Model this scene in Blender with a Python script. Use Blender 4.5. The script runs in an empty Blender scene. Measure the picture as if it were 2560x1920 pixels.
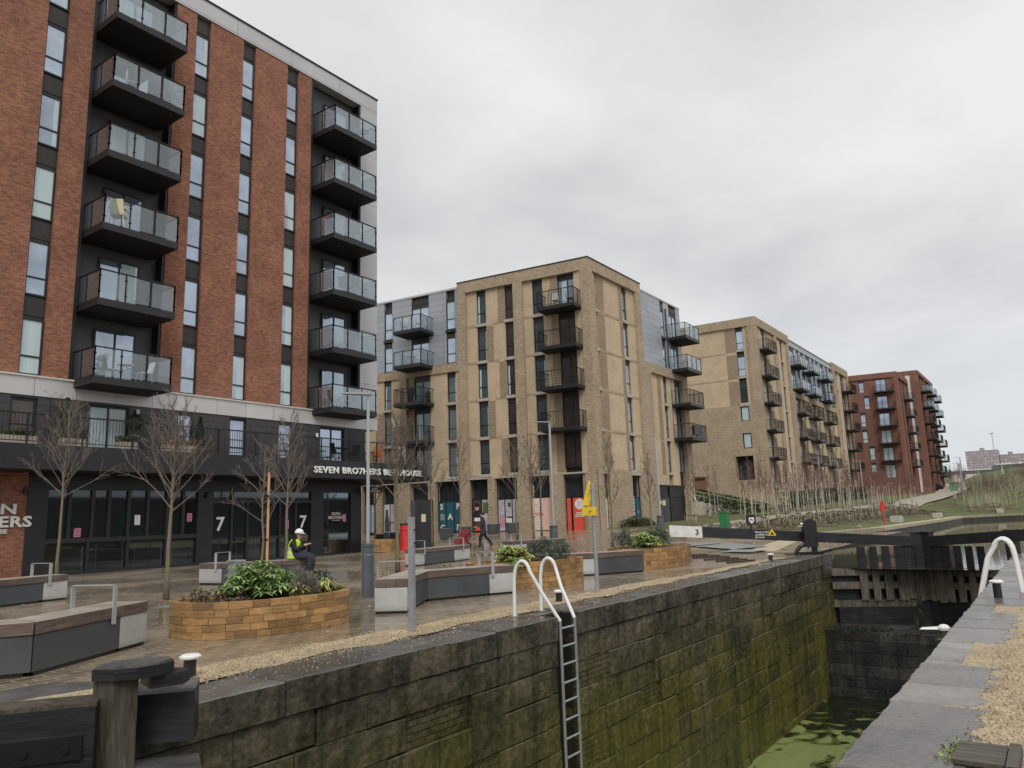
import bpy, math, random
from mathutils import Vector, Matrix
rad = math.radians
S = bpy.context.scene
COL = S.collection
# ------------------------------------------------------------ camera
FPX = 1880.0; ROLL = rad(1.85); PITCH = rad(10.1); YAW = rad(35.4145); EYE = 1.5
f = Vector((math.cos(YAW)*math.cos(PITCH), math.sin(YAW)*math.cos(PITCH), math.sin(PITCH)))
r = f.cross(Vector((0, 0, 1))).normalized(); u = r.cross(f)
r2 = r*math.cos(ROLL) - u*math.sin(ROLL); u2 = u*math.cos(ROLL) + r*math.sin(ROLL)
cd = bpy.data.cameras.new('camera'); cam = bpy.data.objects.new('camera', cd); COL.objects.link(cam)
M = Matrix((r2, u2, -f)).transposed().to_4x4(); M.translation = Vector((0, 0, EYE)); cam.matrix_world = M
cd.sensor_width = 36; cd.lens = 36*FPX/2560; cd.clip_start = 0.05; cd.clip_end = 3000
S.camera = cam
S.render.resolution_x = 1024; S.render.resolution_y = 768
# ------------------------------------------------------------ sky and sun (overcast)
SUN_DIR = Vector((-0.55, -0.55, 0.85)).normalized()      # towards the sun
W = bpy.data.worlds.new('World'); S.world = W; W.use_nodes = True
nt = W.node_tree; nt.nodes.clear()
def wn(t, **k):
    n = nt.nodes.new(t)
    for a, b in k.items(): setattr(n, a, b)
    return n
out = wn('ShaderNodeOutputWorld'); bg = wn('ShaderNodeBackground'); bg.inputs[1].default_value = 0.1
sky = wn('ShaderNodeTexSky', sky_type='NISHITA', sun_disc=False)
sky.sun_elevation = math.asin(SUN_DIR.z); sky.sun_rotation = math.atan2(SUN_DIR.x, SUN_DIR.y)
tc = wn('ShaderNodeTexCoord'); sep = wn('ShaderNodeSeparateXYZ')
nt.links.new(tc.outputs['Generated'], sep.inputs[0])
mz = wn('ShaderNodeMath', operation='MAXIMUM'); mz.inputs[1].default_value = 0.0; nt.links.new(sep.outputs[2], mz.inputs[0])
az = wn('ShaderNodeMath', operation='ADD'); az.inputs[1].default_value = 0.22; nt.links.new(mz.outputs[0], az.inputs[0])
dx = wn('ShaderNodeMath', operation='DIVIDE'); nt.links.new(sep.outputs[0], dx.inputs[0]); nt.links.new(az.outputs[0], dx.inputs[1])
dy = wn('ShaderNodeMath', operation='DIVIDE'); nt.links.new(sep.outputs[1], dy.inputs[0]); nt.links.new(az.outputs[0], dy.inputs[1])
cmb = wn('ShaderNodeCombineXYZ'); nt.links.new(dx.outputs[0], cmb.inputs[0]); nt.links.new(dy.outputs[0], cmb.inputs[1])
n1 = wn('ShaderNodeTexNoise'); n1.inputs['Scale'].default_value = 1.15; n1.inputs['Detail'].default_value = 7; n1.inputs['Roughness'].default_value = .5
n1.inputs['Distortion'].default_value = .25
nt.links.new(cmb.outputs[0], n1.inputs['Vector'])
cr = wn('ShaderNodeValToRGB'); e = cr.color_ramp.elements
e[0].position = .36; e[0].color = (4.7, 4.75, 4.85, 1); e[1].position = .62; e[1].color = (6.7, 6.65, 6.6, 1)
m1 = cr.color_ramp.elements.new(.48); m1.color = (5.75, 5.72, 5.72, 1)
nt.links.new(n1.outputs[0], cr.inputs[0])
hz = wn('ShaderNodeMapRange'); hz.inputs[1].default_value = 0.0; hz.inputs[2].default_value = .3; nt.links.new(mz.outputs[0], hz.inputs[0])
mh = wn('ShaderNodeMix', data_type='RGBA'); mh.inputs[6].default_value = (5.3, 5.6, 5.9, 1)
nt.links.new(hz.outputs[0], mh.inputs[0]); nt.links.new(cr.outputs[0], mh.inputs[7])
ms = wn('ShaderNodeMix', data_type='RGBA'); ms.inputs[0].default_value = .95
nt.links.new(sky.outputs[0], ms.inputs[6]); nt.links.new(mh.outputs[2], ms.inputs[7])
nt.links.new(ms.outputs[2], bg.inputs[0]); nt.links.new(bg.outputs[0], out.inputs[0])
sl = bpy.data.lights.new('sun', 'SUN'); sl.energy = 1.5; sl.angle = rad(32); sl.color = (1, .96, .91)
so = bpy.data.objects.new('sun', sl); COL.objects.link(so); so.rotation_euler = SUN_DIR.to_track_quat('Z', 'Y').to_euler(); so.location = (0, 0, 60)
S.view_settings.view_transform = 'Standard'; S.view_settings.look = 'None'; S.view_settings.exposure = 0.40; S.view_settings.gamma = 1
S.render.engine = 'CYCLES'
S.cycles.max_bounces = 6; S.cycles.transparent_max_bounces = 12; S.cycles.diffuse_bounces = 3; S.cycles.glossy_bounces = 3
R_ = random.Random(7)
# ------------------------------------------------------------ materials
class NT:
    def __init__(s, name):
        s.m = bpy.data.materials.new(name); s.m.use_nodes = True; s.t = s.m.node_tree
        s.b = s.t.nodes['Principled BSDF']; s.o = s.t.nodes['Material Output']
    def n(s, t, **k):
        n = s.t.nodes.new(t)
        for a, b in k.items(): setattr(n, a, b)
        return n
    def l(s, a, b): s.t.links.new(a, b)
    def uv(s, sx=1, sy=1, obj=False):
        tc = s.n('ShaderNodeTexCoord'); mp = s.n('ShaderNodeMapping')
        if obj:
            g = s.n('ShaderNodeNewGeometry'); s.l(g.outputs['Position'], mp.inputs[0])
        else: s.l(tc.outputs['UV'], mp.inputs[0])
        mp.inputs['Scale'].default_value = (sx, sy, sx if obj else 1); return mp.outputs[0]
    def noise(s, v, sc, det=4, rough=.55, dist=0):
        n = s.n('ShaderNodeTexNoise'); n.inputs['Scale'].default_value = sc; n.inputs['Detail'].default_value = det
        n.inputs['Roughness'].default_value = rough; n.inputs['Distortion'].default_value = dist
        if v is not None: s.l(v, n.inputs['Vector'])
        return n.outputs[0]
    def ramp(s, v, pts):
        n = s.n('ShaderNodeValToRGB'); e = n.color_ramp.elements
        while len(e) < len(pts): e.new(.5)
        for i, (p, c) in enumerate(pts):
            e[i].position = p; e[i].color = (c, c, c, 1) if not isinstance(c, tuple) else c + (1,)
        s.l(v, n.inputs[0]); return n.outputs[0]
    def mix(s, fac, a, b, bt='MIX'):
        n = s.n('ShaderNodeMix', data_type='RGBA', blend_type=bt)
        for i, x in ((0, fac), (6, a), (7, b)):
            if isinstance(x, (int, float)): n.inputs[i].default_value = x if i == 0 else (x, x, x, 1)
            elif isinstance(x, tuple): n.inputs[i].default_value = x + (1,)
            else: s.l(x, n.inputs[i])
        return n.outputs[2]
    def math(s, op, a, b=0.0):
        n = s.n('ShaderNodeMath', operation=op)
        for i, x in ((0, a), (1, b)):
            if isinstance(x, (int, float)): n.inputs[i].default_value = x
            else: s.l(x, n.inputs[i])
        return n.outputs[0]
    def col(s, x):
        if isinstance(x, tuple): s.b.inputs['Base Color'].default_value = x + (1,)
        else: s.l(x, s.b.inputs['Base Color'])
    def rough(s, x):
        if isinstance(x, (int, float)): s.b.inputs['Roughness'].default_value = x
        else: s.l(x, s.b.inputs['Roughness'])
    def bump(s, h, st=.3, d=.02):
        n = s.n('ShaderNodeBump'); n.inputs['Strength'].default_value = st; n.inputs['Distance'].default_value = d
        s.l(h, n.inputs['Height']); s.l(n.outputs[0], s.b.inputs['Normal'])
    def set(s, **k):
        for a, b in k.items(): s.b.inputs[a.replace('_', ' ')].default_value = b
def mul(c, k): return tuple(x*k for x in c)
MT = {}
def plain(name, c, rough=.5, metal=0, var=.12, sc=3.0, spec=.5, bump=0, bsc=40):
    t = NT(name); v = t.uv(obj=True); n = t.noise(v, sc, 5)
    t.col(t.mix(t.ramp(n, [(.3, 0.0), (.7, 1.0)]), mul(c, 1-var), mul(c, 1+var)))
    t.rough(rough); t.set(Metallic=metal); t.b.inputs['Specular IOR Level'].default_value = spec
    if bump: t.bump(t.noise(v, bsc, 4), bump, .01)
    MT[name] = t.m; return t.m
def brickmat(name, c1, c2, mortar, w=.225, h=.075, ms=.01, off=.5, patch=.18, bump=.35, c3=None, rough=.85):
    t = NT(name); v = t.uv()
    b = t.n('ShaderNodeTexBrick'); t.l(v, b.inputs['Vector']); b.inputs['Scale'].default_value = 1
    b.inputs['Brick Width'].default_value = w; b.inputs['Row Height'].default_value = h; b.inputs['Mortar Size'].default_value = ms/2
    b.inputs['Color1'].default_value = c1 + (1,); b.inputs['Color2'].default_value = c2 + (1,); b.inputs['Mortar'].default_value = mortar + (1,)
    b.offset = off; b.inputs['Bias'].default_value = 0; b.inputs['Mortar Smooth'].default_value = .1
    g = t.uv(obj=True); n = t.noise(g, .9, 5); n2 = t.noise(t.uv(4.4, 13.3), 1.0, 1)
    c = t.mix(t.ramp(n2, [(.42, 0.0), (.62, 1.0)]), b.outputs[0], t.mix(.55, b.outputs[0], c3 or mul(c1, .55)))
    sc = t.ramp(n, [(.3, 1-patch), (.7, 1+patch)])
    t.col(t.mix(1.0, c, sc, 'MULTIPLY')); t.rough(rough)
    t.b.inputs['Specular IOR Level'].default_value = .25
    if bump:
        t.bump(b.outputs[1], -bump, .008) if False else t.bump(t.math('SUBTRACT', 1.0, b.outputs[1]), bump, .01)
    MT[name] = t.m; return t.m
brickmat('red_brick', (.33, .138, .080), (.22, .088, .055), (.34, .25, .19), c3=(.13, .05, .04))
brickmat('buff_brick', (.56, .445, .30), (.49, .385, .255), (.50, .42, .32), patch=.1, bump=.2, c3=(.42, .32, .22))
brickmat('grey_buff_brick', (.48, .385, .265), (.36, .285, .195), (.40, .34, .27), patch=.12, c3=(.20, .14, .10))
brickmat('dogtooth_brick', (.50, .40, .275), (.38, .295, .20), (.24, .18, .13), w=.225, h=.15, ms=.075, patch=.1, bump=1.0, c3=(.26, .18, .12))
brickmat('far_red_brick', (.26, .12, .088), (.20, .092, .068), (.24, .16, .13), patch=.12, bump=.1)
def cladding(name, c, w, h, rough=.4, joint=.35, off=0.5, metal=.3):
    t = NT(name); v = t.uv(); b = t.n('ShaderNodeTexBrick'); t.l(v, b.inputs['Vector']); b.inputs['Scale'].default_value = 1
    b.inputs['Brick Width'].default_value = w; b.inputs['Row Height'].default_value = h; b.inputs['Mortar Size'].default_value = .012
    b.inputs['Color1'].default_value = mul(c, 1.05) + (1,); b.inputs['Color2'].default_value = mul(c, .93) + (1,); b.inputs['Mortar'].default_value = mul(c, joint) + (1,)
    b.offset = off; b.inputs['Mortar Smooth'].default_value = .3
    n = t.noise(t.uv(obj=True), .5, 3)
    t.col(t.mix(1.0, b.outputs[0], t.ramp(n, [(.3, .93), (.7, 1.05)]), 'MULTIPLY')); t.rough(rough); t.set(Metallic=metal)
    t.bump(t.math('SUBTRACT', 1.0, b.outputs[1]), .3, .01)
    MT[name] = t.m
cladding('silver_cladding', (.50, .50, .51), 3.2, 1.46, off=0)
cladding('band_cladding', (.56, .55, .54), 1.45, 4.0, off=0)
cladding('zinc_cladding', (.36, .38, .41), 2.9, .48, off=.0)
cladding('dark_cladding', (.032, .032, .036), .42, 6.0, joint=.3, off=0, metal=.2)
cladding('brown_cladding', (.055, .05, .053), .42, 6.0, joint=.3, off=0, metal=.2)
plain('graphite', (.022, .022, .025), .42, .2, .1)
plain('dark_panel', (.07, .068, .073), .5, .2, .08)
plain('spandrel', (.03, .028, .027), .5, .1, .1)
plain('black_metal', (.013, .013, .014), .4, .2, .1)
plain('soffit_black', (.012, .012, .013), .7, 0, .1)
plain('stone_sill', (.42, .37, .31), .8, 0, .1)
plain('pale_stone', (.55, .52, .47), .8, 0, .08)
plain('white_paint', (.74, .74, .72), .45, 0, .05, 6)
plain('dirty_white', (.66, .66, .63), .6, 0, .14, 5)
plain('black_paint', (.018, .018, .02), .38, 0, .3, 5, bump=.1)
plain('galvanised', (.36, .38, .39), .45, .5, .12, 9)
plain('pole_grey', (.42, .44, .45), .4, .4, .06)
plain('lamp_grey', (.10, .115, .13), .4, .2, .1)
plain('red_plastic', (.62, .035, .03), .4, 0, .06)
plain('yellow_sign', (.80, .55, .02), .45, 0, .05)
plain('green_bin_paint', (.03, .20, .07), .5)
plain('pink_paper', (.55, .22, .33), .7)
plain('white_paper', (.75, .75, .74), .7)
plain('orange_fabric', (.62, .17, .05), .8)
plain('cream_plastic', (.62, .56, .36), .6)
plain('skin', (.52, .32, .24), .55)
plain('black_cloth', (.012, .012, .016), .85, 0, .2, 12)
plain('navy_cloth', (.028, .03, .045), .85, 0, .2, 12)
plain('hi_vis', (.55, .85, .03), .6, 0, .06)
plain('grey_stripe', (.45, .48, .42), .5)
plain('hard_hat', (.82, .80, .82), .3, 0, .02)
plain('maroon_cloth', (.22, .02, .035), .7)
plain('soil', (.06, .045, .032), .95, 0, .4, 20, bump=.5)
plain('teal_panel', (.01, .09, .125), .4, 0, .05)
plain('blue_panel', (.33, .48, .60), .4, 0, .05)
plain('orange_panel', (.66, .10, .055), .45, 0, .04)
plain('pink_panel', (.70, .47, .40), .5, 0, .04)
plain('poster_grey', (.45, .43, .46), .4, 0, .3, 4)
plain('poster_dark', (.08, .05, .05), .4, 0, .6, 3)
plain('interior', (.018, .022, .026), .8, 0, .5, 1.5)
plain('interior_teal', (.02, .07, .075), .8, 0, .5, 1.5)
plain('bamboo', (.55, .33, .17), .6, 0, .12, 6)
plain('stake_wood', (.27, .21, .13), .8, 0, .15, 6)
plain('tower_pink', (.36, .29, .30), .9, 0, .1, .2)
plain('tower_pale', (.55, .52, .52), .9, 0, .08, .2)
plain('bridge_green', (.10, .13, .125), .6, 0, .15, .5)
plain('bridge_stone', (.20, .19, .18), .9, 0, .2, .5)
plain('brown_plastic', (.10, .07, .06), .6)
plain('car_dark', (.02, .02, .035), .25)
def concrete(name, c, moss=.0):
    t = NT(name); v = t.uv(obj=True); n = t.noise(v, 2.2, 8, .65); n2 = t.noise(v, 60, 3)
    base = t.mix(t.ramp(n, [(.3, 0.0), (.7, 1.0)]), mul(c, .82), mul(c, 1.12))
    base = t.mix(1.0, base, t.ramp(n2, [(.35, .85), (.65, 1.1)]), 'MULTIPLY')
    if moss:
        g = t.n('ShaderNodeNewGeometry'); sp = t.n('ShaderNodeSeparateXYZ'); t.l(g.outputs['Position'], sp.inputs[0])
        mr = t.n('ShaderNodeMapRange'); mr.inputs[1].default_value = .14; mr.inputs[2].default_value = 0.0; t.l(sp.outputs[2], mr.inputs[0])
        base = t.mix(t.math('MULTIPLY', t.math('MULTIPLY', mr.outputs[0], t.ramp(n, [(.35, .3), (.6, 1.0)])), moss), base, (.10, .10, .05))
    t.col(base); t.rough(t.ramp(n, [(.3, .35), (.7, .75)])); t.bump(n2, .12, .01); MT[name] = t.m
concrete('concrete', (.46, .46, .45), .8); concrete('dark_concrete', (.062, .068, .075), .3); concrete('pale_concrete', (.5, .47, .42))
def wood(name, c1, c2, rough=.6, sc=(3, 30), wet=False, rnd=.25, bump=.2):
    t = NT(name); v = t.uv(sc[0], sc[1]); n = t.noise(v, 1.0, 6, .6, .6)
    g = t.n('ShaderNodeNewGeometry'); base = t.mix(t.ramp(n, [(.3, 0.0), (.72, 1.0)]), c1, c2)
    base = t.mix(1.0, base, t.ramp(g.outputs['Random Per Island'], [(0, 1-rnd), (1, 1+rnd)]), 'MULTIPLY')
    n3 = t.noise(t.uv(obj=True), 1.7, 4); base = t.mix(1.0, base, t.ramp(n3, [(.3, .72), (.62, 1.08)]), 'MULTIPLY')
    t.col(base); t.rough(rough); t.bump(n, bump, .01); MT[name] = t.m
wood('oak_sleeper', (.19, .10, .035), (.43, .255, .10), .6, (5, 34), rnd=.36)
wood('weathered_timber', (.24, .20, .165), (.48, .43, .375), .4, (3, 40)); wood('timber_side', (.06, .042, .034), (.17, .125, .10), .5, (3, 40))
wood('dark_timber', (.03, .018, .014), (.08, .05, .04), .4, (3, 40))
wood('gate_timber', (.035, .029, .022), (.20, .17, .13), .5, (22, 2.0), rnd=.3, bump=.5)
wood('tarred_timber', (.008, .008, .010), (.030, .030, .035), .38, (2, 18), rnd=.2, bump=.5)
wood('grey_timber', (.022, .019, .013), (.11, .093, .066), .5, (26, 3), rnd=.15, bump=.5)
def glassy(name, c, metal=.75, rough=.04, var=.25):
    t = NT(name); g = t.n('ShaderNodeNewGeometry'); n = t.noise(t.uv(obj=True), .7, 3)
    b = t.mix(t.ramp(n, [(.35, 0.0), (.65, 1.0)]), mul(c, 1-var), mul(c, 1+var*.4))
    t.col(b); t.set(Metallic=metal); t.rough(rough)
    t.bump(t.noise(t.uv(obj=True), .9, 1), .05, .02); MT[name] = t.m
glassy('window_glass', (.45, .52, .62)); glassy('far_glass', (.34, .40, .45)); glassy('dark_glass', (.11, .14, .15), .6)
glassy('brown_glass', (.10, .08, .075), .6)
t = NT('curtain_glass'); v = t.uv(14, .15); n = t.noise(v, 1.0, 2)
t.col(t.mix(n, (.36, .46, .49), (.56, .66, .68))); t.rough(.5); t.b.inputs['Coat Weight'].default_value = .6; MT['curtain_glass'] = t.m
def clear(name, tr=(.86, .9, .9), gloss=.16, diff=(.6, .62, .62), df=.06):
    t = NT(name); t.t.nodes.remove(t.b)
    a = t.n('ShaderNodeBsdfTransparent'); a.inputs[0].default_value = tr + (1,)
    gl = t.n('ShaderNodeBsdfGlossy'); gl.inputs['Roughness'].default_value = .03; gl.inputs[0].default_value = (.9, .95, 1, 1)
    d = t.n('ShaderNodeBsdfDiffuse'); d.inputs[0].default_value = diff + (1,)
    fr = t.n('ShaderNodeLayerWeight'); fr.inputs[0].default_value = .35
    m1 = t.n('ShaderNodeMixShader'); m1.inputs[0].default_value = df; t.l(a.outputs[0], m1.inputs[1]); t.l(d.outputs[0], m1.inputs[2])
    m2 = t.n('ShaderNodeMixShader'); k = t.math('ADD', t.math('MULTIPLY', fr.outputs[0], .6 if gloss > .04 else .45), gloss); t.l(k, m2.inputs[0])
    t.l(m1.outputs[0], m2.inputs[1]); t.l(gl.outputs[0], m2.inputs[2]); t.l(m2.outputs[0], t.o.inputs[0]); MT[name] = t.m
clear('balcony_glass', gloss=.05, df=.06); clear('shop_glass', (.72, .78, .78), .03, df=.01)
# paving: wet brown block paving
t = NT('wet_paving'); v = t.uv(obj=True)
b = t.n('ShaderNodeTexBrick'); mp = t.n('ShaderNodeMapping'); mp.inputs['Rotation'].default_value = (0, 0, rad(1.0)); t.l(v, mp.inputs[0]); t.l(mp.outputs[0], b.inputs['Vector'])
b.inputs['Scale'].default_value = 1; b.inputs['Brick Width'].default_value = .30; b.inputs['Row Height'].default_value = .15; b.inputs['Mortar Size'].default_value = .011
b.inputs['Color1'].default_value = (.245, .185, .12, 1); b.inputs['Color2'].default_value = (.12, .093, .067, 1); b.inputs['Mortar'].default_value = (.42, .36, .25, 1)
n = t.noise(v, .28, 6, .6, .5); n2 = t.noise(v, 3.0, 4)
base = t.mix(t.ramp(n, [(.38, 0.0), (.62, 1.0)]), b.outputs[0], t.mix(.45, b.outputs[0], (.22, .185, .145)))
base = t.mix(1.0, base, t.ramp(n2, [(.3, .8), (.7, 1.2)]), 'MULTIPLY')
t.col(base); t.rough(t.ramp(n, [(.38, .05), (.5, .18), (.62, .45)])); t.bump(t.math('ADD', t.math('SUBTRACT', 1.0, b.outputs[1]), t.math('MULTIPLY', n2, .6)), .22, .008)
MT['wet_paving'] = t.m
# bound gravel
def gravelmat(name, c1, c2, c3, sc=90):
    t = NT(name); v = t.uv(obj=True); vo = t.n('ShaderNodeTexVoronoi'); vo.inputs['Scale'].default_value = sc; t.l(v, vo.inputs['Vector'])
    sx = t.n('ShaderNodeSeparateColor'); t.l(vo.outputs['Color'], sx.inputs[0])
    base = t.ramp(sx.outputs[0], [(0, c1), (.45, c2), (1, c3)]); n = t.noise(v, 2.0, 5); 
    t.col(t.mix(1.0, base, t.ramp(n, [(.3, .7), (.7, 1.12)]), 'MULTIPLY')); t.rough(.8); t.bump(vo.outputs['Distance'], .7, .01); MT[name] = t.m
gravelmat('tan_gravel', (.20, .145, .08), (.42, .33, .20), (.64, .54, .38)); gravelmat('wood_chip', (.10, .06, .03), (.30, .2, .1), (.5, .36, .2), 60)
# lock stone
def stonemat(name, c1, c2, moss, wet=.35, mosslow=True, mossy=.5, bs=.6):
    t = NT(name); v = t.uv(obj=True); g = t.n('ShaderNodeNewGeometry'); sp = t.n('ShaderNodeSeparateXYZ'); t.l(g.outputs['Position'], sp.inputs[0])
    n = t.noise(v, 1.6, 8, .62); n2 = t.noise(v, 14, 6, .6); n3 = t.noise(v, .55, 5, .6, .4)
    base = t.mix(t.ramp(n, [(.32, 0.0), (.68, 1.0)]), c1, c2)
    base = t.mix(1.0, base, t.ramp(g.outputs['Random Per Island'], [(0, .65), (1, 1.35)]), 'MULTIPLY')
    base = t.mix(1.0, base, t.ramp(n2, [(.3, .55), (.7, 1.35)]), 'MULTIPLY')
    if mosslow:
        mr = t.n('ShaderNodeMapRange'); mr.inputs[1].default_value = -.15; mr.inputs[2].default_value = -2.1; t.l(sp.outputs[2], mr.inputs[0])
        mk = t.math('MULTIPLY', t.math('ADD', t.math('MULTIPLY', mr.outputs[0], .75), -.05), t.ramp(t.math('ADD', n3, t.math('MULTIPLY', g.outputs['Random Per Island'], .22)), [(.38, .15), (.66, 1.3)]))
        mk = t.math('MAXIMUM', mk, t.math('MULTIPLY', t.ramp(n3, [(.60, 0.0), (.70, .7)]), mr.outputs[0]))
        mc = t.mix(t.ramp(n2, [(.3, 0.0), (.7, 1.0)]), mul(moss, .55), mul(moss, 1.35))
        base = t.mix(t.math('MINIMUM', mk, .92), base, mc)
    stv = t.n('ShaderNodeMapping'); t.l(v, stv.inputs[0]); stv.inputs['Scale'].default_value = (5, 5, .35); base = t.mix(1.0, base, t.ramp(t.noise(stv.outputs[0], 1.0, 5, .65), [(.34, .5), (.5, 1.0), (.68, 1.3)]), 'MULTIPLY')
    t.col(base); t.rough(t.ramp(n2, [(.3, wet), (.7, wet+.35)])); t.bump(t.math('ADD', n2, t.math('MULTIPLY', n, .8)), bs, .03); MT[name] = t.m
stonemat('lock_stone', (.017, .014, .010), (.112, .092, .062), (.10, .092, .017), .3)
stonemat('mortar_joint', (.006, .005, .004), (.02, .017, .013), (.03, .03, .008), .8, bs=.3)
stonemat('cill_stone', (.008, .008, .008), (.055, .053, .046), (.03, .035, .01), .3, mosslow=False)
stonemat('upper_wall_stone', (.035, .034, .03), (.07, .066, .056), (.03, .035, .01), .5, mosslow=False)
def copingmat(name, c1, c2, wet):
    t = NT(name); v = t.uv(obj=True); g = t.n('ShaderNodeNewGeometry'); n = t.noise(v, 1.3, 7, .6, .3); n2 = t.noise(v, 25, 5)
    base = t.mix(t.ramp(n, [(.3, 0.0), (.7, 1.0)]), c1, c2)
    base = t.mix(1.0, base, t.ramp(g.outputs['Random Per Island'], [(0, .66), (1, 1.24)]), 'MULTIPLY')
    base = t.mix(1.0, base, t.ramp(n2, [(.3, .75), (.7, 1.2)]), 'MULTIPLY')
    vo = t.n('ShaderNodeTexVoronoi'); vo.inputs['Scale'].default_value = 9; t.l(v, vo.inputs['Vector'])
    pit = t.math('MULTIPLY', t.ramp(vo.outputs['Distance'], [(.10, 1.0), (.16, 0.0)]), t.ramp(t.noise(v, 1.1, 3), [(.52, 0.0), (.6, 1.0)]))
    base = t.mix(t.math('MULTIPLY', pit, .8), base, mul(c1, .35))
    t.col(base); t.rough(t.ramp(n, [(.3, wet), (.7, wet+.35)])); t.bump(t.math('SUBTRACT', n2, pit), .35, .012); MT[name] = t.m
copingmat('wet_coping', (.05, .048, .046), (.15, .145, .14), .10); copingmat('flag_coping', (.085, .079, .071), (.25, .238, .22), .14)
copingmat('tan_coping', (.30, .26, .17), (.42, .37, .25), .5)
# water
t = NT('algae_water'); v = t.uv(obj=True); n = t.noise(v, .9, 3, .5, 1.6)
g = t.n('ShaderNodeNewGeometry'); sp = t.n('ShaderNodeSeparateXYZ'); t.l(g.outputs['Position'], sp.inputs[0])
mr = t.n('ShaderNodeMapRange'); mr.inputs[1].default_value = 17.5; mr.inputs[2].default_value = 24.5; t.l(sp.outputs[0], mr.inputs[0])
k = t.ramp(t.math('ADD', n, t.math('MULTIPLY', mr.outputs[0], .42)), [(.70, 1.0), (.79, 0.0)])
n4 = t.noise(t.uv(.5, 2.5, obj=True), 2.0, 5)
t.col(t.mix(k, (.012, .017, .006), t.mix(n4, (.15, .185, .055), (.25, .30, .10)))); t.rough(t.mix(k, .04, .45)); t.bump(n4, .05, .01); MT['algae_water'] = t.m
t = NT('pool_water'); v = t.uv(1, 1, obj=True); n = t.noise(v, 1.3, 3); t.col((.035, .04, .022)); t.rough(.05); t.bump(n, .10, .02); MT['pool_water'] = t.m
# grass, path
t = NT('grass'); v = t.uv(obj=True); n = t.noise(v, .16, 6, .6); n2 = t.noise(v, 2.5, 6, .7)
base = t.mix(t.ramp(n, [(.38, 0.0), (.62, 1.0)]), (.085, .082, .035), (.105, .128, .036)); base = t.mix(1.0, base, t.ramp(n2, [(.3, .6), (.7, 1.35)]), 'MULTIPLY')
t.col(base); t.rough(.9); t.bump(n2, .5, .06); MT['grass'] = t.m
t = NT('mulch'); v = t.uv(obj=True); n2 = t.noise(v, 4, 7, .7)
t.col(t.mix(t.ramp(n2, [(.35, 0.0), (.65, 1.0)]), (.05, .04, .022), (.16, .125, .065))); t.rough(.9); t.bump(n2, .5, .05); MT['mulch'] = t.m
cladding('slate_slab', (.26, .28, .30), .9, .6, .35, .5, .5, 0)
plain('path_surface', (.34, .30, .25), .7, 0, .1, .6)
plain('far_ground', (.10, .105, .075), .9, 0, .3, .05)
t = NT('lamp_glow'); t.b.inputs['Emission Color'].default_value = (1, .97, .9, 1); t.b.inputs['Emission Strength'].default_value = 1.6; MT['lamp_glow'] = t.m
# vegetation
def leafmat(name, c, var=.45, rough=.55):
    t = NT(name); g = t.n('ShaderNodeNewGeometry')
    t.col(t.ramp(g.outputs['Random Per Island'], [(0, mul(c, 1-var)), (1, mul(c, 1+var))])); t.rough(rough)
    t.b.inputs['Subsurface Weight'].default_value = 0; MT[name] = t.m
leafmat('leaf_bright', (.25, .37, .13), .35); leafmat('leaf_dark', (.025, .045, .02)); leafmat('leaf_mid', (.10, .16, .05)); leafmat('leaf_grey', (.15, .18, .14))
leafmat('leaf_lavender', (.20, .175, .14)); leafmat('leaf_yellow', (.46, .44, .14)); leafmat('leaf_dead', (.09, .055, .035)); leafmat('leaf_conifer', (.028, .045, .016)); leafmat('blossom_red', (.30, .04, .04))
t = NT('bark'); v = t.uv(obj=True); n = t.noise(v, 3.0, 5); n2 = t.noise(v, 30, 4)
sp2 = t.mix(t.ramp(n, [(.45, 0.0), (.6, 1.0)]), (.17, .14, .11), (.17, .155, .055)); t.col(t.mix(1.0, sp2, t.ramp(n2, [(.3, .7), (.7, 1.25)]), 'MULTIPLY')); t.rough(.85); t.bump(n2, .4, .01); MT['bark'] = t.m
plain('twig', (.15, .12, .10), .8, 0, .25, 8)
plain('birch_twig', (.17, .095, .08), .85, 0, .25, 4)
t = NT('birch_bark'); v = t.uv(obj=True); n = t.noise(t.uv(2, 14, obj=True), 2.0, 4); t.col(t.mix(t.ramp(n, [(.36, 1.0), (.46, 0.0)]), (.56, .52, .42), (.18, .14, .11))); t.rough(.75); MT['birch_bark'] = t.m
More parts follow.
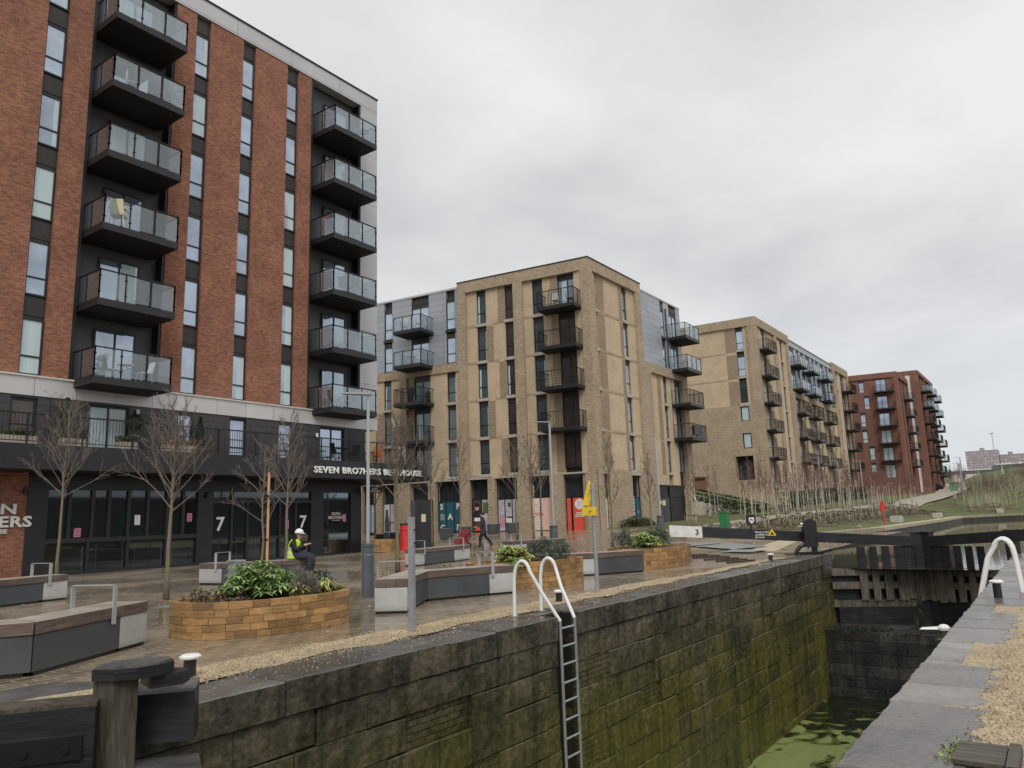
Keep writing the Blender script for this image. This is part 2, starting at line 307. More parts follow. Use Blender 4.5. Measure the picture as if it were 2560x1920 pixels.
# ------------------------------------------------------------ mesh helpers
class MB:
    def __init__(s): s.v = []; s.f = []; s.m = []; s.uvf = {}
    def quad(s, pts, mat, uv=None):
        b = len(s.v); s.v += [tuple(p) for p in pts]; s.f.append(tuple(range(b, b+len(pts)))); s.m.append(mat)
        if uv: s.uvf[len(s.f)-1] = uv
    def hexa(s, p, mat):      # p: 8 points, bottom 4 ccw then top 4
        b = len(s.v); s.v += [tuple(q) for q in p]
        for q in ((3, 2, 1, 0), (4, 5, 6, 7), (0, 1, 5, 4), (1, 2, 6, 5), (2, 3, 7, 6), (3, 0, 4, 7)):
            s.f.append(tuple(b+i for i in q)); s.m.append(mat)
    def box(s, x0, x1, y0, y1, z0, z1, mat):
        s.hexa([(x0, y0, z0), (x1, y0, z0), (x1, y1, z0), (x0, y1, z0), (x0, y0, z1), (x1, y0, z1), (x1, y1, z1), (x0, y1, z1)], mat)
    def obox(s, a, b, w, z0, z1, mat, z0b=None, z1b=None):     # box along the plan segment a-b, width w centred
        a = Vector(a[:2]); b = Vector(b[:2]); d = (b-a).normalized(); n = Vector((-d.y, d.x))*w/2
        z0b = z0 if z0b is None else z0b; z1b = z1 if z1b is None else z1b
        q = [a-n, b-n, b+n, a+n]; zz = [z0, z0b, z0b, z0]; zt = [z1, z1b, z1b, z1]
        s.hexa([(p.x, p.y, z) for p, z in zip(q, zz)]+[(p.x, p.y, z) for p, z in zip(q, zt)], mat)
    def prism(s, poly, z0, z1, mat, mat_top=None):
        n = len(poly); b = len(s.v)
        ar = sum(poly[i][0]*poly[(i+1) % n][1]-poly[(i+1) % n][0]*poly[i][1] for i in range(n))
        if ar < 0: poly = poly[::-1]
        z0l = z0 if isinstance(z0, list) else [z0]*n; z1l = z1 if isinstance(z1, list) else [z1]*n
        s.v += [(p[0], p[1], z0l[i]) for i, p in enumerate(poly)]+[(p[0], p[1], z1l[i]) for i, p in enumerate(poly)]
        s.f.append(tuple(b+i for i in reversed(range(n)))); s.m.append(mat)
        s.f.append(tuple(b+n+i for i in range(n))); s.m.append(mat_top or mat)
        for i in range(n):
            j = (i+1) % n; s.f.append((b+i, b+j, b+n+j, b+n+i)); s.m.append(mat)
    def tube(s, pts, rads, mat, sides=6, cap=True):
        if not isinstance(rads, (list, tuple)): rads = [rads]*len(pts)
        pts = [Vector(p) for p in pts]; rings = []; prev = None
        for i, p in enumerate(pts):
            d = (pts[min(i+1, len(pts)-1)]-pts[max(i-1, 0)])
            if d.length < 1e-9: d = Vector((0, 0, 1))
            d.normalize()
            if prev is None:
                a = d.cross(Vector((0, 0, 1)) if abs(d.z) < .9 else Vector((1, 0, 0))).normalized()
            else:
                a = (prev-d*prev.dot(d))
                a = a.normalized() if a.length > 1e-6 else d.orthogonal().normalized()
            prev = a; c = d.cross(a); base = len(s.v)
            for k in range(sides):
                t = 2*math.pi*k/sides; s.v.append(tuple(p+(a*math.cos(t)+c*math.sin(t))*rads[i]))
            rings.append(base)
        for i in range(len(rings)-1):
            for k in range(sides):
                k2 = (k+1) % sides; s.f.append((rings[i]+k, rings[i]+k2, rings[i+1]+k2, rings[i+1]+k)); s.m.append(mat)
        if cap:
            s.f.append(tuple(rings[0]+k for k in reversed(range(sides)))); s.m.append(mat)
            s.f.append(tuple(rings[-1]+k for k in range(sides))); s.m.append(mat)
    def lathe(s, c, prof, mat, sides=16):     # prof: (radius, z)
        pts = [(c[0], c[1], c[2]+z) for _, z in prof]; b0 = len(s.v)
        for (r0, z) in prof:
            for k in range(sides):
                t = 2*math.pi*k/sides; s.v.append((c[0]+r0*math.cos(t), c[1]+r0*math.sin(t), c[2]+z))
        for i in range(len(prof)-1):
            for k in range(sides):
                k2 = (k+1) % sides; s.f.append((b0+i*sides+k, b0+i*sides+k2, b0+(i+1)*sides+k2, b0+(i+1)*sides+k)); s.m.append(mat)
        s.f.append(tuple(b0+k for k in reversed(range(sides)))); s.m.append(mat)
        s.f.append(tuple(b0+(len(prof)-1)*sides+k for k in range(sides))); s.m.append(mat)
    def leaf(s, p, d, L, w, mat, up=None, bend=.2):
        d = Vector(d).normalized(); up = up or Vector((R_.uniform(-1, 1), R_.uniform(-1, 1), R_.uniform(-1, 1)))
        sd = d.cross(up)
        if sd.length < 1e-4: sd = d.orthogonal()
        sd.normalize(); p = Vector(p); m = p+d*L*.5; e = p+d*L-Vector((0, 0, bend*L))
        s.quad([p, m+sd*w/2, e, m-sd*w/2], mat)
    def build(s, name, parent=None, smooth=False, loc=None):
        me = bpy.data.meshes.new(name); off = Vector((0, 0, 0))
        if parent is not None and loc is None: off = Vector(parent['_w']) if '_w' in parent else Vector((0, 0, 0))
        me.from_pydata([tuple(Vector(v)-off) for v in s.v], [], s.f)
        names = []
        for m in s.m:
            if m not in names: names.append(m)
        for m in names: me.materials.append(MT[m])
        idx = {m: i for i, m in enumerate(names)}
        me.polygons.foreach_set('material_index', [idx[m] for m in s.m])
        uvl = me.uv_layers.new(name='UVMap'); uvs = [0.0]*(2*len(me.loops)); li = 0
        for fi, fc in enumerate(s.f):
            if fi in s.uvf:
                for q in s.uvf[fi]: uvs[li] = q[0]; uvs[li+1] = q[1]; li += 2
                continue
            a, b, c = Vector(s.v[fc[0]]), Vector(s.v[fc[1]]), Vector(s.v[fc[2]]); n = (b-a).cross(c-a)
            if n.length < 1e-12 and len(fc) > 3: n = (c-a).cross(Vector(s.v[fc[3]])-a)
            if n.length > 1e-12: n.normalize()
            if abs(n.z) > .7:
                for i in fc: uvs[li] = s.v[i][0]; uvs[li+1] = s.v[i][1]; li += 2
            else:
                h = math.hypot(n.x, n.y) or 1; tx, ty = -n.y/h, n.x/h
                if abs(tx) > abs(ty):
                    if tx < 0: tx, ty = -tx, -ty
                elif ty < 0: tx, ty = -tx, -ty
                for i in fc: uvs[li] = s.v[i][0]*tx+s.v[i][1]*ty; uvs[li+1] = s.v[i][2]; li += 2
        uvl.data.foreach_set('uv', uvs)
        if smooth: me.polygons.foreach_set('use_smooth', [True]*len(me.polygons))
        me.update(); o = bpy.data.objects.new(name, me); COL.objects.link(o)
        if parent is not None: o.parent = parent
        return o
def tag(o, label=None, cat=None, group=None, kind=None):
    if label: o['label'] = label
    if cat: o['category'] = cat
    if group: o['group'] = group
    if kind: o['kind'] = kind
    return o
TMP = []
def thing(name, label, cat, loc=(0, 0, 0), group=None, rz=0):
    o = bpy.data.objects.new(name, None); COL.objects.link(o); o.location = loc; o.rotation_euler = (0, 0, rz); o.empty_display_size = .2
    o['_w'] = tuple(float(c) for c in loc); TMP.append(o); return tag(o, label, cat, group)
def sub(parent, mb, name, smooth=False):   # a sub-part: same coordinates as its parent part
    o = mb.build(name, parent=None, smooth=smooth)
    root = parent
    while root.parent is not None: root = root.parent
    w = Vector(root['_w']) if '_w' in root else Vector((0, 0, 0))
    for v in o.data.vertices: v.co -= w
    o.parent = parent; return o
def single(mb, name, label, cat, loc, group=None, smooth=False):   # a thing that is one mesh, local coords around loc
    o = mb.build(name, smooth=smooth); o.location = loc; return tag(o, label, cat, group)
def struct(mb, name, kind='structure', smooth=False): return tag(mb.build(name, smooth=smooth), kind=kind)
def copy_tree(o, parent=None):
    c = o.copy(); COL.objects.link(c); c.parent = parent
    for ch in o.children: copy_tree(ch, c)
    if '_w' in c: TMP.append(c)
    return c
def text(s_, size, org, du, dn, parent, mat, depth=.03, bold=.02, name='lettering', align='LEFT', vert=None, sx=1.0, mesh_only=False, spacing=1.0):
    """lettering standing on a wall: org lower-left, du reading direction, dn outward normal"""
    cu = bpy.data.curves.new(name, 'FONT'); cu.body = s_; cu.size = size; cu.extrude = depth/2; cu.offset = bold*size; cu.align_x = align; cu.resolution_u = 2; cu.space_character = spacing
    o = bpy.data.objects.new(name, cu); COL.objects.link(o); bpy.context.view_layer.update()
    dg = bpy.context.evaluated_depsgraph_get(); me = bpy.data.meshes.new_from_object(o.evaluated_get(dg)); bpy.data.objects.remove(o); me.name = name
    du = Vector(du).normalized(); dn = Vector(dn).normalized(); uz = vert and Vector(vert).normalized() or dn.cross(du).normalized()
    root = parent
    while root is not None and root.parent is not None: root = root.parent
    w = Vector(root['_w']) if root is not None and '_w' in root else Vector((0, 0, 0))
    for v in me.vertices:
        c = v.co.copy(); v.co = Vector(org)+du*c.x*sx+uz*c.y+dn*(c.z+depth/2)-w
    me.materials.clear(); me.materials.append(MT[mat]); o = bpy.data.objects.new(name, me); COL.objects.link(o); o.parent = parent; return o
def ss(a, b, x):
    t = min(1, max(0, (x-a)/(b-a))); return t*t*(3-2*t)
# ------------------------------------------------------------ terrain
EDGE = [(27.6, 6.45), (28.2, 8.6), (34, 9.6), (45, 11.0), (55, 9.5), (80, 9.0), (98, 8.9), (104, 6.6), (110, 3.6), (125, -4), (160, -25)]
def edge_y(x):
    for (a, b), (c, d) in zip(EDGE, EDGE[1:]):
        if a <= x <= c: return b+(d-b)*(x-a)/(c-a)
    return 6.45 if x < 27.6 else -25
def lerp_tab(tab, x):
    if x <= tab[0][0]: return tab[0][1]
    for (a, b), (c, d) in zip(tab, tab[1:]):
        if x <= c: return b+(d-b)*(x-a)/(c-a)
    return tab[-1][1]
ZP = [(24, 0), (34, .3), (44, .55), (85, 1.35), (100, 1.75), (130, 2.8), (160, 4.0), (200, 6.3), (245, 9.2), (300, 9.8)]
def gz(x, y):
    base = lerp_tab(ZP, x) if x > 46 else .55*ss(24, 44, x)
    if x > 27:
        d = y-edge_y(x); lo = .1*ss(28, 44, x); k = ss(1.5, 8.0+14*ss(95, 112, x), d); base = base*k+lo*(1-k)
        if x > 110: base += 1.8*ss(110, 190, x)*ss(12, 26, d)*ss(16, 6, y)
        base += 1.0*ss(60, 100, x)*ss(9, 16, d)*ss(130, 105, x)*0.3
    else: base *= ss(7.9, 14, y)
    return base
def path_c(x):      # centre line of the walk along the lawn
    return lerp_tab([(46, 17.6), (60, 18.6), (72, 18.8), (81, 17.8), (97, 16.7), (115, 16), (121, 15), (134, 13.6), (160, 15.0), (200, 17.0), (245, 20.0), (300, 22)], x)
mb = MB()
def sheet(mb, xs, ys, zf, mat):
    b = len(mb.v); nx, ny = len(xs), len(ys)
    for x in xs:
        for y in ys: mb.v.append((x, y, zf(x, y)))
    for i in range(nx-1):
        for j in range(ny-1):
            a = b+i*ny+j; mb.f.append((a, a+ny, a+ny+1, a+1)); mb.m.append(mat(.5*(xs[i]+xs[i+1]), .5*(ys[j]+ys[j+1])) if callable(mat) else mat)
def frange(a, b, n): return [a+(b-a)*i/n for i in range(n+1)]
# plaza
mb = MB(); sheet(mb, frange(-20, 24, 4)[:-1]+frange(24, 46, 22), [7.1]+frange(9, 90, 27), lambda x, y: gz(x, y) if y > 8 else max(0, gz(x, y)), 'wet_paving')
struct(mb, 'plaza_paving')
# bank and lawn beyond the gate: follows the pool edge
mb = MB()
xs = frange(27.7, 44, 14)[:-1]+frange(44, 125, 54)[:-1]+frange(125, 300, 30); ds = [0.95, 1.5, 2.2, 3, 4, 5, 6, 7, 8, 9.5, 11, 13, 16, 20, 26, 34, 44, 60, 90]
b = len(mb.v)
for x in xs:
    for d in ds:
        y = edge_y(x)+d; z = gz(x, y)-(0.012 if x < 46 else 0.0); mb.v.append((x, y, z))
for i in range(len(xs)-1):
    for j in range(len(ds)-1):
        a = b+i*len(ds)+j; mb.f.append((a, a+len(ds), a+len(ds)+1, a+1))
        xc = .5*(xs[i]+xs[i+1]); yc = edge_y(xc)+.5*(ds[j]+ds[j+1])
        mb.m.append('grass')
struct(mb, 'lawn', smooth=True)
mb = MB(); prev = None
for x in frange(46, 290, 120):
    c = path_c(x); w = 1.3+1.5*ss(95, 180, x); row = []
    for k in range(5):
        y = c-w+2*w*k/4; row.append((x, y, gz(x, y)+.04+.2*ss(95, 130, x)))
    if prev:
        for k in range(4): mb.quad([prev[k], row[k], row[k+1], prev[k+1]], 'path_surface')
    prev = row
struct(mb, 'footpath')
mb = MB(); BF = [(45.6, 18.6), (46.4, 15.5), (51, 13.8), (57, 13.4), (63, 13.1), (75, 12.8), (93, 12.6), (108, 12.2)]
prev = None
for i in range(120):
    x = 45.6+62*i/119; yf = lerp_tab(BF, x)-.45+.25*math.sin(x*1.1); yb = min(path_c(x)-1.4, yf+4.6); row = [(x, yf+(yb-yf)*k/6, gz(x, yf+(yb-yf)*k/6)+.03) for k in range(7)]
    if prev:
        for k in range(6): mb.quad([prev[k], row[k], row[k+1], prev[k+1]], 'mulch')
    prev = row
struct(mb, 'planting_bed')
mb = MB(); mb.quad([(-400, -600, -6), (1500, -600, -6), (1500, 1500, -6), (-400, 1500, -6)], 'far_ground')
mb.quad([(258, -200, 5.0), (1400, -500, 2.0), (1400, 900, 2.0), (258, 130, 5.0)], 'far_ground')
struct(mb, 'ground')
mb = MB(); mb.prism([(33.0, 14.2), (36.5, 14.8), (33.5, 10.2), (31.8, 9.9), (28.6, 9.3), (27.6, 9.6)], .02, .16, 'slate_slab') if 0 else None
for q in ([(30.5, 12.6), (33.6, 12.2), (31.0, 9.7), (28.9, 10.4)], [(27.0, 10.2), (28.8, 10.35), (28.4, 8.9), (26.8, 9.0)], [(29.0, 14.5), (32.0, 15.6), (33.8, 12.4), (30.6, 12.8)]):
    mb.quad([(a, b, gz(a, b)+.05+.004) for a, b in q][::-1], 'slate_slab')
for q in ([(8.2, 14.6), (9.6, 14.9), (9.9, 13.7), (8.6, 13.5)], [(6.5, 15.6), (7.6, 16.2), (8.0, 15.2), (7.0, 14.8)]): mb.quad([(a, b, .006) for a, b in q][::-1], 'slate_slab')
mb.quad([(.5, 8.2), (2.8, 8.9), (3.9, 8.6), (4.2, 8.0), (3.4, 7.9), (2.4, 8.1), (.5, 7.95)] and [(a, b, .008) for a, b in ((.5, 7.9), (2.6, 7.95), (3.6, 7.7), (4.1, 8.0), (3.8, 8.5), (2.6, 8.7), (.5, 8.3))], 'wet_coping')
struct(mb, 'paving_slabs')
# gravel strips and right towpath
mb = MB(); 
prevr = None
for i, x in enumerate(frange(-12, 24.5, 140)):
    a = 7.16+.06*math.sin(x*2.3)+.05*math.sin(x*5.1+1)+R_.uniform(-.035, .035); b_ = 7.86+.05*math.sin(x*1.3)+.04*math.sin(x*4.3)+R_.uniform(-.03, .03)-.35*ss(12, 20, x)
    if prevr: mb.quad([(prevr[0], prevr[1], .012), (x, a, .012), (x, b_, .012), (prevr[0], prevr[2], .012)], 'tan_gravel')
    prevr = (x, a, b_)
struct(mb, 'gravel_strip')
mb = MB(); mb.quad([(-12, -30, -.004), (60, -30, -.004), (60, .95, -.004), (-12, .95, -.004)], 'tan_gravel'); struct(mb, 'gravel_towpath')
mb = MB(); mb.quad([(-14, 1.2, -4.2), (25.4, 1.2, -4.2), (25.4, 6.6, -4.2), (-14, 6.6, -4.2)], 'algae_water'); struct(mb, 'lock_water')
mb = MB(); mb.quad([(27.2, -60, -.5), (300, -60, -.5), (300, 16, -.5), (27.2, 16, -.5)], 'pool_water'); struct(mb, 'canal_basin_water')
# ------------------------------------------------------------ lock walls
def masonry(mb, x0, x1, yf, sgn, z_top, z_bot, seed, mat='lock_stone', brickpatch=None, ch=(.34, .46)):
    """random coursed blocks; face at yf, body going away in sgn*y"""
    rr = random.Random(seed); z = z_top; row = 0
    while z > z_bot:
        h = rr.uniform(*ch); zb = z-h; x = x0-rr.uniform(0, .5); slope = 0
        while x < x1:
            w = rr.uniform(.55, 1.35); a, b2 = max(x, x0), min(x+w, x1)
            if b2-a > .04:
                inset = rr.uniform(-.018, .03); g_ = .004; f0 = yf+sgn*inset
                j = lambda: rr.uniform(-.012, .012)
                if rr.random() < .07 and row > 0:   # brick repair
                    k = 0; zz = zb
                    while zz < z-.02:
                        xx = a+(0 if k % 2 else -.1)
                        while xx < b2:
                            p, q = max(a, xx), min(b2, xx+.22)
                            if q-p > .03: mb.box(p+.004, q-.004, min(f0+sgn*.015, yf+sgn*.3), max(f0+sgn*.015, yf+sgn*.3), zz+.004, min(zz+.075, z)-.004, mat)
                            xx += .225
                        zz += .078; k += 1
                else:
                    bv = .010
                    ya = f0; yb = yf+sgn*.3
                    q = [(a+g_+j(), zb+g_+j()), (b2-g_+j(), zb+g_+j()), (b2-g_+j(), z-g_+j()), (a+g_+j(), z-g_+j())]
                    cx_, cz_ = (a+b2)/2, (zb+z)/2
                    fr = [(px+(bv if px < cx_ else -bv), pz+(bv if pz < cz_ else -bv)) for px, pz in q]
                    n = 4; cols = max(2, int((b2-a)/.16)); 
                    # front face with a light undulation
                    base = len(mb.v); rows_ = 3
                    for r_i in range(rows_+1):
                        for c_i in range(cols+1):
                            u_, v_ = c_i/cols, r_i/rows_
                            px = (fr[0][0]*(1-u_)+fr[1][0]*u_)*(1-v_)+(fr[3][0]*(1-u_)+fr[2][0]*u_)*v_
                            pz = (fr[0][1]*(1-u_)+fr[1][1]*u_)*(1-v_)+(fr[3][1]*(1-u_)+fr[2][1]*u_)*v_
                            ed = c_i in (0, cols) or r_i in (0, rows_)
                            mb.v.append((px, ya-sgn*(0 if ed else rr.uniform(-.004, .016)), pz))
                    for r_i in range(rows_):
                        for c_i in range(cols):
                            k0 = base+r_i*(cols+1)+c_i; fc = (k0, k0+1, k0+cols+2, k0+cols+1)
                            mb.f.append(fc if sgn > 0 else fc[::-1]); mb.m.append(mat)
                    cr_ = [base, base+cols, base+rows_*(cols+1)+cols, base+rows_*(cols+1)]
                    bb = len(mb.v); mb.v += [(px, ya+sgn*bv, pz) for px, pz in q]+[(px, yb, pz) for px, pz in q]
                    edges = [[base+c for c in range(cols+1)], [base+r_*(cols+1)+cols for r_ in range(rows_+1)], [base+rows_*(cols+1)+c for c in reversed(range(cols+1))], [base+r_*(cols+1) for r_ in reversed(range(rows_+1))]]
                    for i in range(4):
                        k1, k2 = bb+i, bb+(i+1) % 4; fc = tuple([k1, k2]+edges[i][::-1]); mb.f.append(fc if sgn > 0 else fc[::-1]); mb.m.append(mat)
                        fc = (bb+4+i, bb+4+(i+1) % 4, k2, k1); mb.f.append(fc if sgn > 0 else fc[::-1]); mb.m.append(mat)
            x += w
        z = zb; row += 1
lw = thing('lock_wall', 'tall mossy stone lock chamber wall below the plaza, with the white topped ladder on it', 'lock wall', (10, 6.6, -4.6))
mb = MB(); masonry(mb, -12, 9.98, 6.40, 1, -.34, -4.7, 3); masonry(mb, 10.62, 27.3, 6.47, 1, -.34, -4.7, 5)
mb.box(-12, 9.98, 6.5, 8.0, -5, -.02, 'mortar_joint'); mb.box(10.62, 27.3, 6.57, 8.0, -5, -.02, 'mortar_joint')
mb.box(9.98, 10.62, 6.85, 8.0, -5, -.05, 'mortar_joint')
mb.build('stonework', lw)
rr = random.Random(11)
def coping_row(lw, xs, y0, y1_, z0, jag, mat, seed, side=None, vary=0):
    rr = random.Random(seed)
    for a, b in zip(xs, xs[1:]):
        y1 = y1_+rr.uniform(-1, 1)*vary
        mb = MB(); n = max(4, int((b-a)/.12)); dz = rr.uniform(-.010, .010); g_ = .006 if mat == 'wet_coping' else .011
        f_ = [(a+g_+(b-a-2*g_)*i/n, y0+rr.uniform(-.01, .012)) for i in range(n+1)]
        bk = [(a+g_+(b-a-2*g_)*i/n, y1+(jag*math.sin(i*1.7+a*3)+rr.uniform(-.5, .5)*jag)) for i in reversed(range(n+1))]
        poly = f_+bk; bv = .015
        cx_ = sum(p[0] for p in poly)/len(poly); cy_ = sum(p[1] for p in poly)/len(poly)
        inner = [(cx_+(p[0]-cx_)*(1-bv*1.4/(b-a)), cy_+(p[1]-cy_)*(1-bv*2/abs(y1-y0))) for p in poly]
        mb.prism(poly, z0, -.0+dz-.014, side or mat)
        bb = len(mb.v); m = len(poly)
        if (poly[0][0]*poly[1][1]) is None: pass
        mb.v += [(p[0], p[1], dz-.014) for p in poly]+[(p[0], p[1], dz) for p in inner]
        ar = sum(poly[i][0]*poly[(i+1) % m][1]-poly[(i+1) % m][0]*poly[i][1] for i in range(m))
        for i in range(m):
            j = (i+1) % m; fc = (bb+i, bb+j, bb+m+j, bb+m+i); mb.f.append(fc if ar > 0 else fc[::-1]); mb.m.append(mat)
        fc = tuple(bb+m+i for i in range(m)); mb.f.append(fc if ar > 0 else fc[::-1]); mb.m.append(mat)
        mb.build('coping_stone', lw)
def spans(a, b, lo, hi, seed):
    rr = random.Random(seed); o = [a]
    while o[-1] < b-lo: o.append(o[-1]+rr.uniform(lo, hi))
    o[-1] = b; return o
coping_row(lw, spans(-4, 9.95, .95, 1.6, 1), 6.37, 7.16, -.33, .03, 'wet_coping', 1, 'lock_stone', .03)
coping_row(lw, spans(10.65, 27.3, .9, 1.6, 2), 6.44, 7.16, -.33, .03, 'wet_coping', 2, 'lock_stone', .03)
coping_row(lw, [9.955, 10.645], 6.86, 7.16, -.33, .01, 'wet_coping', 4, 'lock_stone')
rwl = thing('lock_wall', 'low worn flagstone edge of the lock on the towpath side, bottom right', 'lock wall', (10, 1.0, -4.6))
mb = MB(); masonry(mb, -12, 27.3, 1.27, -1, -.30, -4.7, 8, ch=(.36, .5)); mb.box(-12, 27.3, .2, 1.15, -5, -.02, 'mortar_joint'); mb.build('stonework', rwl)
XF = [-.5, 1.0, 2.1, 3.2, 4.1, 4.95, 5.9, 6.8, 7.5, 8.5, 9.9, 11.0, 11.8, 12.6, 13.5, 14.4, 15.4, 16.4, 17.5, 18.6, 19.9, 21, 22.2, 23.6, 25, 26.2, 27.3]
coping_row(rwl, XF, 1.28, .66, -.3, .05, 'flag_coping', 9, None, .07)
# cill and upper floor below the gates
cw = thing('lock_cill', 'black wet stone cill wall under the far lock gates, dripping above the green water', 'lock wall', (26, 3.8, -4.6))
mb = MB()
rr = random.Random(4); z = -2.25; k = 0
while z > -4.8:
    h = rr.uniform(.26, .36); off = -.03*k+rr.uniform(-.02, .02); y = 1.2
    while y < 6.5:
        w = rr.uniform(.7, 1.6); mb.box(25.55+off, 27.4, y, min(y+w, 6.5)-.012, z-h+.012, z, 'cill_stone'); y += w
    z -= h; k += 1
mb.box(25.9, 29, 1.2, 6.5, -5, -2.3, 'cill_stone'); mb.build('stonework', cw)
# basin walls and strip
bw = thing('basin_wall', 'long grey canal basin wall with pale stone edging along the lawn', 'canal wall', (60, 9.5, -1))
mb = MB(); m2 = MB(); prev = None
pts = [(27.3, 6.47)]+EDGE
for (a, b) in zip(pts, pts[1:]):
    za, zb = .1*ss(28, 44, a[0]), .1*ss(28, 44, b[0])
    mb.hexa([(a[0], a[1]+.05, -2), (b[0], b[1]+.05, -2), (b[0], b[1]+.9, -2), (a[0], a[1]+.9, -2), (a[0], a[1]+.05, za-.2), (b[0], b[1]+.05, zb-.2), (b[0], b[1]+.9, zb-.2), (a[0], a[1]+.9, za-.2)], 'upper_wall_stone')
    m2.hexa([(a[0], a[1], za-.2), (b[0], b[1], zb-.2), (b[0], b[1]+.98, zb-.2), (a[0], a[1]+.98, za-.2), (a[0], a[1], za+.02), (b[0], b[1], zb+.02), (b[0], b[1]+.98, zb+.02), (a[0], a[1]+.98, za+.02)], 'tan_coping')
mb.build('wall_face', bw); m2.build('edging', bw)
# ------------------------------------------------------------ facade tools
class Fr:
    def __init__(s, o, d, out):
        s.o = Vector((o[0], o[1])); s.d = Vector(d).normalized(); n = Vector((s.d.y, -s.d.x)); s.n = n if n.dot(Vector(out)) > 0 else -n
    def p(s, a, n, z): q = s.o+s.d*a+s.n*n; return (q.x, q.y, z)
    def box(s, mb, s0, s1, n0, n1, z0, z1, mat):
        q = [s.p(s0, n0, 0), s.p(s1, n0, 0), s.p(s1, n1, 0), s.p(s0, n1, 0)]
        if (Vector(q[1])-Vector(q[0])).cross(Vector(q[2])-Vector(q[1])).z < 0: q = q[::-1]
        mb.hexa([(a[0], a[1], z0) for a in q]+[(a[0], a[1], z1) for a in q], mat)
def window(par, fr, s0, s1, z0, z1, n, tz=None, glass='window_glass', mull=None, fw=.05, frame='graphite', top=0.0, curtain=None, name='window'):
    mb = MB(); d0, d1 = n-.06, n+.01
    fr.box(mb, s0, s0+fw, d0, d1, z0, z1, frame); fr.box(mb, s1-fw, s1, d0, d1, z0, z1, frame)
    fr.box(mb, s0+fw, s1-fw, d0, d1, z0, z0+fw, frame); fr.box(mb, s0+fw, s1-fw, d0, d1, z1-fw-top, z1, 'spandrel' if top else frame)
    if tz: fr.box(mb, s0+fw, s1-fw, d0, d1-.004, tz-.03, tz+.03, frame)
    for m in (mull or []): fr.box(mb, m-.035, m+.035, d0, d1-.006, z0+fw, z1-fw-top, frame)
    w = mb.build(name, par); g = MB()
    if curtain:
        a, b = curtain; a = s0+(s1-s0)*a; b = s0+(s1-s0)*b
        fr.box(g, s0+.02, s1-.02, n-.05, n-.03, z0+.02, z1-.02-top, glass)
        fr.box(g, max(a, s0+.02), min(b, s1-.02), n-.03, n-.024, z0+.02, z1-.02-top, 'curtain_glass')
    else: fr.box(g, s0+.02, s1-.02, n-.05, n-.03, z0+.02, z1-.02-top, glass)
    sub(w, g, 'pane'); return w
def balcony(par, fr, s0, s1, n0, n1, zt, th=.25, style='glass', rh=1.08, posts=3, name='balcony'):
    mb = MB(); fr.box(mb, s0, s1, n0, n1, zt-th, zt, 'graphite'); fr.box(mb, s0+.08, s1-.08, n0+.02, n1-.08, zt-th-.03, zt-th+.01, 'soffit_black')
    b = mb.build(name, par); m = MB(); zr = zt+rh; e = .04
    def seg(a, c, k):      # a,c = (s,n)
        for i in range(k+1):
            t = i/k; s_, n_ = a[0]+(c[0]-a[0])*t, a[1]+(c[1]-a[1])*t
            fr.box(m, s_-.02, s_+.02, n_-.02, n_+.02, zt, zr, 'black_metal')
            if style == 'glass':
                for zz in (zt+.25, zt+.85):
                    fr.box(m, s_-.05, s_+.05, n_-.03, n_+.03, zz-.02, zz+.02, 'black_metal')
        lo_s, hi_s = sorted((a[0], c[0])); lo_n, hi_n = sorted((a[1], c[1]))
        fr.box(m, lo_s-.025, hi_s+.025, lo_n-.025, hi_n+.025, zr, zr+.045, 'black_metal')
        if style == 'bars':
            fr.box(m, lo_s-.01, hi_s+.01, lo_n-.012, hi_n+.012, zt+.08, zt+.11, 'black_metal')
            L = math.hypot(c[0]-a[0], c[1]-a[1]); nb = max(2, int(L/.115))
            for i in range(1, nb):
                t = i/nb; s_, n_ = a[0]+(c[0]-a[0])*t, a[1]+(c[1]-a[1])*t
                fr.box(m, s_-.008, s_+.008, n_-.008, n_+.008, zt+.1, zr+.005, 'black_metal')
    A, B_, C_, D_ = (s0+e, n0+.03), (s0+e, n1-e), (s1-e, n1-e), (s1-e, n0+.03)
    seg(A, B_, 2); seg(B_, C_, posts); seg(D_, C_, 2)
    sub(b, m, 'railing')
    if style == 'glass':
        g = MB(); t = .006
        for a, c, k in ((B_, C_, posts),):
            for i in range(k):
                u0, u1 = a[0]+(c[0]-a[0])*i/k+.05, a[0]+(c[0]-a[0])*(i+1)/k-.05
                fr.box(g, u0, u1, a[1]-t, a[1]+t, zt+.06, zr-.04, 'balcony_glass')
        for s_ in (s0+e, s1-e):
            for i in range(2):
                v0 = n0+.03+(n1-e-n0-.03)*i/2+.05; v1 = n0+.03+(n1-e-n0-.03)*(i+1)/2-.05
                fr.box(g, s_-t, s_+t, v0, v1, zt+.06, zr-.04, 'balcony_glass')
        sub(b, g, 'glass_panel')
    return b
rb = random.Random(21)
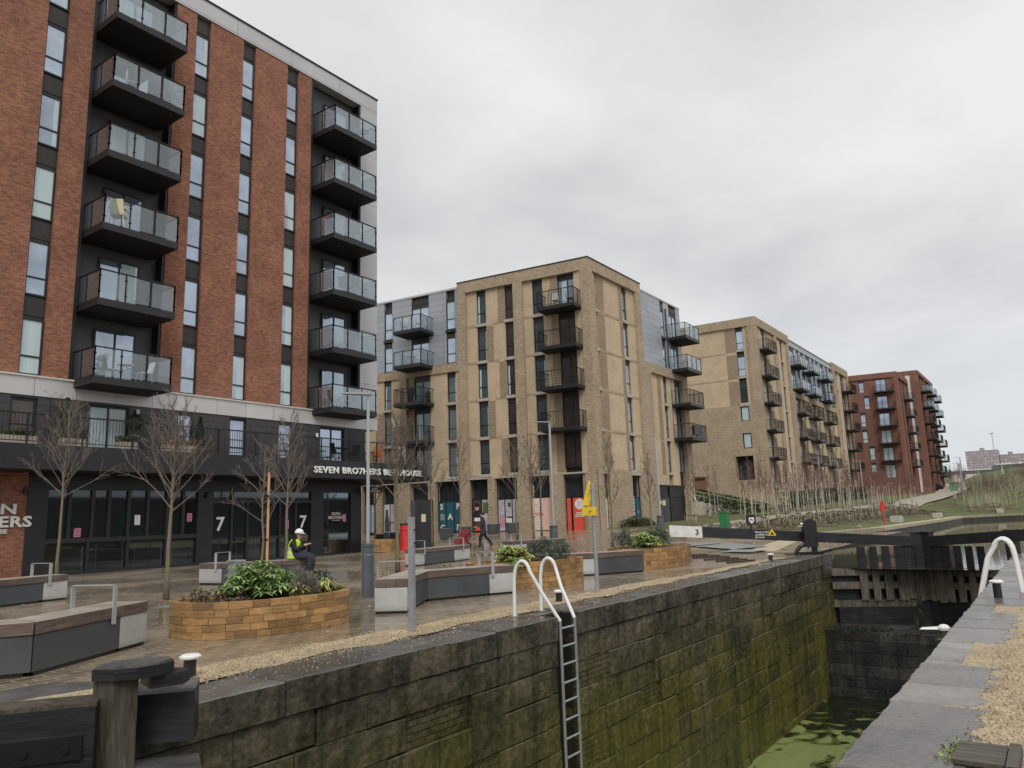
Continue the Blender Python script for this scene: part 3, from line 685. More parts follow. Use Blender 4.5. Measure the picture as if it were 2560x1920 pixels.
# ------------------------------------------------------------ building 1 : red brick block with the beer house below
B1 = thing('apartment_building', 'tall red brick apartment block above a black glazed bar, with dark stacked glass balconies', 'building', (15, 32, 0))
F1 = Fr((0, 29.2), (1, 0), (0, -1))
wall = MB(); F1.box(wall, 1.0, 28.0, -14, -.95, 0, 25.2, 'dark_panel'); F1.box(wall, 27.9, 28.41, -14, -.3, 6.4, 25.6, 'silver_cladding')
strips = [(5.3, 6.03), (11.05, 11.82), (17.14, 17.87), (19.6, 20.3), (22.18, 22.89)]; recs = [(12.72, 16.2), (23.72, 27.18)]
solid = []; cur = 1.0
for a, b in sorted(strips+recs): solid.append((cur, a)); cur = b
for a, b in solid: F1.box(wall, a, b, -.96, 0, 7.06, 24.72, 'red_brick')
wall.build('brick_wall', B1)
m = MB(); F1.box(m, 1.0, 28.42, -14, .04, 24.72, 25.58, 'silver_cladding'); F1.box(m, .98, 28.46, -14, .10, 25.58, 25.64, 'graphite'); m.build('parapet', B1)
m = MB(); F1.box(m, 27.18, 28.42, -.96, .03, 7.05, 24.72, 'silver_cladding'); m.build('silver_cladding', B1)
m = MB(); F1.box(m, 1.0, 28.42, -14, .05, 6.33, 7.0, 'band_cladding'); F1.box(m, 1.0, 28.44, -.9, .11, 7.0, 7.06, 'pale_stone'); m.build('cladding_band', B1)
m = MB()
for a, b in recs:      # recessed dark bays: back wall, cheeks, head
    F1.box(m, a, a+.14, -.95, -.02, 7.06, 24.7, 'black_metal'); F1.box(m, b-.1, b, -.95, -.05, 7.06, 24.7, 'black_metal')
    F1.box(m, a+.14, b-.1, -.95, -.55, 7.06, 24.7, 'dark_panel')
    for k in range(7): F1.box(m, a+.14, b-.1, -.55, -.50, 7.06+2.935*k-.02, 7.06+2.935*k+.02, 'graphite') if k else None
for a, b in strips:
    F1.box(m, a, b, -.95, -.16, 7.06, 24.72, 'spandrel')
    for k in range(1, 7): F1.box(m, a+.01, b-.01, -.16, -.13, 7.06+2.935*k-.9+.16, 7.06+2.935*k-.07, 'spandrel')
m.build('dark_panelling', B1)
pick = lambda: rb.choice([None, None, (.25, 1), (0, 1), (.7, 1), (.6, 1)])
for a, b in strips:
    for k in range(6):
        z = 7.08+2.935*k; window(B1, F1, a+.0, b-.02, z, z+2.06, -.10, z+.68, curtain=pick() if b < 18 else rb.choice([None, None, None, (.4, 1), (0, 1)]), fw=.06, top=.0)
for a, b, off in ((12.72, 16.2, 0), (23.72, 27.18, 0)):
    d0, d1 = (13.75, 15.4) if a < 20 else (24.98, 26.6)
    for k in range(6):
        z = 7.06+2.935*k; window(B1, F1, d0, d1, z+.02, z+2.25, -.46, None, mull=[(d0+d1)/2], fw=.07, name='balcony_door', curtain=rb.choice([None, (.1, .45), (0, 1), (.55, .9), None]))
for k in range(6):
    z = 7.05+2.935*k; balcony(B1, F1, 12.90, 15.90, -.5, 1.5, z, .27); balcony(B1, F1, 24.02, 26.97, -.5, 1.5, z, .27)
# terrace storey
m = MB(); ops = [(7.4, 8.1), (10.9, 11.75), (13.55, 15.05), (17.08, 17.8), (19.53, 20.38), (22.12, 22.95), (24.58, 26.12)]; cur = 1.0
for a, b in ops: F1.box(m, cur, a, -.95, 0, 4.45, 6.33, 'brown_cladding'); cur = b; F1.box(m, a, b, -.95, 0, 6.24, 6.33, 'dark_cladding'); F1.box(m, a, b, -.95, -.3, 4.45, 6.24, 'interior')
F1.box(m, cur, 27.6, -.95, 0, 4.45, 6.33, 'dark_cladding'); F1.box(m, 27.4, 27.6, -14, -.95, 4.45, 6.33, 'dark_cladding'); m.build('terrace_wall', B1)
for i, (a, b) in enumerate(ops):
    window(B1, F1, a, b, 4.47, 6.22, -.08, 4.95 if b-a < .9 and i > 1 else None, mull=[(a+b)/2] if b-a > 1.2 else None, glass='brown_glass' if i < 2 else 'window_glass', fw=.07, curtain=(0, 1) if i == 2 else None)
m = MB(); F1.box(m, -6, 30.72, -4.2, 1.5, 4.37, 4.45, 'graphite'); F1.box(m, -6, 30.72, 1.42, 1.52, 3.62, 4.47, 'graphite')
F1.box(m, 30.64, 30.72, -4.2, 1.42, 3.62, 4.47, 'graphite'); F1.box(m, -6, 30.64, -4.2, 1.42, 3.60, 3.66, 'soffit_black'); m.build('terrace_deck', B1)
m = MB()
def railing(m, a, b, za, rh=1.0, step=.115, post=1.75):
    a = Vector(a); b = Vector(b); L = (b-a).length; d = (b-a)/L; nb = int(L/step)
    m.obox(a, b, .05, za+rh, za+rh+.05, 'black_metal'); m.obox(a, b, .03, za+.08, za+.11, 'black_metal')
    for i in range(nb+1):
        p = a+d*(L*i/nb); w = .012; m.obox(p-d*w/2, p+d*w/2, w, za+.1, za+rh, 'black_metal')
    k = max(1, round(L/post))
    for i in range(k+1):
        p = a+d*(L*i/k); m.obox(p-d*.025, p+d*.025, .05, za, za+rh, 'black_metal')
railing(m, (2, 27.78), (30.62, 27.78), 4.47); railing(m, (30.62, 27.85), (30.62, 33.3), 4.47); m.build('terrace_railing', B1)
# ground floor
m = MB(); F1.box(m, -6, 11.68, -1, 0, 0, 3.62, 'red_brick'); m.build('ground_brick_wall', B1)
m = MB(); fz = 3.62
F1.box(m, 11.68, 27.3, -.3, 0, 3.02, fz, 'graphite')
for zz in frange(3.06, 3.56, 6): F1.box(m, 11.7, 27.28, 0, .02, zz, zz+.04, 'black_metal')
for a, b in ((11.68, 12.35), (18.15, 18.88), (24.08, 24.84), (26.6, 27.3)): F1.box(m, a, b, -.6, .03, 0, 3.05, 'graphite')
F1.box(m, 12.35, 18.15, -.14, .02, 1.12, 1.28, 'graphite'); F1.box(m, 12.35, 24.08, -.14, .02, 0, .09, 'graphite'); F1.box(m, 24.84, 26.6, -.14, .02, 0, .08, 'graphite')
for s_ in (13.82, 15.3, 16.84): F1.box(m, s_-.05, s_+.05, -.14, .012, .09, 1.12, 'graphite')
for s_ in (13.1, 13.92, 14.52, 15.27, 16.03, 16.84, 17.53): F1.box(m, s_-.06, s_+.06, -.14, .012, 1.28, 3.02, 'graphite')
F1.box(m, 18.88, 24.08, -.14, .02, 2.53, 2.66, 'graphite')
for s_ in (19.8, 20.58, 21.45, 22.3, 23.2): F1.box(m, s_-.05, s_+.05, -.14, .012, .09, 2.53, 'graphite')
for s_ in (19.8, 21.45): F1.box(m, s_-.05, s_+.05, -.14, .012, 2.66, 3.02, 'graphite')
F1.box(m, 20.0, 20.58, -.13, .0, .9, 1.02, 'graphite'); F1.box(m, 20.6, 23.2, -.13, .0, .95, 1.05, 'graphite')
sf = m.build('shopfront_frame', B1)
g = MB()
for a, b, z0, z1 in ((12.35, 18.15, .09, 3.02), (18.88, 24.08, .09, 3.02), (24.84, 26.6, .08, 3.02)): F1.box(g, a, b, -.085, -.075, z0, z1, 'shop_glass')
sub(sf, g, 'glass')
m = MB(); F1.box(m, 11.7, 27.3, -4.2, -4.1, 0, 3.6, 'interior'); F1.box(m, 11.7, 27.3, -4.2, -.3, 0.005, .03, 'interior'); F1.box(m, 11.7, 27.3, -4.2, -.31, 3.3, 3.4, 'interior')
for s_ in (12.6, 15.9, 17.3, 21.7, 25.8): F1.box(m, s_, s_+.5, -3.2, -2.9, .03, 3.3, 'interior_teal')
for s_, w in ((14.4, 1.3), (19.2, .8), (22.5, .6), (25.2, .5)): F1.box(m, s_, s_+w, -3.9, -3.8, .4, 2.3, 'grey_stripe' if w < .7 else 'interior_teal')
m.build('interior', B1)
m = MB()
for s_ in (12.9, 14.3, 15.8, 17.4, 19.5, 20.9, 21.9, 23.5, 25.6):
    for q in (-.25, .25):
        F1.box(m, s_+q-.012, s_+q+.012, -.9, -.876, .03, .95, 'galvanised'); F1.box(m, s_+q-.012, s_+q+.012, -1.3, -1.276, .03, .95, 'galvanised')
    F1.box(m, s_-.35, s_+.35, -1.35, -.85, .95, .99, 'brown_plastic')
m.build('bar_table', B1)
for s_, w_, n_ in ((12.7, .55, -1.0), (14.75, .45, -1.6), (15.45, .3, -1.6), (20.9, .4, -2.2)):
    m = MB(); F1.box(m, s_, s_+w_, n_-.06, n_, 2.32, 2.37, 'lamp_glow'); m.build('ceiling_lamp', B1)

gp = MB()
L1 = text('SEVEN BRO7HERS BEERHOUSE', .415, (22.93, 27.66, 3.86), (1, 0, 0), (0, -1, 0), B1, 'white_paint', .06, .026, 'sign_lettering', spacing=1.12)
w_ = max(v.co.x for v in L1.data.vertices)-min(v.co.x for v in L1.data.vertices); x0_ = min(v.co.x for v in L1.data.vertices)
for v in L1.data.vertices: v.co.x = x0_+(v.co.x-x0_)*7.28/w_
def wide(o, W_, right=None):
    xs_ = [v.co.x for v in o.data.vertices]; a, b = min(xs_), max(xs_)
    for v in o.data.vertices: v.co.x = (b-(b-v.co.x)*W_/(b-a)) if right else (a+(v.co.x-a)*W_/(b-a))
for s_, sz, z, x0, W_ in (('SEVEN', .47, 2.19, 9.33, 2.0), ('BRO7HERS', .50, 1.75, 8.65, 3.18), ('BEERHOUSE', .20, 1.53, 9.75, 1.35)):
    wide(text(s_, sz, (x0, 29.17, z), (1, 0, 0), (0, -1, 0), B1, 'white_paint', .05, .03, 'wall_lettering', spacing=1.06), W_)
for x0, z in ((19.06, 1.38), (23.45, 1.38)): text('7', .80, (x0, 29.25, z), (1, 0, 0), (0, -1, 0), B1, 'curtain_glass' if 0 else 'white_paper', .008, .02, 'window_lettering')
text('SEVEN', .2, (25.4, 29.25, 1.92), (1, 0, 0), (0, -1, 0), B1, 'white_paper', .006, .005, 'window_lettering'); text('BRO7HERS', .2, (25.2, 29.25, 1.74), (1, 0, 0), (0, -1, 0), B1, 'white_paper', .006, .005, 'window_lettering')
m = MB(); F1.box(m, 25.45, 25.95, -.052, -.048, 1.66, 1.68, 'white_paper'); m.build('window_lettering', B1)
for s_, z, w, h, mt, lb in ((13.45, 1.32, .24, .32, 'pink_paper', 'square pink notice low in the leftmost bar window'), (17.85, 1.78, .22, .34, 'pink_paper', 'pink notice in the window beside the black pillar'), (22.75, 1.36, .2, .38, 'pink_paper', 'pink notice in the bar window behind the seated person'), (26.25, 1.6, .2, .36, 'pink_paper', 'pink notice on the bar window nearest the corner'), (15.66, 1.7, .22, .38, 'white_paper', 'blank white notice in the middle of the folding windows')):
    m = MB(); F1.box(m, s_-w/2, s_+w/2, -.07, -.062, z, z+h, mt)
    if mt == 'pink_paper':
        for q in range(4): F1.box(m, s_-w*.34, s_+w*.34, -.062, -.060, z+h*(.15+.2*q), z+h*(.2+.2*q), 'maroon_cloth')
    o = m.build('poster'); tag(o, lb, 'poster', 'small notices in the bar windows')
# side sign and wall lamps
t_ = thing('hanging_sign', 'small black projecting sign with white lettering at the bar corner', 'sign', (27.6, 29.0, 3.1)); m = MB(); m.box(27.32, 28.25, 28.6, 28.66, 3.02, 3.3, 'black_metal'); m.box(27.3, 27.34, 28.6, 29.0, 3.12, 3.2, 'black_metal'); m.build('board', t_)
text('SEVEN', .13, (27.5, 28.59, 3.17), (1, 0, 0), (0, -1, 0), t_, 'white_paint', .01, .01); text('BRO7HERS', .13, (27.42, 28.59, 3.05), (1, 0, 0), (0, -1, 0), t_, 'white_paint', .01, .01)
for x_, z_, col, lb in ((11.55, 2.85, 'black_metal', 'small black cylinder wall lamp on the red brick beside the bar'), (15.35, 5.95, 'white_paint', 'white wall lamp beside the round topiary on the terrace'), (24.3, 5.65, 'white_paint', 'white wall lamp near the terrace door at the corner'), (18.52, 2.75, 'black_metal', 'small black wall lamp on the pillar between the bar windows')):
    m = MB(); m.lathe((0, 0, 0), [(.05, 0), (.06, .02), (.06, .22), (.05, .24)], col, 10); m.box(-.03, .03, 0, .12, .08, .16, 'black_metal'); single(m, 'wall_lamp', lb, 'lamp', (x_, 29.09 if x_ < 12 or x_ > 15 else 29.1, z_), 'wall lamps on the red block')
# ------------------------------------------------------------ building 2 : buff brick corner block
def column_fill(B, fr, cols, zb, zt, floors, back=-1.2, glass='dark_glass', pan='buff_brick', sill='stone_sill', lintel=True, n_p=-.22, n_w=-.42):
    """cols: (s0,s1,kind,[opts]) kinds pier/panel/dog/win/door; returns masonry mesh builders"""
    w = MB(); dg = MB(); sl = MB()
    for c in cols:
        a, b, k = c[:3]; op = c[3] if len(c) > 3 else {}
        if k == 'pier': fr.box(w, a, b, back, 0, zb, zt, 'grey_buff_brick' if pan == 'buff_brick' else pan)
        elif k == 'panel': fr.box(w, a, b, back, n_p, zb, zt, pan)
        elif k == 'dog':
            fr.box(w, a, b, back, n_p, zb, zt, pan)
            for i, (z0, z1) in enumerate(floors):
                if i % 2 == op.get('par', 0) or op.get('all'): fr.box(dg, a, b, n_p, n_p+.02, z0-.2, z1-.05, 'dogtooth_brick' if pan == 'buff_brick' else pan)
        elif k in ('win', 'door'):
            fr.box(w, a, b, back, n_w-.12, zb, zt, 'spandrel')
            for i, (z0, z1) in enumerate(floors):
                if i in op.get('skip', ()): continue
                g_ = op.get('glass', glass); g_ = g_[i] if isinstance(g_, (list, tuple)) else g_
                if k == 'win':
                    window(B, fr, a, b, z0, z1, n_w+.06, z0+(z1-z0)*.32, glass=g_, fw=.06, top=.32, frame='black_metal', curtain=rb.choice([None, None, None, (.0, .2), (.75, 1)]))
                    fr.box(sl, a-.06, b+.06, n_w-.1, n_p+.07, z0-.24, z0-.02, sill)
                else:
                    window(B, fr, a, b, z0+.05, z1-.1, n_w+.06, None, glass=g_, mull=[(a+b)/2], fw=.07, top=.25, frame='black_metal', name='balcony_door', curtain=rb.choice([None, None, (.55, .8)]))
                    fr.box(sl, a, b, n_w-.1, n_w+.10, z1-.1, z1+.30, 'spandrel')
    w.build('masonry', B)
    if dg.f: dg.build('patterned_brick', B)
    if sl.f: sl.build('sill_course', B)
B2 = thing('apartment_building', 'six storey buff brick corner apartment block with black barred balconies and coloured shop window graphics', 'building', (52, 34, .5))
dL = Vector((-1.34, 10.92)).normalized(); F2 = Fr((44.9, 25.04), dL, (-1, -.1)); F2R = Fr((44.9, 25.04), (1, 0), (0, -1))
FL2 = [(16.15, 18.74), (13.27, 15.9), (10.4, 13.03), (7.5, 10.15), (4.75, 7.26)]
core = MB()
cq = [F2.p(.3, -1.1, 0), F2.p(11, -1.1, 0), F2.p(21, -1.3, 0), (62, 46, 0), (61.6, 26.2, 0), (46.1, 26.2, 0)]
core.prism([(p[0], p[1]) for p in cq], -.2, 19.0, 'dark_panel'); core.build('core', B2)
dgl = ['window_glass', 'dark_glass', 'dark_glass', 'dark_glass', 'dark_glass']
cols = [(0.0, .63, 'pier'), (.63, .95, 'panel'), (.95, 2.55, 'door', {'glass': ['window_glass', 'brown_glass', 'brown_glass', 'brown_glass', 'brown_glass']}), (2.55, 3.1, 'dog', {'all': 1}), (3.1, 3.72, 'panel'), (3.72, 4.58, 'win'), (4.58, 5.31, 'panel'),
        (5.31, 6.1, 'pier'), (6.1, 6.93, 'win', {'glass': 'brown_glass'}), (6.93, 7.5, 'dog', {'par': 0}), (7.5, 7.95, 'panel'), (7.95, 8.56, 'dog', {'par': 1}), (8.56, 9.39, 'win'), (9.39, 10.28, 'panel'), (10.28, 11.0, 'pier')]
column_fill(B2, F2, cols, 4.45, 18.76, FL2, glass='dark_glass')
cols = [(0.002, .63, 'panel'), (.63, 1.5, 'win'), (1.5, 2.55, 'dog', {'all': 1}), (2.55, 4.95, 'panel'), (4.95, 5.45, 'dog', {'all': 1}), (5.45, 6.3, 'win'), (6.3, 7.5, 'panel'), (7.5, 8.38, 'pier')]
F2R.box(core, 0, 0, 0, 0, 0, 0, 'dark_panel') if 0 else None
column_fill(B2, F2R, cols, 4.45, 18.76, FL2, glass='window_glass')
m = MB()
m.prism([F2R.p(.0, 0, 0)[:2], F2R.p(.63, 0, 0)[:2], F2R.p(.63, -.9, 0)[:2], F2.p(.6, -.9, 0)[:2], F2.p(.0, 0, 0)[:2]], .3, 18.76, 'grey_buff_brick') if 0 else F2R.box(m, 0.004, .63, -.6, -.003, .3, 18.76, 'grey_buff_brick')
ot = [F2.p(0, .0, 0), F2.p(11, 0, 0), F2.p(11, -1.5, 0), (47, 27, 0), (53.28, 26.6, 0), (53.28, 25.04, 0)]
m.prism([(p[0], p[1]) for p in ot], 18.75, 19.62, 'grey_buff_brick'); ot2 = [F2.p(-.05, .05, 0), F2.p(11.03, .05, 0), F2.p(11, -1.5, 0), (47, 27, 0), (53.32, 26.6, 0), (53.32, 24.99, 0)]
m.prism([(p[0], p[1]) for p in ot2], 19.62, 19.68, 'spandrel'); m.build('top_band', B2)
# light string courses between floors
m = MB()
for z0, z1 in FL2:
    for a, b in ((4.62, 5.31), (7.5, 7.9), (9.45, 10.28)): F2.box(m, a, b, -.22, -.205, z0-.24, z0-.06, 'grey_buff_brick')
    for a, b in ((1.56, 4.9), (6.4, 7.5)): F2R.box(m, a, b, -.22, -.195, z0-.24, z0-.06, 'grey_buff_brick')
m.build('string_course', B2)
for i, (z0, z1) in enumerate(FL2[:4]): balcony(B2, F2, .66, 3.56, -.35, 1.2, z0+.02, .26, 'bars')
# left zinc wing
wl = [(11.0, 11.4, 'panel'), (11.4, 12.22, 'win'), (12.22, 13.86, 'panel'), (13.86, 15.56, 'door'), (15.56, 17.5, 'panel'), (17.5, 18.3, 'win'), (18.3, 21.5, 'panel')]
column_fill(B2, F2, wl, 13.4, 19.3, [(16.15, 18.72), (13.45, 15.8)], glass='window_glass', pan='zinc_cladding', n_p=-.3, n_w=-.42, sill='spandrel')
wl = [(11.0, 11.4, 'panel'), (11.4, 12.2, 'win'), (12.2, 13.75, 'panel'), (13.75, 15.35, 'door'), (15.35, 15.95, 'dog', {'all': 1}), (15.95, 16.6, 'pier'), (16.6, 17.55, 'panel'), (17.55, 18.3, 'win'), (18.3, 19.1, 'dog', {'par': 1}), (19.1, 21.5, 'panel')]
column_fill(B2, F2, wl, 4.45, 12.72, [(10.4, 12.7), (7.5, 10.15), (4.75, 7.26)], glass='dark_glass')
m = MB(); F2.box(m, 11.0, 21.5, -1.2, -.1, 12.72, 13.38, 'grey_buff_brick'); F2.box(m, 11.0, 21.5, -1.2, -.26, 19.3, 19.45, 'silver_cladding'); m.build('wing_band', B2)
for i, zt in enumerate((16.17, 13.4)): balcony(B2, F2, 13.42, 16.05, -.4, 1.5, zt, .26, 'glass', posts=3)
for i, zt in enumerate((10.45, 7.5)): balcony(B2, F2, 13.42, 16.05, -.4, 1.5, zt, .26, 'bars')
# right zinc wing
m = MB(); F2R.box(m, 8.38, 16.74, -12, -1.2, .2, 19.2, 'zinc_cladding'); m.build('wing_core', B2)
wr = [(8.38, 12.65, 'panel'), (12.65, 13.35, 'win'), (13.35, 14.4, 'panel'), (14.4, 15.9, 'door'), (15.9, 16.74, 'panel')]
column_fill(B2, F2R, wr, 13.35, 19.3, [(16.15, 18.72), (13.45, 15.8)], glass='window_glass', pan='zinc_cladding', n_p=-.3, n_w=-.42, sill='spandrel')
wr = [(8.38, 9.5, 'pier'), (9.5, 10.9, 'panel'), (10.9, 11.6, 'dog', {'all': 1}), (11.6, 12.1, 'panel'), (12.1, 12.85, 'win'), (12.85, 14.3, 'panel'), (14.3, 15.65, 'door'), (15.65, 16.74, 'pier')]
column_fill(B2, F2R, wr, 3.7, 12.6, [(10.4, 12.55), (7.5, 10.15), (4.75, 7.26)], glass='window_glass')
m = MB(); F2R.box(m, 8.38, 16.76, -1.2, -.0, 12.6, 13.35, 'grey_buff_brick'); F2R.box(m, 8.38, 16.76, -12, -.26, 19.3, 19.42, 'silver_cladding'); m.build('wing_band', B2)
for zt in (16.17, 13.4): balcony(B2, F2R, 13.65, 16.7, -.4, 1.42, zt, .26, 'glass')
for zt in (10.45, 7.6): balcony(B2, F2R, 13.6, 16.7, -.4, 1.42, zt, .26, 'bars')
m = MB()
for s_, z0, z1 in ((13.6, 7, 18.7), (8.5, 4, 18.9)): F2R.box(m, s_, s_+.09, -.29, -.2, z0, z1, 'dark_panel' if s_ > 9 else 'spandrel')
m.build('drainpipe', B2)
# ground floor
m = MB(); op = [(.95, 2.62), (3.66, 5.29), (6.25, 8.06), (8.68, 10.25), (11.14, 13.24), (13.95, 15.67), (17.18, 18.44), (19.17, 20.3)]; cur = 0.0
for a, b in op: F2.box(m, cur, a, -1.2, -.01, .2, 4.45, 'grey_buff_brick'); cur = b; F2.box(m, a, b, -1.2, -.55, .2, 4.45, 'interior'); F2.box(m, a-.08, b+.08, -.3, .02, 4.36, 4.47, 'stone_sill')
F2.box(m, cur, 21.5, -1.2, -.01, .2, 4.45, 'grey_buff_brick')
opr = [(.75, 1.5), (5.1, 6.5)]; cur = .004
for a, b in opr: F2R.box(m, cur, a, -1.2, -.012, .2, 4.45, 'grey_buff_brick'); cur = b; F2R.box(m, a, b, -1.2, -.4, .2, 4.45, 'interior'); F2R.box(m, a-.05, b+.1, -.3, .02, 4.3, 4.47, 'stone_sill')
F2R.box(m, cur, 8.38, -1.2, -.012, .2, 4.45, 'grey_buff_brick'); F2R.box(m, 8.38, 9.66, -1.2, -.012, .2, 3.7, 'grey_buff_brick'); F2R.box(m, 9.66, 15.6, -1.2, -.5, .2, 3.7, 'graphite'); F2R.box(m, 15.6, 16.74, -1.2, -.012, .2, 3.7, 'grey_buff_brick')
m.build('ground_floor_wall', B2)
m = MB(); F2R.box(m, 9.66, 15.6, -.5, -.45, 2.75, 2.85, 'black_metal'); F2R.box(m, 12.4, 12.5, -.5, -.4, .4, 3.65, 'black_metal'); F2R.box(m, 15.5, 15.6, -.5, -.4, .4, 3.65, 'black_metal')
F2R.box(m, 10.0, 12.3, -.48, -.44, .45, 2.7, 'dark_panel'); F2R.box(m, 11.13, 11.16, -.44, -.43, .45, 2.7, 'black_metal'); m.build('service_door', B2)
m = MB(); F2R.box(m, 10.9, 11.5, -.44, -.42, 2.1, 2.5, 'cream_plastic'); m.build('door_notice', B2)
# window graphics (flat panels in the ground floor openings)
def fpt(fr, s_, n_, z_): return Vector(fr.p(s_, n_, z_))
def graphic(s0, s1, z0, z1, mat, lab, fr=F2, n=-.33, mulls=(), extra=None):
    t_ = thing('window_graphic', lab, 'sign', fr.p((s0+s1)/2, n, z0), 'shop window graphics along the buff block'); m = MB(); mm = mat if isinstance(mat, list) else [(s0, s1, mat)]
    for a, b, k in mm: fr.box(m, a, b, n-.04, n, z0, z1, k)
    for q in mulls: fr.box(m, q-.03, q+.03, n-.03, n+.03, z0, 4.36, 'black_metal')
    fr.box(m, s0-.06, s0, n-.03, n+.03, z0, 4.36, 'black_metal'); fr.box(m, s1, s1+.06, n-.03, n+.03, z0, 4.36, 'black_metal'); fr.box(m, s0, s1, n-.03, n+.025, z1, z1+.06, 'black_metal')
    m.build('panel', t_); return t_
rd = -dL.to_3d(); dn2 = F2.n.to_3d()
def ltr(par, s_, sz, s, z, mat='white_paint', b=.02, fr=F2, n=-.33, rdv=None): text(s_, sz, fpt(fr, s, n+.002, z), rdv or rd, fr.n.to_3d(), par, mat, .01, b)
t_ = graphic(11.2, 13.2, .62, 2.84, 'teal_panel', 'dark teal window panel spelling SPACE in big white letters', mulls=(11.82, 12.52))
for c, s, z in (('S', 13.08, 2.3), ('P', 11.62, 2.3), ('A', 12.38, 1.55), ('C', 13.08, .75), ('E', 11.62, .75)): ltr(t_, c, .58, s, z, b=.03)
m = MB()
for i in range(6): F2.box(m, 12.66+.12*(i % 2), 13.08, -.33, -.325, 1.52+.08*i, 1.545+.08*i, 'white_paint')
m.build('small_print', t_)
t_ = graphic(8.72, 10.2, .62, 2.9, [(8.72, 9.4, 'poster_grey'), (9.4, 10.2, 'poster_dark')], 'dark portrait poster beside a pale picture in a shop window', mulls=(9.4,))
m = MB(); c_ = fpt(F2, 9.8, -.30, 2.35)
for (du, dz, rx, rz, mt) in ((0, 0, .17, .24, 'skin'), (0, .16, .19, .16, 'black_cloth'), (0, -.62, .34, .38, 'black_cloth')):
    b0 = len(m.v); n_ = 16
    for k in range(n_):
        a_ = 2*math.pi*k/n_; p = c_+rd*(du+rx*math.cos(a_))+Vector((0, 0, dz+rz*math.sin(a_)))+dn2*(.004 if mt != 'skin' else .0); m.v.append(tuple(p))
    m.f.append(tuple(range(b0, b0+n_))); m.m.append(mt)
F2.box(m, 9.6, 10.0, -.33, -.31, .65, .95, 'orange_panel'); F2.box(m, 8.8, 9.3, -.33, -.31, 1.9, 2.7, 'leaf_mid'); F2.box(m, 9.55, 10.05, -.305, -.295, 1.35, 1.6, 'white_paper'); m.build('picture', t_)
t_ = graphic(6.3, 8.0, .62, 2.84, 'poster_grey', 'pale window picture of a bright room with furniture', mulls=(6.85, 7.45)); m = MB()
F2.box(m, 6.9, 7.4, -.33, -.315, .7, 1.5, 'dirty_white'); F2.box(m, 6.9, 7.3, -.33, -.31, 1.5, 1.62, 'poster_dark'); F2.box(m, 7.6, 7.9, -.33, -.31, .9, 1.7, 'pink_paper'); F2.box(m, 6.98, 7.2, -.33, -.31, 2.3, 2.6, 'dark_panel'); m.build('picture', t_)
t_ = graphic(3.7, 5.25, .6, 2.84, [(3.7, 4.6, 'pink_panel'), (4.6, 5.25, 'dirty_white')], 'salmon pink window panel with the word YOGA and a small timetable', mulls=(4.6,)); ltr(t_, 'YOGA', .3, 5.2, 1.6, 'orange_panel', .02); m = MB()
for i in range(9):
    for j in range(3): F2.box(m, 4.7+.18*j, 4.82+.18*j, -.33, -.325, .75+.2*i, .84+.2*i, 'pink_panel')
F2.box(m, 3.75, 4.5, -.33, -.325, 1.68, 1.7, 'dirty_white'); m.build('small_print', t_)
t_ = graphic(1.0, 2.55, .55, 2.75, [(1.12, 2.1, 'orange_panel'), (2.25, 2.55, 'orange_panel'), (2.1, 2.25, 'black_metal'), (1.0, 1.12, 'black_metal')], 'orange red window panel with a white roundel and white lines of print'); m = MB(); c_ = fpt(F2, 1.6, -.322, 2.3); b0 = len(m.v)
for k in range(24): m.v.append(tuple(c_+rd*.36*math.cos(k*math.pi/12)+Vector((0, 0, .36*math.sin(k*math.pi/12)))))
m.f.append(tuple(range(24))); m.m.append('white_paint')
for i in range(3): F2.box(m, 1.25+.05*i, 1.98-.05*i, -.33, -.324, 1.45+.12*i, 1.5+.12*i, 'white_paint')
for i in range(3): F2.box(m, 1.42, 1.78, -.32, -.316, 2.13+.14*i, 2.18+.14*i, 'poster_grey')
m.build('roundel', t_)
t_ = graphic(17.22, 18.4, .7, 2.87, [(17.22, 17.8, 'poster_grey'), (17.8, 18.4, 'dirty_white')], 'window picture of a grey lounge chair near the bar corner', mulls=(17.8,)); m = MB()
pts = [(.0, .0), (.42, 0), (.44, .7), (.36, 1.1), (.30, 1.35), (.34, 1.6), (.2, 1.75), (.04, 1.6), (.06, 1.3), (-.02, .8)]; m.quad([tuple(fpt(F2, 18.3, -.32, .75)+rd*a+Vector((0, 0, b))) for a, b in pts], 'dark_panel')
F2.box(m, 17.3, 17.75, -.33, -.315, 1.4, 1.5, 'poster_dark'); F2.box(m, 17.35, 17.42, -.33, -.315, .75, 1.4, 'poster_dark'); m.build('picture', t_)
t_ = graphic(19.2, 20.25, .7, 2.87, 'blue_panel', 'pale blue window panel with white letters beside the bar corner', mulls=(19.72,)); ltr(t_, 'D', .5, 19.58, 2.3, b=.02); ltr(t_, 'A', .5, 19.58, .8, b=.02)
t_ = graphic(5.14, 6.46, .6, 2.66, 'teal_panel', "slim teal window panel reading LET'S CHAT up its edge", F2R, -.2, (5.75,)); text("LET'S CHAT", .42, fpt(F2R, 5.58, -.195, .68), (0, 0, 1), (0, -1, 0), t_, 'white_paint', .01, .02)
for i in range(3): pass
m = MB(); F2R.box(m, 5.9, 6.3, -.2, -.19, 1.6, 1.62, 'white_paint'); F2R.box(m, 5.9, 6.3, -.2, -.19, 1.7, 1.72, 'white_paint'); m.build('small_print', t_)
t_ = graphic(.8, 1.46, .6, 2.66, 'dirty_white', 'narrow white poster in the slit window by the corner pier', F2R, -.2); m = MB(); F2R.box(m, .9, 1.3, -.2, -.19, .8, 1.5, 'poster_dark'); F2R.box(m, .95, 1.35, -.2, -.19, 2.3, 2.35, 'maroon_cloth'); m.build('picture', t_)
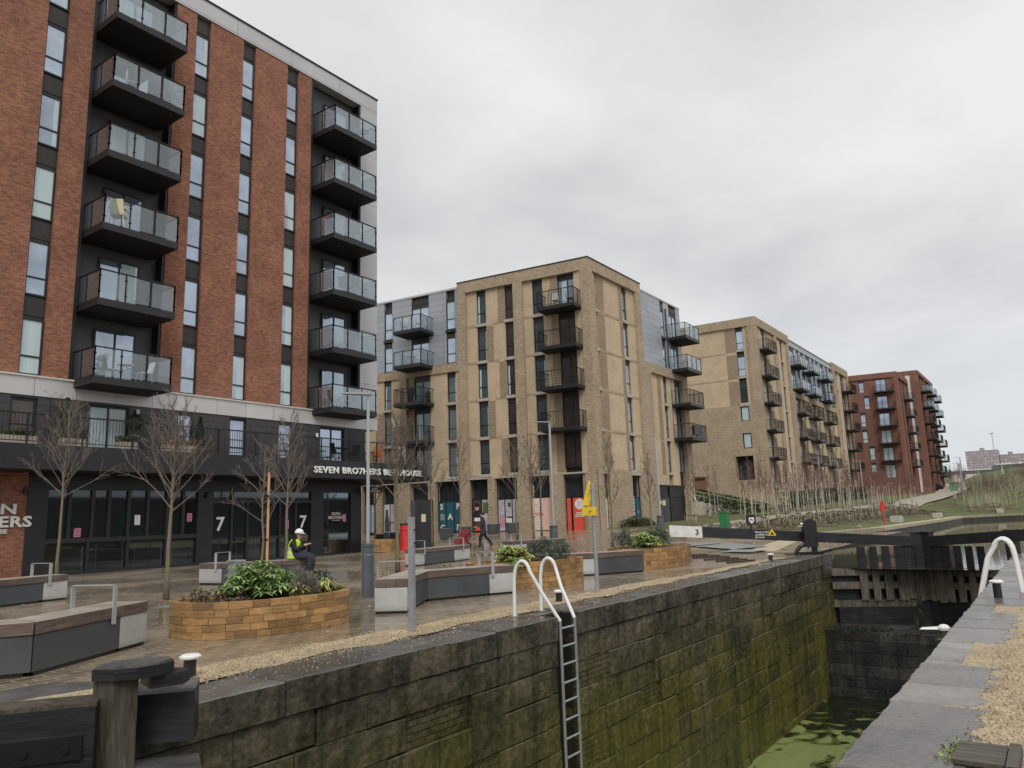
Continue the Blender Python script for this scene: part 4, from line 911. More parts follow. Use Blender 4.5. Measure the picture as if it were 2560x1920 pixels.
for x_, z_, lb in ((9.3, 2.3, 'round bulkhead lamp on the brick pier beside the dark service doors'), (16.2, 2.6, 'round bulkhead lamp on the far pier of the buff block')):
    m = MB(); m.tube([(0, 0, 0), (0, -.12, 0)], [.16, .13], 'dirty_white', 12); m.tube([(0, .02, 0), (0, -.04, 0)], .18, 'black_metal', 12); single(m, 'bulkhead_lamp', lb, 'lamp', (44.9+x_, 24.98, z_), 'bulkhead lamps on the buff block')
# ------------------------------------------------------------ building 3
B3 = thing('apartment_building', 'long buff brick apartment block behind the birch trees with rows of hanging balconies', 'building', (105, 32, 1.2))
F3 = Fr((85.17, 25.91), (-.38, 7.1), (-1, 0)); F3R = Fr((85.17, 25.91), (1, 0), (0, -1))
core = MB(); core.prism([(86.2, 27.0), (132.5, 27.0), (132.5, 44), (85.5, 44)], 0, 23.0, 'dark_panel'); core.build('core', B3)
FL3 = [(19.95, 22.5), (16.8, 19.45), (13.7, 16.3)]
column_fill(B3, F3, [(0, .9, 'pier'), (.9, 1.55, 'panel'), (1.55, 2.42, 'win', {'glass': ['window_glass', 'window_glass', 'dark_glass']}), (2.42, 3.65, 'dog', {'all': 1}), (3.65, 16, 'panel')], 13.45, 22.62, FL3, back=-1.1)
m = MB(); F3.box(m, 0, 1.5, -1.1, 0, 4.9, 13.45, 'grey_buff_brick'); F3.box(m, 2.5, 16, -1.1, 0, 7.6, 13.45, 'grey_buff_brick'); F3.box(m, 3.5, 16, -1.1, 0, 0, 7.6, 'grey_buff_brick'); F3.box(m, 0, 1.5, -1.1, 0, 0, 4.9, 'grey_buff_brick')
for z0, z1 in ((7.6, 8.45), (10.17, 11.6), (13.25, 13.45), (2.4, 4.9)): F3.box(m, 1.5, 2.5 if z1 > 5 else 3.5, -1.1, 0, z0, z1, 'grey_buff_brick')
F3.box(m, 1.5, 3.5, -1.1, 0, 0, 4.9, 'grey_buff_brick') if 0 else None
F3.box(m, 1.5, 3.5, -1.1, -.8, 4.9, 7.6, 'interior'); m.build('lower_wall', B3)
window(B3, F3, 1.56, 2.42, 11.62, 13.2, -.12, None, 'curtain_glass', frame='black_metal'); window(B3, F3, 1.56, 2.42, 8.5, 10.15, -.12, None, 'curtain_glass', frame='black_metal')
m = MB(); m.prism([(85.15, 25.89), (98.5, 25.89), (98.5, 27.5), (86, 30), (85.15-.38*16/7.1, 25.9+16), (84.9-.38*16/7.1+.2, 41.9)][:4]+[(85.17-.856+1.1, 41.9), (85.17-.856, 41.9)], 22.6, 23.62, 'grey_buff_brick')
for z in (19.6, 16.45): F3.box(m, 3.66, 16, -.22, -.2, z, z+.18, 'grey_buff_brick')
m.build('top_band', B3)
FB3 = [(19.95, 22.45), (16.8, 19.3), (13.65, 16.15), (10.5, 13.0), (7.35, 9.85), (4.2, 6.7)]
column_fill(B3, F3R, [(0.002, .6, 'pier'), (.6, 1.5, 'door'), (1.5, 2.6, 'panel'), (2.6, 4.0, 'win'), (4.0, 5.2, 'dog', {'all': 1}), (5.2, 7.1, 'panel'), (7.1, 8.1, 'pier'), (8.1, 10.1, 'panel'), (10.1, 11.0, 'win'), (11.0, 12.5, 'panel'), (12.5, 13.35, 'pier')], 1.0, 22.62, FB3, back=-1.1, glass='far_glass')
wf = []; s_ = 13.35
for k in range(3): wf += [(s_, s_+1.2, 'panel'), (s_+1.2, s_+3.2, 'door'), (s_+3.2, s_+4.4, 'panel'), (s_+4.4, s_+5.4, 'win'), (s_+5.4, s_+6.6, 'panel'), (s_+6.6, s_+7.9, 'win')]; s_ += 7.9
column_fill(B3, F3R, wf, 16.4, 22.55, FB3[:2], back=-1.1, glass='window_glass', pan='zinc_cladding', n_p=-.3, n_w=-.4, sill='spandrel')
wf2 = []; s_ = 13.35
for k in range(3): wf2 += [(s_, s_+.9, 'pier'), (s_+.9, s_+2.0, 'panel'), (s_+2.0, s_+4.0, 'door'), (s_+4.0, s_+5.2, 'dog', {'all': 1}), (s_+5.2, s_+6.0, 'win'), (s_+6.0, s_+7.9, 'panel')]; s_ += 7.9
column_fill(B3, F3R, wf2, 1.0, 15.7, FB3[2:], back=-1.1, glass='far_glass')
m = MB(); F3R.box(m, 13.35, 37.05, -1.1, 0, 15.7, 16.4, 'grey_buff_brick'); F3R.box(m, 13.35, 37.05, -1.2, -.2, 22.55, 23.3, 'zinc_cladding'); F3R.box(m, 13.35, 37.05, -1.2, -.1, 23.3, 23.38, 'silver_cladding'); F3R.box(m, 37.05, 47.7, -1.1, 0, 22.6, 23.75, 'grey_buff_brick'); m.build('upper_band', B3)
column_fill(B3, F3R, [(37.05, 38.3, 'pier'), (38.3, 39.6, 'panel'), (39.6, 40.4, 'win'), (40.4, 42.6, 'panel'), (42.6, 45.0, 'door'), (45.0, 46.6, 'panel'), (46.6, 47.7, 'pier')], 1.0, 22.6, FB3, back=-1.1, glass='far_glass')
for i, (z0, z1) in enumerate(FB3[:5]):
    balcony(B3, F3R, 1.05, 4.3, -.3, 1.05, z0-.02, .24, 'bars'); 
    for k, s_ in enumerate((14.2, 20.6, 28.6)): balcony(B3, F3R, s_, s_+3.4, -.3, 1.1, z0-.02-.0*k, .24, 'glass' if i < 2 else 'bars')
    balcony(B3, F3R, 43.2, 46.6, -.3, 1.3, z0-.02, .24, 'bars')
# ------------------------------------------------------------ building 4 and 5 : far red brick blocks
B4 = thing('apartment_building', 'far red brick apartment block with small balconies stacked on its gable', 'building', (146, 26, 1.8))
F4 = Fr((140.61, 19.68), (-.93, 6.66), (-1, 0)); F4R = Fr((140.61, 19.68), (1, 0), (0, -1))
core = MB(); core.prism([(141.6, 20.8), (170, 20.8), (170, 40), (139.6, 40)], 0, 23.4, 'dark_panel'); core.build('core', B4)
m = MB(); F4.box(m, 0, .63, -1, 0, 0, 23.1, 'far_red_brick')
wn_ = [(20.85, 22.95, 5.25), (17.95, 20.3, 4.65), (15.0, 17.4, 5.5), (12.15, 14.5, 5.5), (9.25, 11.6, 4.65), (7.1, 8.8, 4.7)]
F4.box(m, .63, 1.85, -1, -.2, 0, 23.1, 'far_red_brick'); F4.box(m, 3.45, 4.6, -1, -.2, 0, 23.1, 'far_red_brick'); F4.box(m, 6.35, 16, -1, -.2, 0, 23.1, 'far_red_brick'); F4.box(m, 6.4, 16, -1, 0, 0, 17.5, 'far_red_brick')
zc = 23.1
for z0, z1, s0 in wn_:
    F4.box(m, 4.6, 6.35, -1, -.2, z1, zc, 'far_red_brick'); F4.box(m, 4.6, s0, -1, -.2, z0, z1, 'far_red_brick') if s0 > 4.62 else None; F4.box(m, s0+.85, 6.35, -1, -.2, z0, z1, 'far_red_brick'); zc = z0
F4.box(m, 4.6, 6.35, -1, -.2, 0, zc, 'far_red_brick')
for i in range(6):
    z0 = 20.75-2.93*i; F4.box(m, 1.85, 3.45, -1, -.2, z0-.55, z0, 'far_red_brick') if i < 6 else None
F4.box(m, 1.85, 3.45, -1, -.2, 0, 5.6, 'far_red_brick'); m.build('masonry', B4)
for z0, z1, s0 in wn_: window(B4, F4, s0, s0+.85, z0, z1, -.28, z0+.7, 'window_glass' if z0 > 17 else 'curtain_glass', frame='black_metal', top=.3, fw=.08)
for i in range(6):
    z0 = 20.75-2.93*i
    window(B4, F4, 1.85, 3.45, z0, z0+2.38, -.28, None, 'window_glass' if i < 3 else 'curtain_glass', mull=[2.65], frame='black_metal', top=.2, fw=.08, name='balcony_door')
    if i < 5: balcony(B4, F4, .75, 3.85, -.2, 1.1, z0, .22, 'bars' if i != 2 else 'bars')
m = MB(); F4.box(m, -.02, 16, -1, .02, 23.1, 24.03, 'far_red_brick'); F4R.box(m, 0.98, 12.5, -1, .02, 23.1, 24.03, 'far_red_brick'); m.build('top_band', B4)
FB4 = [(20.75-2.93*i, 23.0-2.93*i) for i in range(6)]
column_fill(B4, F4R, [(0.002, .7, 'pier'), (.7, 1.6, 'win'), (1.6, 3.0, 'panel'), (3.0, 4.6, 'door'), (4.6, 6.2, 'panel'), (6.2, 7.6, 'win'), (7.6, 11.2, 'panel'), (11.2, 12.4, 'pier')], 0, 23.1, FB4, back=-1, glass='far_glass', pan='far_red_brick', sill='far_red_brick')
for z0, z1 in FB4[:5]: balcony(B4, F4R, 6.0, 9.2, -.2, 1.15, z0-.9, .22, 'glass' if z0 > 19 else 'bars')
m = MB(); F4.box(m, -.0, .0, 0, 0, 0, 0, 'teal_panel') if 0 else None
B5 = thing('apartment_building', 'farthest red brick block with a white panelled strip, partly hidden behind the nearer red block', 'building', (152, 26, 1.8))
F5 = Fr((152, 17.9), (-.10, 1), (-1, 0)); F5R = Fr((152, 17.9), (1, 0), (0, -1))
core = MB(); core.prism([(153, 18.9), (171.5, 18.9), (171.5, 36), (152.5, 36)], 0, 25, 'far_red_brick'); core.build('core', B5)
m = MB(); F5.box(m, 0, 1.3, -1, 0, 0, 24.9, 'far_red_brick'); F5.box(m, 1.3, 2.1, -1, -.1, 0, 24.9, 'dirty_white'); F5.box(m, 2.1, 8, -1, 0, 0, 24.9, 'far_red_brick'); F5.box(m, -.02, 8, -1, .05, 24.9, 25.6, 'far_red_brick'); m.build('gable', B5)
window(B5, F5, 2.15, 2.9, 22.4, 24.6, .05, None, frame='black_metal')
cc = []; s_ = 0.002
for k in range(2): cc += [(s_, s_+.8, 'pier'), (s_+.8, s_+2.0, 'panel'), (s_+2.0, s_+4.4, 'door'), (s_+4.4, s_+6.2, 'panel'), (s_+6.2, s_+7.0, 'win'), (s_+7.0, s_+8.0, 'panel')]; s_ += 8
cc += [(s_, s_+1, 'pier'), (s_+1, s_+3, 'door'), (s_+3, s_+4, 'pier')]
FB5 = [(22.3-2.93*i, 24.6-2.93*i) for i in range(7)]
column_fill(B5, F5R, cc, 0, 24.9, FB5, back=-1, glass='far_glass', pan='far_red_brick', sill='far_red_brick')
m = MB(); F5R.box(m, .6, 20, -1, .05, 24.9, 25.6, 'far_red_brick'); m.build('top_band', B5)
for i, (z0, z1) in enumerate(FB5[:6]):
    for s_ in (2.4, 9.0, 15.5): balcony(B5, F5R, s_, s_+3.2, -.2, 1.5, z0-.3-(.5 if s_ > 9 else 0), .22, 'glass' if i < 2 else 'bars')
# ------------------------------------------------------------ far lock gates
MIT = Vector((28.25, 3.80)); QL = Vector((27.05, 6.35)); QR = Vector((27.05, 1.30))
def gate(lab, Q, sgn, boards, solid):
    g = thing('lock_gate', lab, 'lock gate', (Q.x, Q.y, -2.3), 'lock gate leaves across the canal'); d = (Q-MIT).normalized(); L = (Q-MIT).length; up = Vector((1, .49)).normalized()
    n_ = Vector((d.y, -d.x)); n_ = n_ if n_.x < 0 else -n_      # downstream side, towards the viewer
    def bx(mb, t0, t1, a, b, z0, z1, mat, z0b=None, z1b=None):
        p, q = MIT+d*t0, MIT+d*t1; c0, c1 = p+n_*(a+b)/2, q+n_*(a+b)/2; mb.obox(c0, c1, abs(b-a), z0, z1, mat, z0b, z1b)
    mb = MB(); bx(mb, .01, .32, -.12, .16, -.52, .60, 'tarred_timber'); bx(mb, .02, .16, -.12, .155, -1.5, -.525, 'gate_timber'); bx(mb, .17, .315, -.12, .15, -1.54, -.525, 'gate_timber'); bx(mb, .01, .32, -.12, .1, -2.4, -1.55, 'tarred_timber'); bx(mb, .0, .36, -.16, .20, .60, .645, 'tarred_timber'); mb.build('mitre_post', g)
    if sgn < 0: mb = MB(); bx(mb, L-.12, L+.16, -.14, .14, -2.4, .7, 'tarred_timber'); mb.build('heel_post', g)
    mb = MB()
    for z in (-.62, -1.05, -1.62): bx(mb, .2, L+.12, -.13, .06, z-.1, z+.12, 'gate_timber')
    bx(mb, .2, L+.12, -.16, -.13, -2.4, -.55, 'tarred_timber'); mb.build('rail', g)
    mb = MB()
    for t0, t1 in boards:
        k = t0*L; e = t1*L
        while k < e-.05:
            w = e-k if e-k < .3 else min(.23+rb.uniform(-.02, .03), e-k); bx(mb, k+.004, k+w-.004, .062, .12, -.52+rb.uniform(-.015, .01), .2, 'tarred_timber'); bx(mb, k+.006, k+w-.006, .062, .115, -1.52+rb.uniform(-.06, .05), -.53, 'gate_timber'); k += w
    for k in frange(.22, L-.2, 13): bx(mb, k, k+.19, .04, .06, -2.4, -1.45, 'tarred_timber')
    mb.build('planking', g); return g, d, n_, L, bx
gl_, dl, nl, LL, bxl = gate('left far black lock gate leaf, its long beam ending in a white tip marked 3', QL, 1, [(.06, .33), (.38, .47), (.52, .60), (.65, .74)], None)
mb = MB(); bl = 7.0; zt = lambda s_: .47+(s_)*.0735
bxl(mb, .2, bl-.0, -.15, .17, zt(.2)-.31, zt(.2), 'tarred_timber', zt(bl)-.345, zt(bl)); bm = mb.build('balance_beam', gl_)
mb = MB(); bxl(mb, bl+.002, 8.1, -.155, .175, zt(bl)-.355, zt(bl)+.008, 'dirty_white', zt(8.1)-.37, zt(8.1)+.01); sub(bm, mb, 'white_tip')
rdv = -dl.to_3d(); pt = MIT+dl*7.24+nl*.178; text('3', .27, (pt.x, pt.y, zt(7.2)-.27), rdv, nl.to_3d(), bm, 'black_paint', .004, .02, 'number')
for i, s_ in enumerate(('Please tread', 'carefully at', 'all times')):
    p = MIT+dl*5.27+nl*.172; text(s_, .092, (p.x, p.y, zt(5.2)-.115-.085*i), rdv, nl.to_3d(), bm, 'white_paint', .003, .01, 'small_lettering')
mb = MB(); p = MIT+dl*4.72+nl*.174
def P3(a, z, o=0): q = p-dl*a+nl*o; return (q.x, q.y, z)
mb.quad([P3(-.14, .64), P3(.14, .64), P3(0, .865)], 'yellow_sign'); mb.quad([P3(-.08, .665, .002), P3(.08, .665, .002), P3(.05, .70, .002), P3(0, .79, .002), P3(-.03, .72, .002)], 'black_paint'); sub(bm, mb, 'warning_triangle')
gr_, dr, nr, LR, bxr = gate('right leaf of the far black lock gate, behind the white hoops', QR, -1, [(.06, .33), (.38, .46), (.51, .59), (.64, .72)], None)
mb = MB(); bxr(mb, .2, 9, -.15, .17, zt(.2)-.31, zt(.2), 'tarred_timber', zt(9)-.36, zt(9)); mb.build('balance_beam', gr_)
# weed growing on the cill
mb = MB()
for i in range(420):
    x = rb.uniform(25.5, 26.2); y = rb.choice([rb.uniform(4.6, 6.2), rb.uniform(5.0, 5.6), rb.uniform(1.6, 6.3)]); mb.leaf((x, y, -2.26), (rb.uniform(-1, .2), rb.uniform(-.6, .6), rb.uniform(.2, 1.2)), rb.uniform(.06, .2), .03, 'leaf_dark')
for i in range(260):
    z = rb.uniform(-2.3, -1.2); mb.leaf((26.6+.25*(z+2.3)+rb.uniform(-.05, .05), 3.95+rb.uniform(-.06, .06)-.1*(z+1.7), z), (rb.uniform(-.3, .3), rb.uniform(-.3, .3), -1), rb.uniform(.1, .25), .025, 'leaf_dark')
tag(mb.build('water_weed'), 'dark trailing weed growing on the cill below the far gates', 'weed', kind='stuff')
mb = MB(); mb.lathe((0, 0, 0), [(.03, 0), (.07, .02), (.075, .05), (.05, .08), (.02, .09)], 'white_paint', 9); mb.quad([(-.05, .03, .03), (-.06, .28, .02), (-.01, .25, .04), (.02, .05, .06)], 'white_paint'); single(mb, 'plastic_bag', 'scrap of white plastic bag caught at the lock edge above the cill', 'litter', (11.45, 1.42, -.12))
mb = MB()
for i in range(160): mb.leaf((rb.uniform(-.25, .25), rb.uniform(-.12, .1), -.1), (rb.uniform(-1, 1), rb.uniform(-.6, 1), rb.uniform(.1, 1)), rb.uniform(.04, .12), .03, 'leaf_mid')
single(mb, 'moss_tuft', 'small green moss tuft on the lock edge under the white scrap', 'moss', (11.35, 1.34, -.1))
# paddle gear on the left quoin
pg = thing('paddle_gear', 'black round topped paddle gear standing behind the balance beam of the far gate', 'paddle gear', (26.3, 6.85, 0))
mb = MB(); pr = []
for i in range(13):
    a = math.pi*i/12; pr.append((.21*math.cos(a), .95+.21*math.sin(a)))
pr = [(.21, .25)]+pr+[(-.21, .25)]; b0 = len(mb.v); ax = Vector((.58, -.815, 0)); ay = Vector((.815, .58, 0)); c0 = Vector((26.35, 6.85, 0))
for o_ in (-.13, .13):
    for a, z in pr: mb.v.append(tuple(c0+ax*a+ay*o_+Vector((0, 0, z))))
n_ = len(pr)
for i in range(n_): j = (i+1) % n_; mb.f.append((b0+i, b0+j, b0+n_+j, b0+n_+i)); mb.m.append('black_paint')
mb.f.append(tuple(b0+i for i in reversed(range(n_)))); mb.m.append('black_paint'); mb.f.append(tuple(b0+n_+i for i in range(n_))); mb.m.append('black_paint')
mb.build('housing', pg)
mb = MB(); mb.tube([c0-ax*.2+Vector((0, 0, .92)), c0-ax*.36+Vector((0, 0, .92))], .02, 'galvanised', 6); mb.tube([c0-ax*.2+Vector((0, 0, 1.0)), c0-ax*.27+Vector((0, 0, 1.0))], .04, 'white_paint', 8); mb.build('spindle', pg)
mb = MB(); mb.tube([c0-ax*.52+Vector((0, 0, .0)), c0-ax*.47+Vector((0, 0, .14)), c0-ax*.36+Vector((0, 0, .26)), c0-ax*.2+Vector((0, 0, .34)), c0+Vector((0, 0, .38))], .07, 'black_paint', 6); mb.tube([c0+ax*.12+Vector((0, 0, 0)), c0+ax*.1+Vector((0, 0, .5))], .1, 'black_paint', 6); mb.tube([c0-ax*.16, c0-ax*.06+Vector((0, 0, .28)), c0+ax*.05+Vector((0, 0, .34))], .03, 'galvanised', 5); mb.build('pedestal', pg)
mb = MB(); mb.obox(c0-ax*.85, c0+ax*.4, .16, .02, .06, 'black_paint'); mb.obox(c0-ax*.5-ay*.1, c0+ax*.55-ay*.1, .14, .06, .1, 'black_paint'); mb.build('base_plate', pg)
# ------------------------------------------------------------ near gate corner, bottom left
ng = thing('lock_gate', 'tarred timber head of the near lock gate with capped weathered post, bottom left', 'lock gate', (3.0, 6.0, -2))
sx_, sy_ = .09, -.12
mb = MB(); mb.prism([(a+sx_-.05, b+sy_+.07) for a, b in ((2.87, 5.97), (2.94, 5.82), (3.10, 5.78), (3.17, 5.90), (3.07, 6.09), (2.92, 6.08))], -2.5, .42, 'grey_timber'); mb.build('heel_post', ng)
mb = MB(); cp = [(a+sx_, b+sy_) for a, b in ((2.79, 6.02), (2.87, 5.86), (2.99, 5.76), (3.16, 5.74), (3.30, 5.80), (3.35, 5.92), (3.22, 6.10), (3.0, 6.16))]; cx_, cy_ = 3.08+sx_, 5.95+sy_
mb.prism(cp, .425, .505, 'tarred_timber'); mb.prism([(cx_+(a-cx_)*.93, cy_+(b-cy_)*.93) for a, b in cp], .505, .522, 'wet_coping'); mb.prism([(a+sx_, b+sy_) for a, b in ((3.12, 5.80), (3.34, 5.74), (3.46, 5.84), (3.40, 6.02), (3.2, 6.1))], .33, .42, 'tarred_timber'); mb.build('iron_cap', ng)
mb = MB(); q = [(3.22, 6.12), (3.63, 5.77), (3.80, 5.98), (3.42, 6.34)]
mb.prism(q, -.14, .225, 'tarred_timber'); b0 = len(mb.v)
mb.v += [(a, b, .228) for a, b in q]+[(q[0][0]+.02, q[0][1]+.025, .245), (q[1][0]+.02, q[1][1]+.025, .245), (q[2][0], q[2][1], .285), (q[3][0], q[3][1], .285)]
for i in range(4): j = (i+1) % 4; mb.f.append((b0+i, b0+j, b0+4+j, b0+4+i)); mb.m.append('tarred_timber')
mb.f.append((b0+4, b0+5, b0+6, b0+7)); mb.m.append('slate_slab' if 0 else 'wet_coping'); mb.build('top_rail_end', ng)
mb = MB(); mb.prism([(3.25, 6.24), (3.74, 5.86), (3.20, 4.95), (2.75, 5.5)], [-.23, -.23, -.36, -.36], [-.15, -.15, -.27, -.27], 'tarred_timber', 'wet_coping'); mb.obox((3.3, 5.95), (3.0, 5.2), .3, -2.4, -.37, 'tarred_timber'); mb.build('walkway_board', ng)
mb = MB(); mb.obox((2.95, 5.9), (-.6, 8.3), .36, -.16, .27, 'tarred_timber', -.12, .315); mb.obox((2.95, 5.895), (-.6, 8.295), .30, .272, .30, 'grey_timber', .317, .34); mb.obox((2.95, 5.85), (1.2, 6.9), .40, -.9, -.17, 'tarred_timber'); mb.build('balance_beam', ng)
mb = MB(); dd = (Vector((-.6, 8.3))-Vector((2.85, 5.98))).normalized(); nn = Vector((dd.y, -dd.x)); nn = nn if nn.y < 0 else -nn
a = Vector((2.9, 5.95))+nn*.20; mb.obox(a, a+dd*.72, .05, -.06, .10, 'black_metal')
for k in (.1, .35, .6): c_ = a+dd*k; mb.tube([(c_.x, c_.y, .02), (c_.x+nn.x*.045, c_.y+nn.y*.045, .02)], .028, 'black_metal', 8)
mb.build('iron_strap', ng)
# ------------------------------------------------------------ ladders, bollards, posts
def ladder(lab, x0, x1, yb, yw, sg, deep=True):
    t_ = thing('lock_ladder', lab, 'ladder', ((x0+x1)/2, yb, 0), 'white hooped lock ladders')
    for x, xe in ((x0, x0+.24), (x1, x1-.08)):
        mb = MB(); pts = [(x, yb, -.02), (x, yb-sg*.01, .55)]
        for i in range(1, 9):
            a = math.pi*i/9; pts.append((x+.03*i/9, yb-sg*.02-sg*.14*(1-math.cos(a)), .60+.24*math.sin(a)))
        pts += [(x+(xe-x)*.45, yb-sg*.42, .40), (xe, yw, -.06)]; mb.tube(pts, .028, 'white_paint', 8); mb.lathe((x, yb, 0), [(.06, 0), (.06, .012), (.03, .02)], 'galvanised', 10); mb.build('handrail', t_, smooth=False)
    if deep:
        for xe in (x0+.24, x1-.08): mb = MB(); mb.tube([(xe, yw, -.06), (xe+.02, yw, -4.4)], .024, 'galvanised', 8); mb.build('rail', t_)
        z = -.17
        while z > -4.2: mb = MB(); mb.tube([(x0+.24, yw, z), (x1-.08, yw, z)], .017, 'galvanised', 6); mb.build('rung', t_); z -= .262
    return t_
ladder('white hooped ladder dropping down the mossy lock wall on the plaza side', 9.76, 10.50, 7.03, 6.36, 1)
t_ = thing('lock_ladder', 'white hooped ladder handrails standing on the flagstones, right edge', 'ladder', (15.8, .95, 0), 'white hooped lock ladders')
for x in (15.52, 16.02):
    mb = MB(); pts = [(x, .70, 0), (x, .74, .60)]
    for i in range(1, 9): a = math.pi*i/9; pts.append((x, .75+.16*(1-math.cos(a))*.9, .66+.22*math.sin(a)))
    pts += [(x-.02, 1.14, .55), (x-.06, 1.32, -.1)]; mb.tube(pts, .03, 'white_paint', 8); mb.build('handrail', t_)
def bollard(x, y, lab, h=.19, r_=.055):
    t_ = thing('mooring_bollard', lab, 'bollard', (x, y, 0), 'short mooring bollards with white caps'); mb = MB(); mb.lathe((x, y, 0), [(r_, 0), (r_, h-.03)], 'black_paint', 12); mb.build('post', t_)
    mb = MB(); mb.lathe((x, y, h-.035), [(r_*1.2, 0), (r_*1.7, .012), (r_*1.75, .03), (r_*1.3, .048), (.01, .052)], 'white_paint', 14); mb.build('cap', t_)
bollard(4.60, 7.42, 'white capped mooring bollard beside the near gate head, bottom left', .22, .062); bollard(11.71, 7.45, 'white capped mooring bollard just behind the white hooped ladder', .2); bollard(23.13, 7.2, 'white capped mooring bollard on the paving near the far gate', .2, .06); bollard(14.5, .98, 'white capped mooring bollard on the flagstones in front of the right hand hoops', .27, .06)
t_ = thing('sign_post', 'grey square steel post standing in the gravel in front of the V shaped bench', 'post', (7.89, 7.43, 0)); mb = MB(); mb.box(7.87, 7.92, 7.38, 7.47, -.02, 1.56, 'galvanised'); mb.build('post', t_)
mb = MB()
for z in (1.2, 1.38): mb.tube([(7.88, 7.36, z), (7.88, 7.345, z)], .014, 'black_metal', 6)
mb.build('bolt', t_)
t_ = thing('warning_sign', 'round grey post with yellow triangular and rectangular signs seen nearly edge on', 'sign', (13.26, 7.54, 0)); mb = MB(); mb.tube([(13.26, 7.54, -.02), (13.26, 7.54, 2.13)], .04, 'galvanised', 12); mb.build('post', t_)
sd_ = Vector((.30, .954, 0)).normalized(); bk = Vector((-.954, .30, 0)); c_ = Vector((13.2, 7.62, 0))
mb = MB(); A = [c_+sd_*(-.1)+Vector((0, 0, 1.72))+bk*.0, c_+sd_*.34+Vector((0, 0, 1.72)), c_+sd_*.12+Vector((0, 0, 2.19))]; b0 = len(mb.v)
A = [Vector((13.20, 7.76, 1.71)), Vector((13.27, 7.56, 1.68)), Vector((13.24, 7.61, 2.19))]; off = Vector((.035, -.012, 0))
mb.v += [tuple(q) for q in A]+[tuple(q+off) for q in A]; mb.f += [(b0, b0+1, b0+2), (b0+5, b0+4, b0+3), (b0, b0+3, b0+4, b0+1), (b0+1, b0+4, b0+5, b0+2), (b0+2, b0+5, b0+3, b0)]; mb.m += ['yellow_sign']*5; mb.build('triangle_sign', t_)
mb = MB(); mb.obox((13.20, 7.76), (13.20, 7.45), .03, 1.50, 1.67, 'yellow_sign'); mb.build('lower_sign', t_)
mb = MB()
for z in (1.6, 1.78, 2.0): mb.obox((13.13, 7.56), (13.30, 7.56), .03, z-.012, z+.012, 'galvanised')
mb.build('bracket', t_)
def street_lamp(x, y, h, lab, cover=1.07, cr=.14, side=-1, arm=.55, pr_=.045, grp='street lamps on the plaza'):
    z0 = gz(x, y); t_ = thing('street_lamp', lab, 'street lamp', (x, y, z0), grp); ax = Vector((.58, -.815))*side
    if cover: mb = MB(); mb.lathe((x, y, z0), [(cr, 0), (cr, cover-.22), (cr*.9, cover-.2), (cr*.9, cover-.06), (cr*1.05, cover-.05), (cr*1.05, cover), (.05, cover+.02)], 'lamp_grey', 18); mb.build('base_cover', t_)
    mb = MB(); mb.tube([(x, y, z0+cover*.98), (x, y, z0+h)], [pr_, pr_*.8], 'pole_grey', 10); mb.build('pole', t_)
    mb = MB(); c_ = Vector((x, y)); mb.obox(c_-ax*.06, c_+ax*arm, .2, z0+h-.01, z0+h+.035, 'galvanised', z0+h+.03, z0+h+.06); mb.build('lamp_head', t_); return t_
street_lamp(11.09, 11.65, 4.18, 'nearest street lamp with a stout grey base, beside the big timber planter', cr=.125, pr_=.038)
street_lamp(30.42, 19.49, 5.85, 'tall street lamp in front of the salmon pink shop window', .95, .2, -1, .7, .06); street_lamp(39.19, 18.08, 5.4, 'street lamp near the dark service doors behind the third planter', .9, .2, -1, .75, .06)
# stone cube seats and kiosk
for x, y, lab in ((36.0, 30.9, 'dark stone cube seat in front of the teal SPACE window'), (37.44, 30.64, 'dark stone cube seat right of the teal window'), (40.43, 30.62, 'dark stone cube seat right of the person with the pushchair'), (42.14, 30.3, 'dark stone cube seat below the pale room picture'), (31.4, 31.85, 'dark stone cube seat behind the lamp base near the bar corner'), (32.6, 31.95, 'dark stone cube seat just left of the red pillar')):
    z0 = gz(x, y); mb = MB(); mb.lathe((0, 0, 0), [(.40, 0), (.42, .03), (.44, .62), (.42, .66)], 'dark_concrete', 6); single(mb, 'stone_cube', lab, 'stone cube', (x, y, z0), 'dark stone cube seats on the plaza')
t_ = thing('kiosk', 'tall black kiosk cabinet with a small pale notice beside the red pillar', 'kiosk', (30.4, 27.7, .1)); mb = MB(); mb.prism([(30.03, 28.3), (29.75, 27.7), (30.2, 27.0), (30.75, 27.3), (30.6, 28.3)], .05, 2.6, 'black_paint'); mb.build('cabinet', t_)
mb = MB(); mb.obox((30.05, 27.22), (29.93, 27.42), .04, 1.45, 1.85, 'cream_plastic'); mb.build('notice', t_)
t_ = thing('pillar_box', 'bright red round pillar with dark top in front of the black kiosk', 'post box', (28.88, 27.63, .08)); mb = MB(); mb.lathe((28.88, 27.63, .06), [(.27, 0), (.30, .02), (.30, .12), (.26, .15), (.26, .98), (.29, 1.0), (.29, 1.06), (.26, 1.08), (.26, 1.26)], 'red_plastic', 20); mb.build('body', t_)
mb = MB(); mb.lathe((28.88, 27.63, 1.32), [(.28, 0), (.28, .06), (.2, .09)], 'black_paint', 20); mb.build('cap', t_); mb = MB()
for z in (.3, 1.0): mb.obox((29.0, 27.42), (29.14, 27.18), .10, z, z+.07, 'red_plastic')
mb.build('hinge', t_)
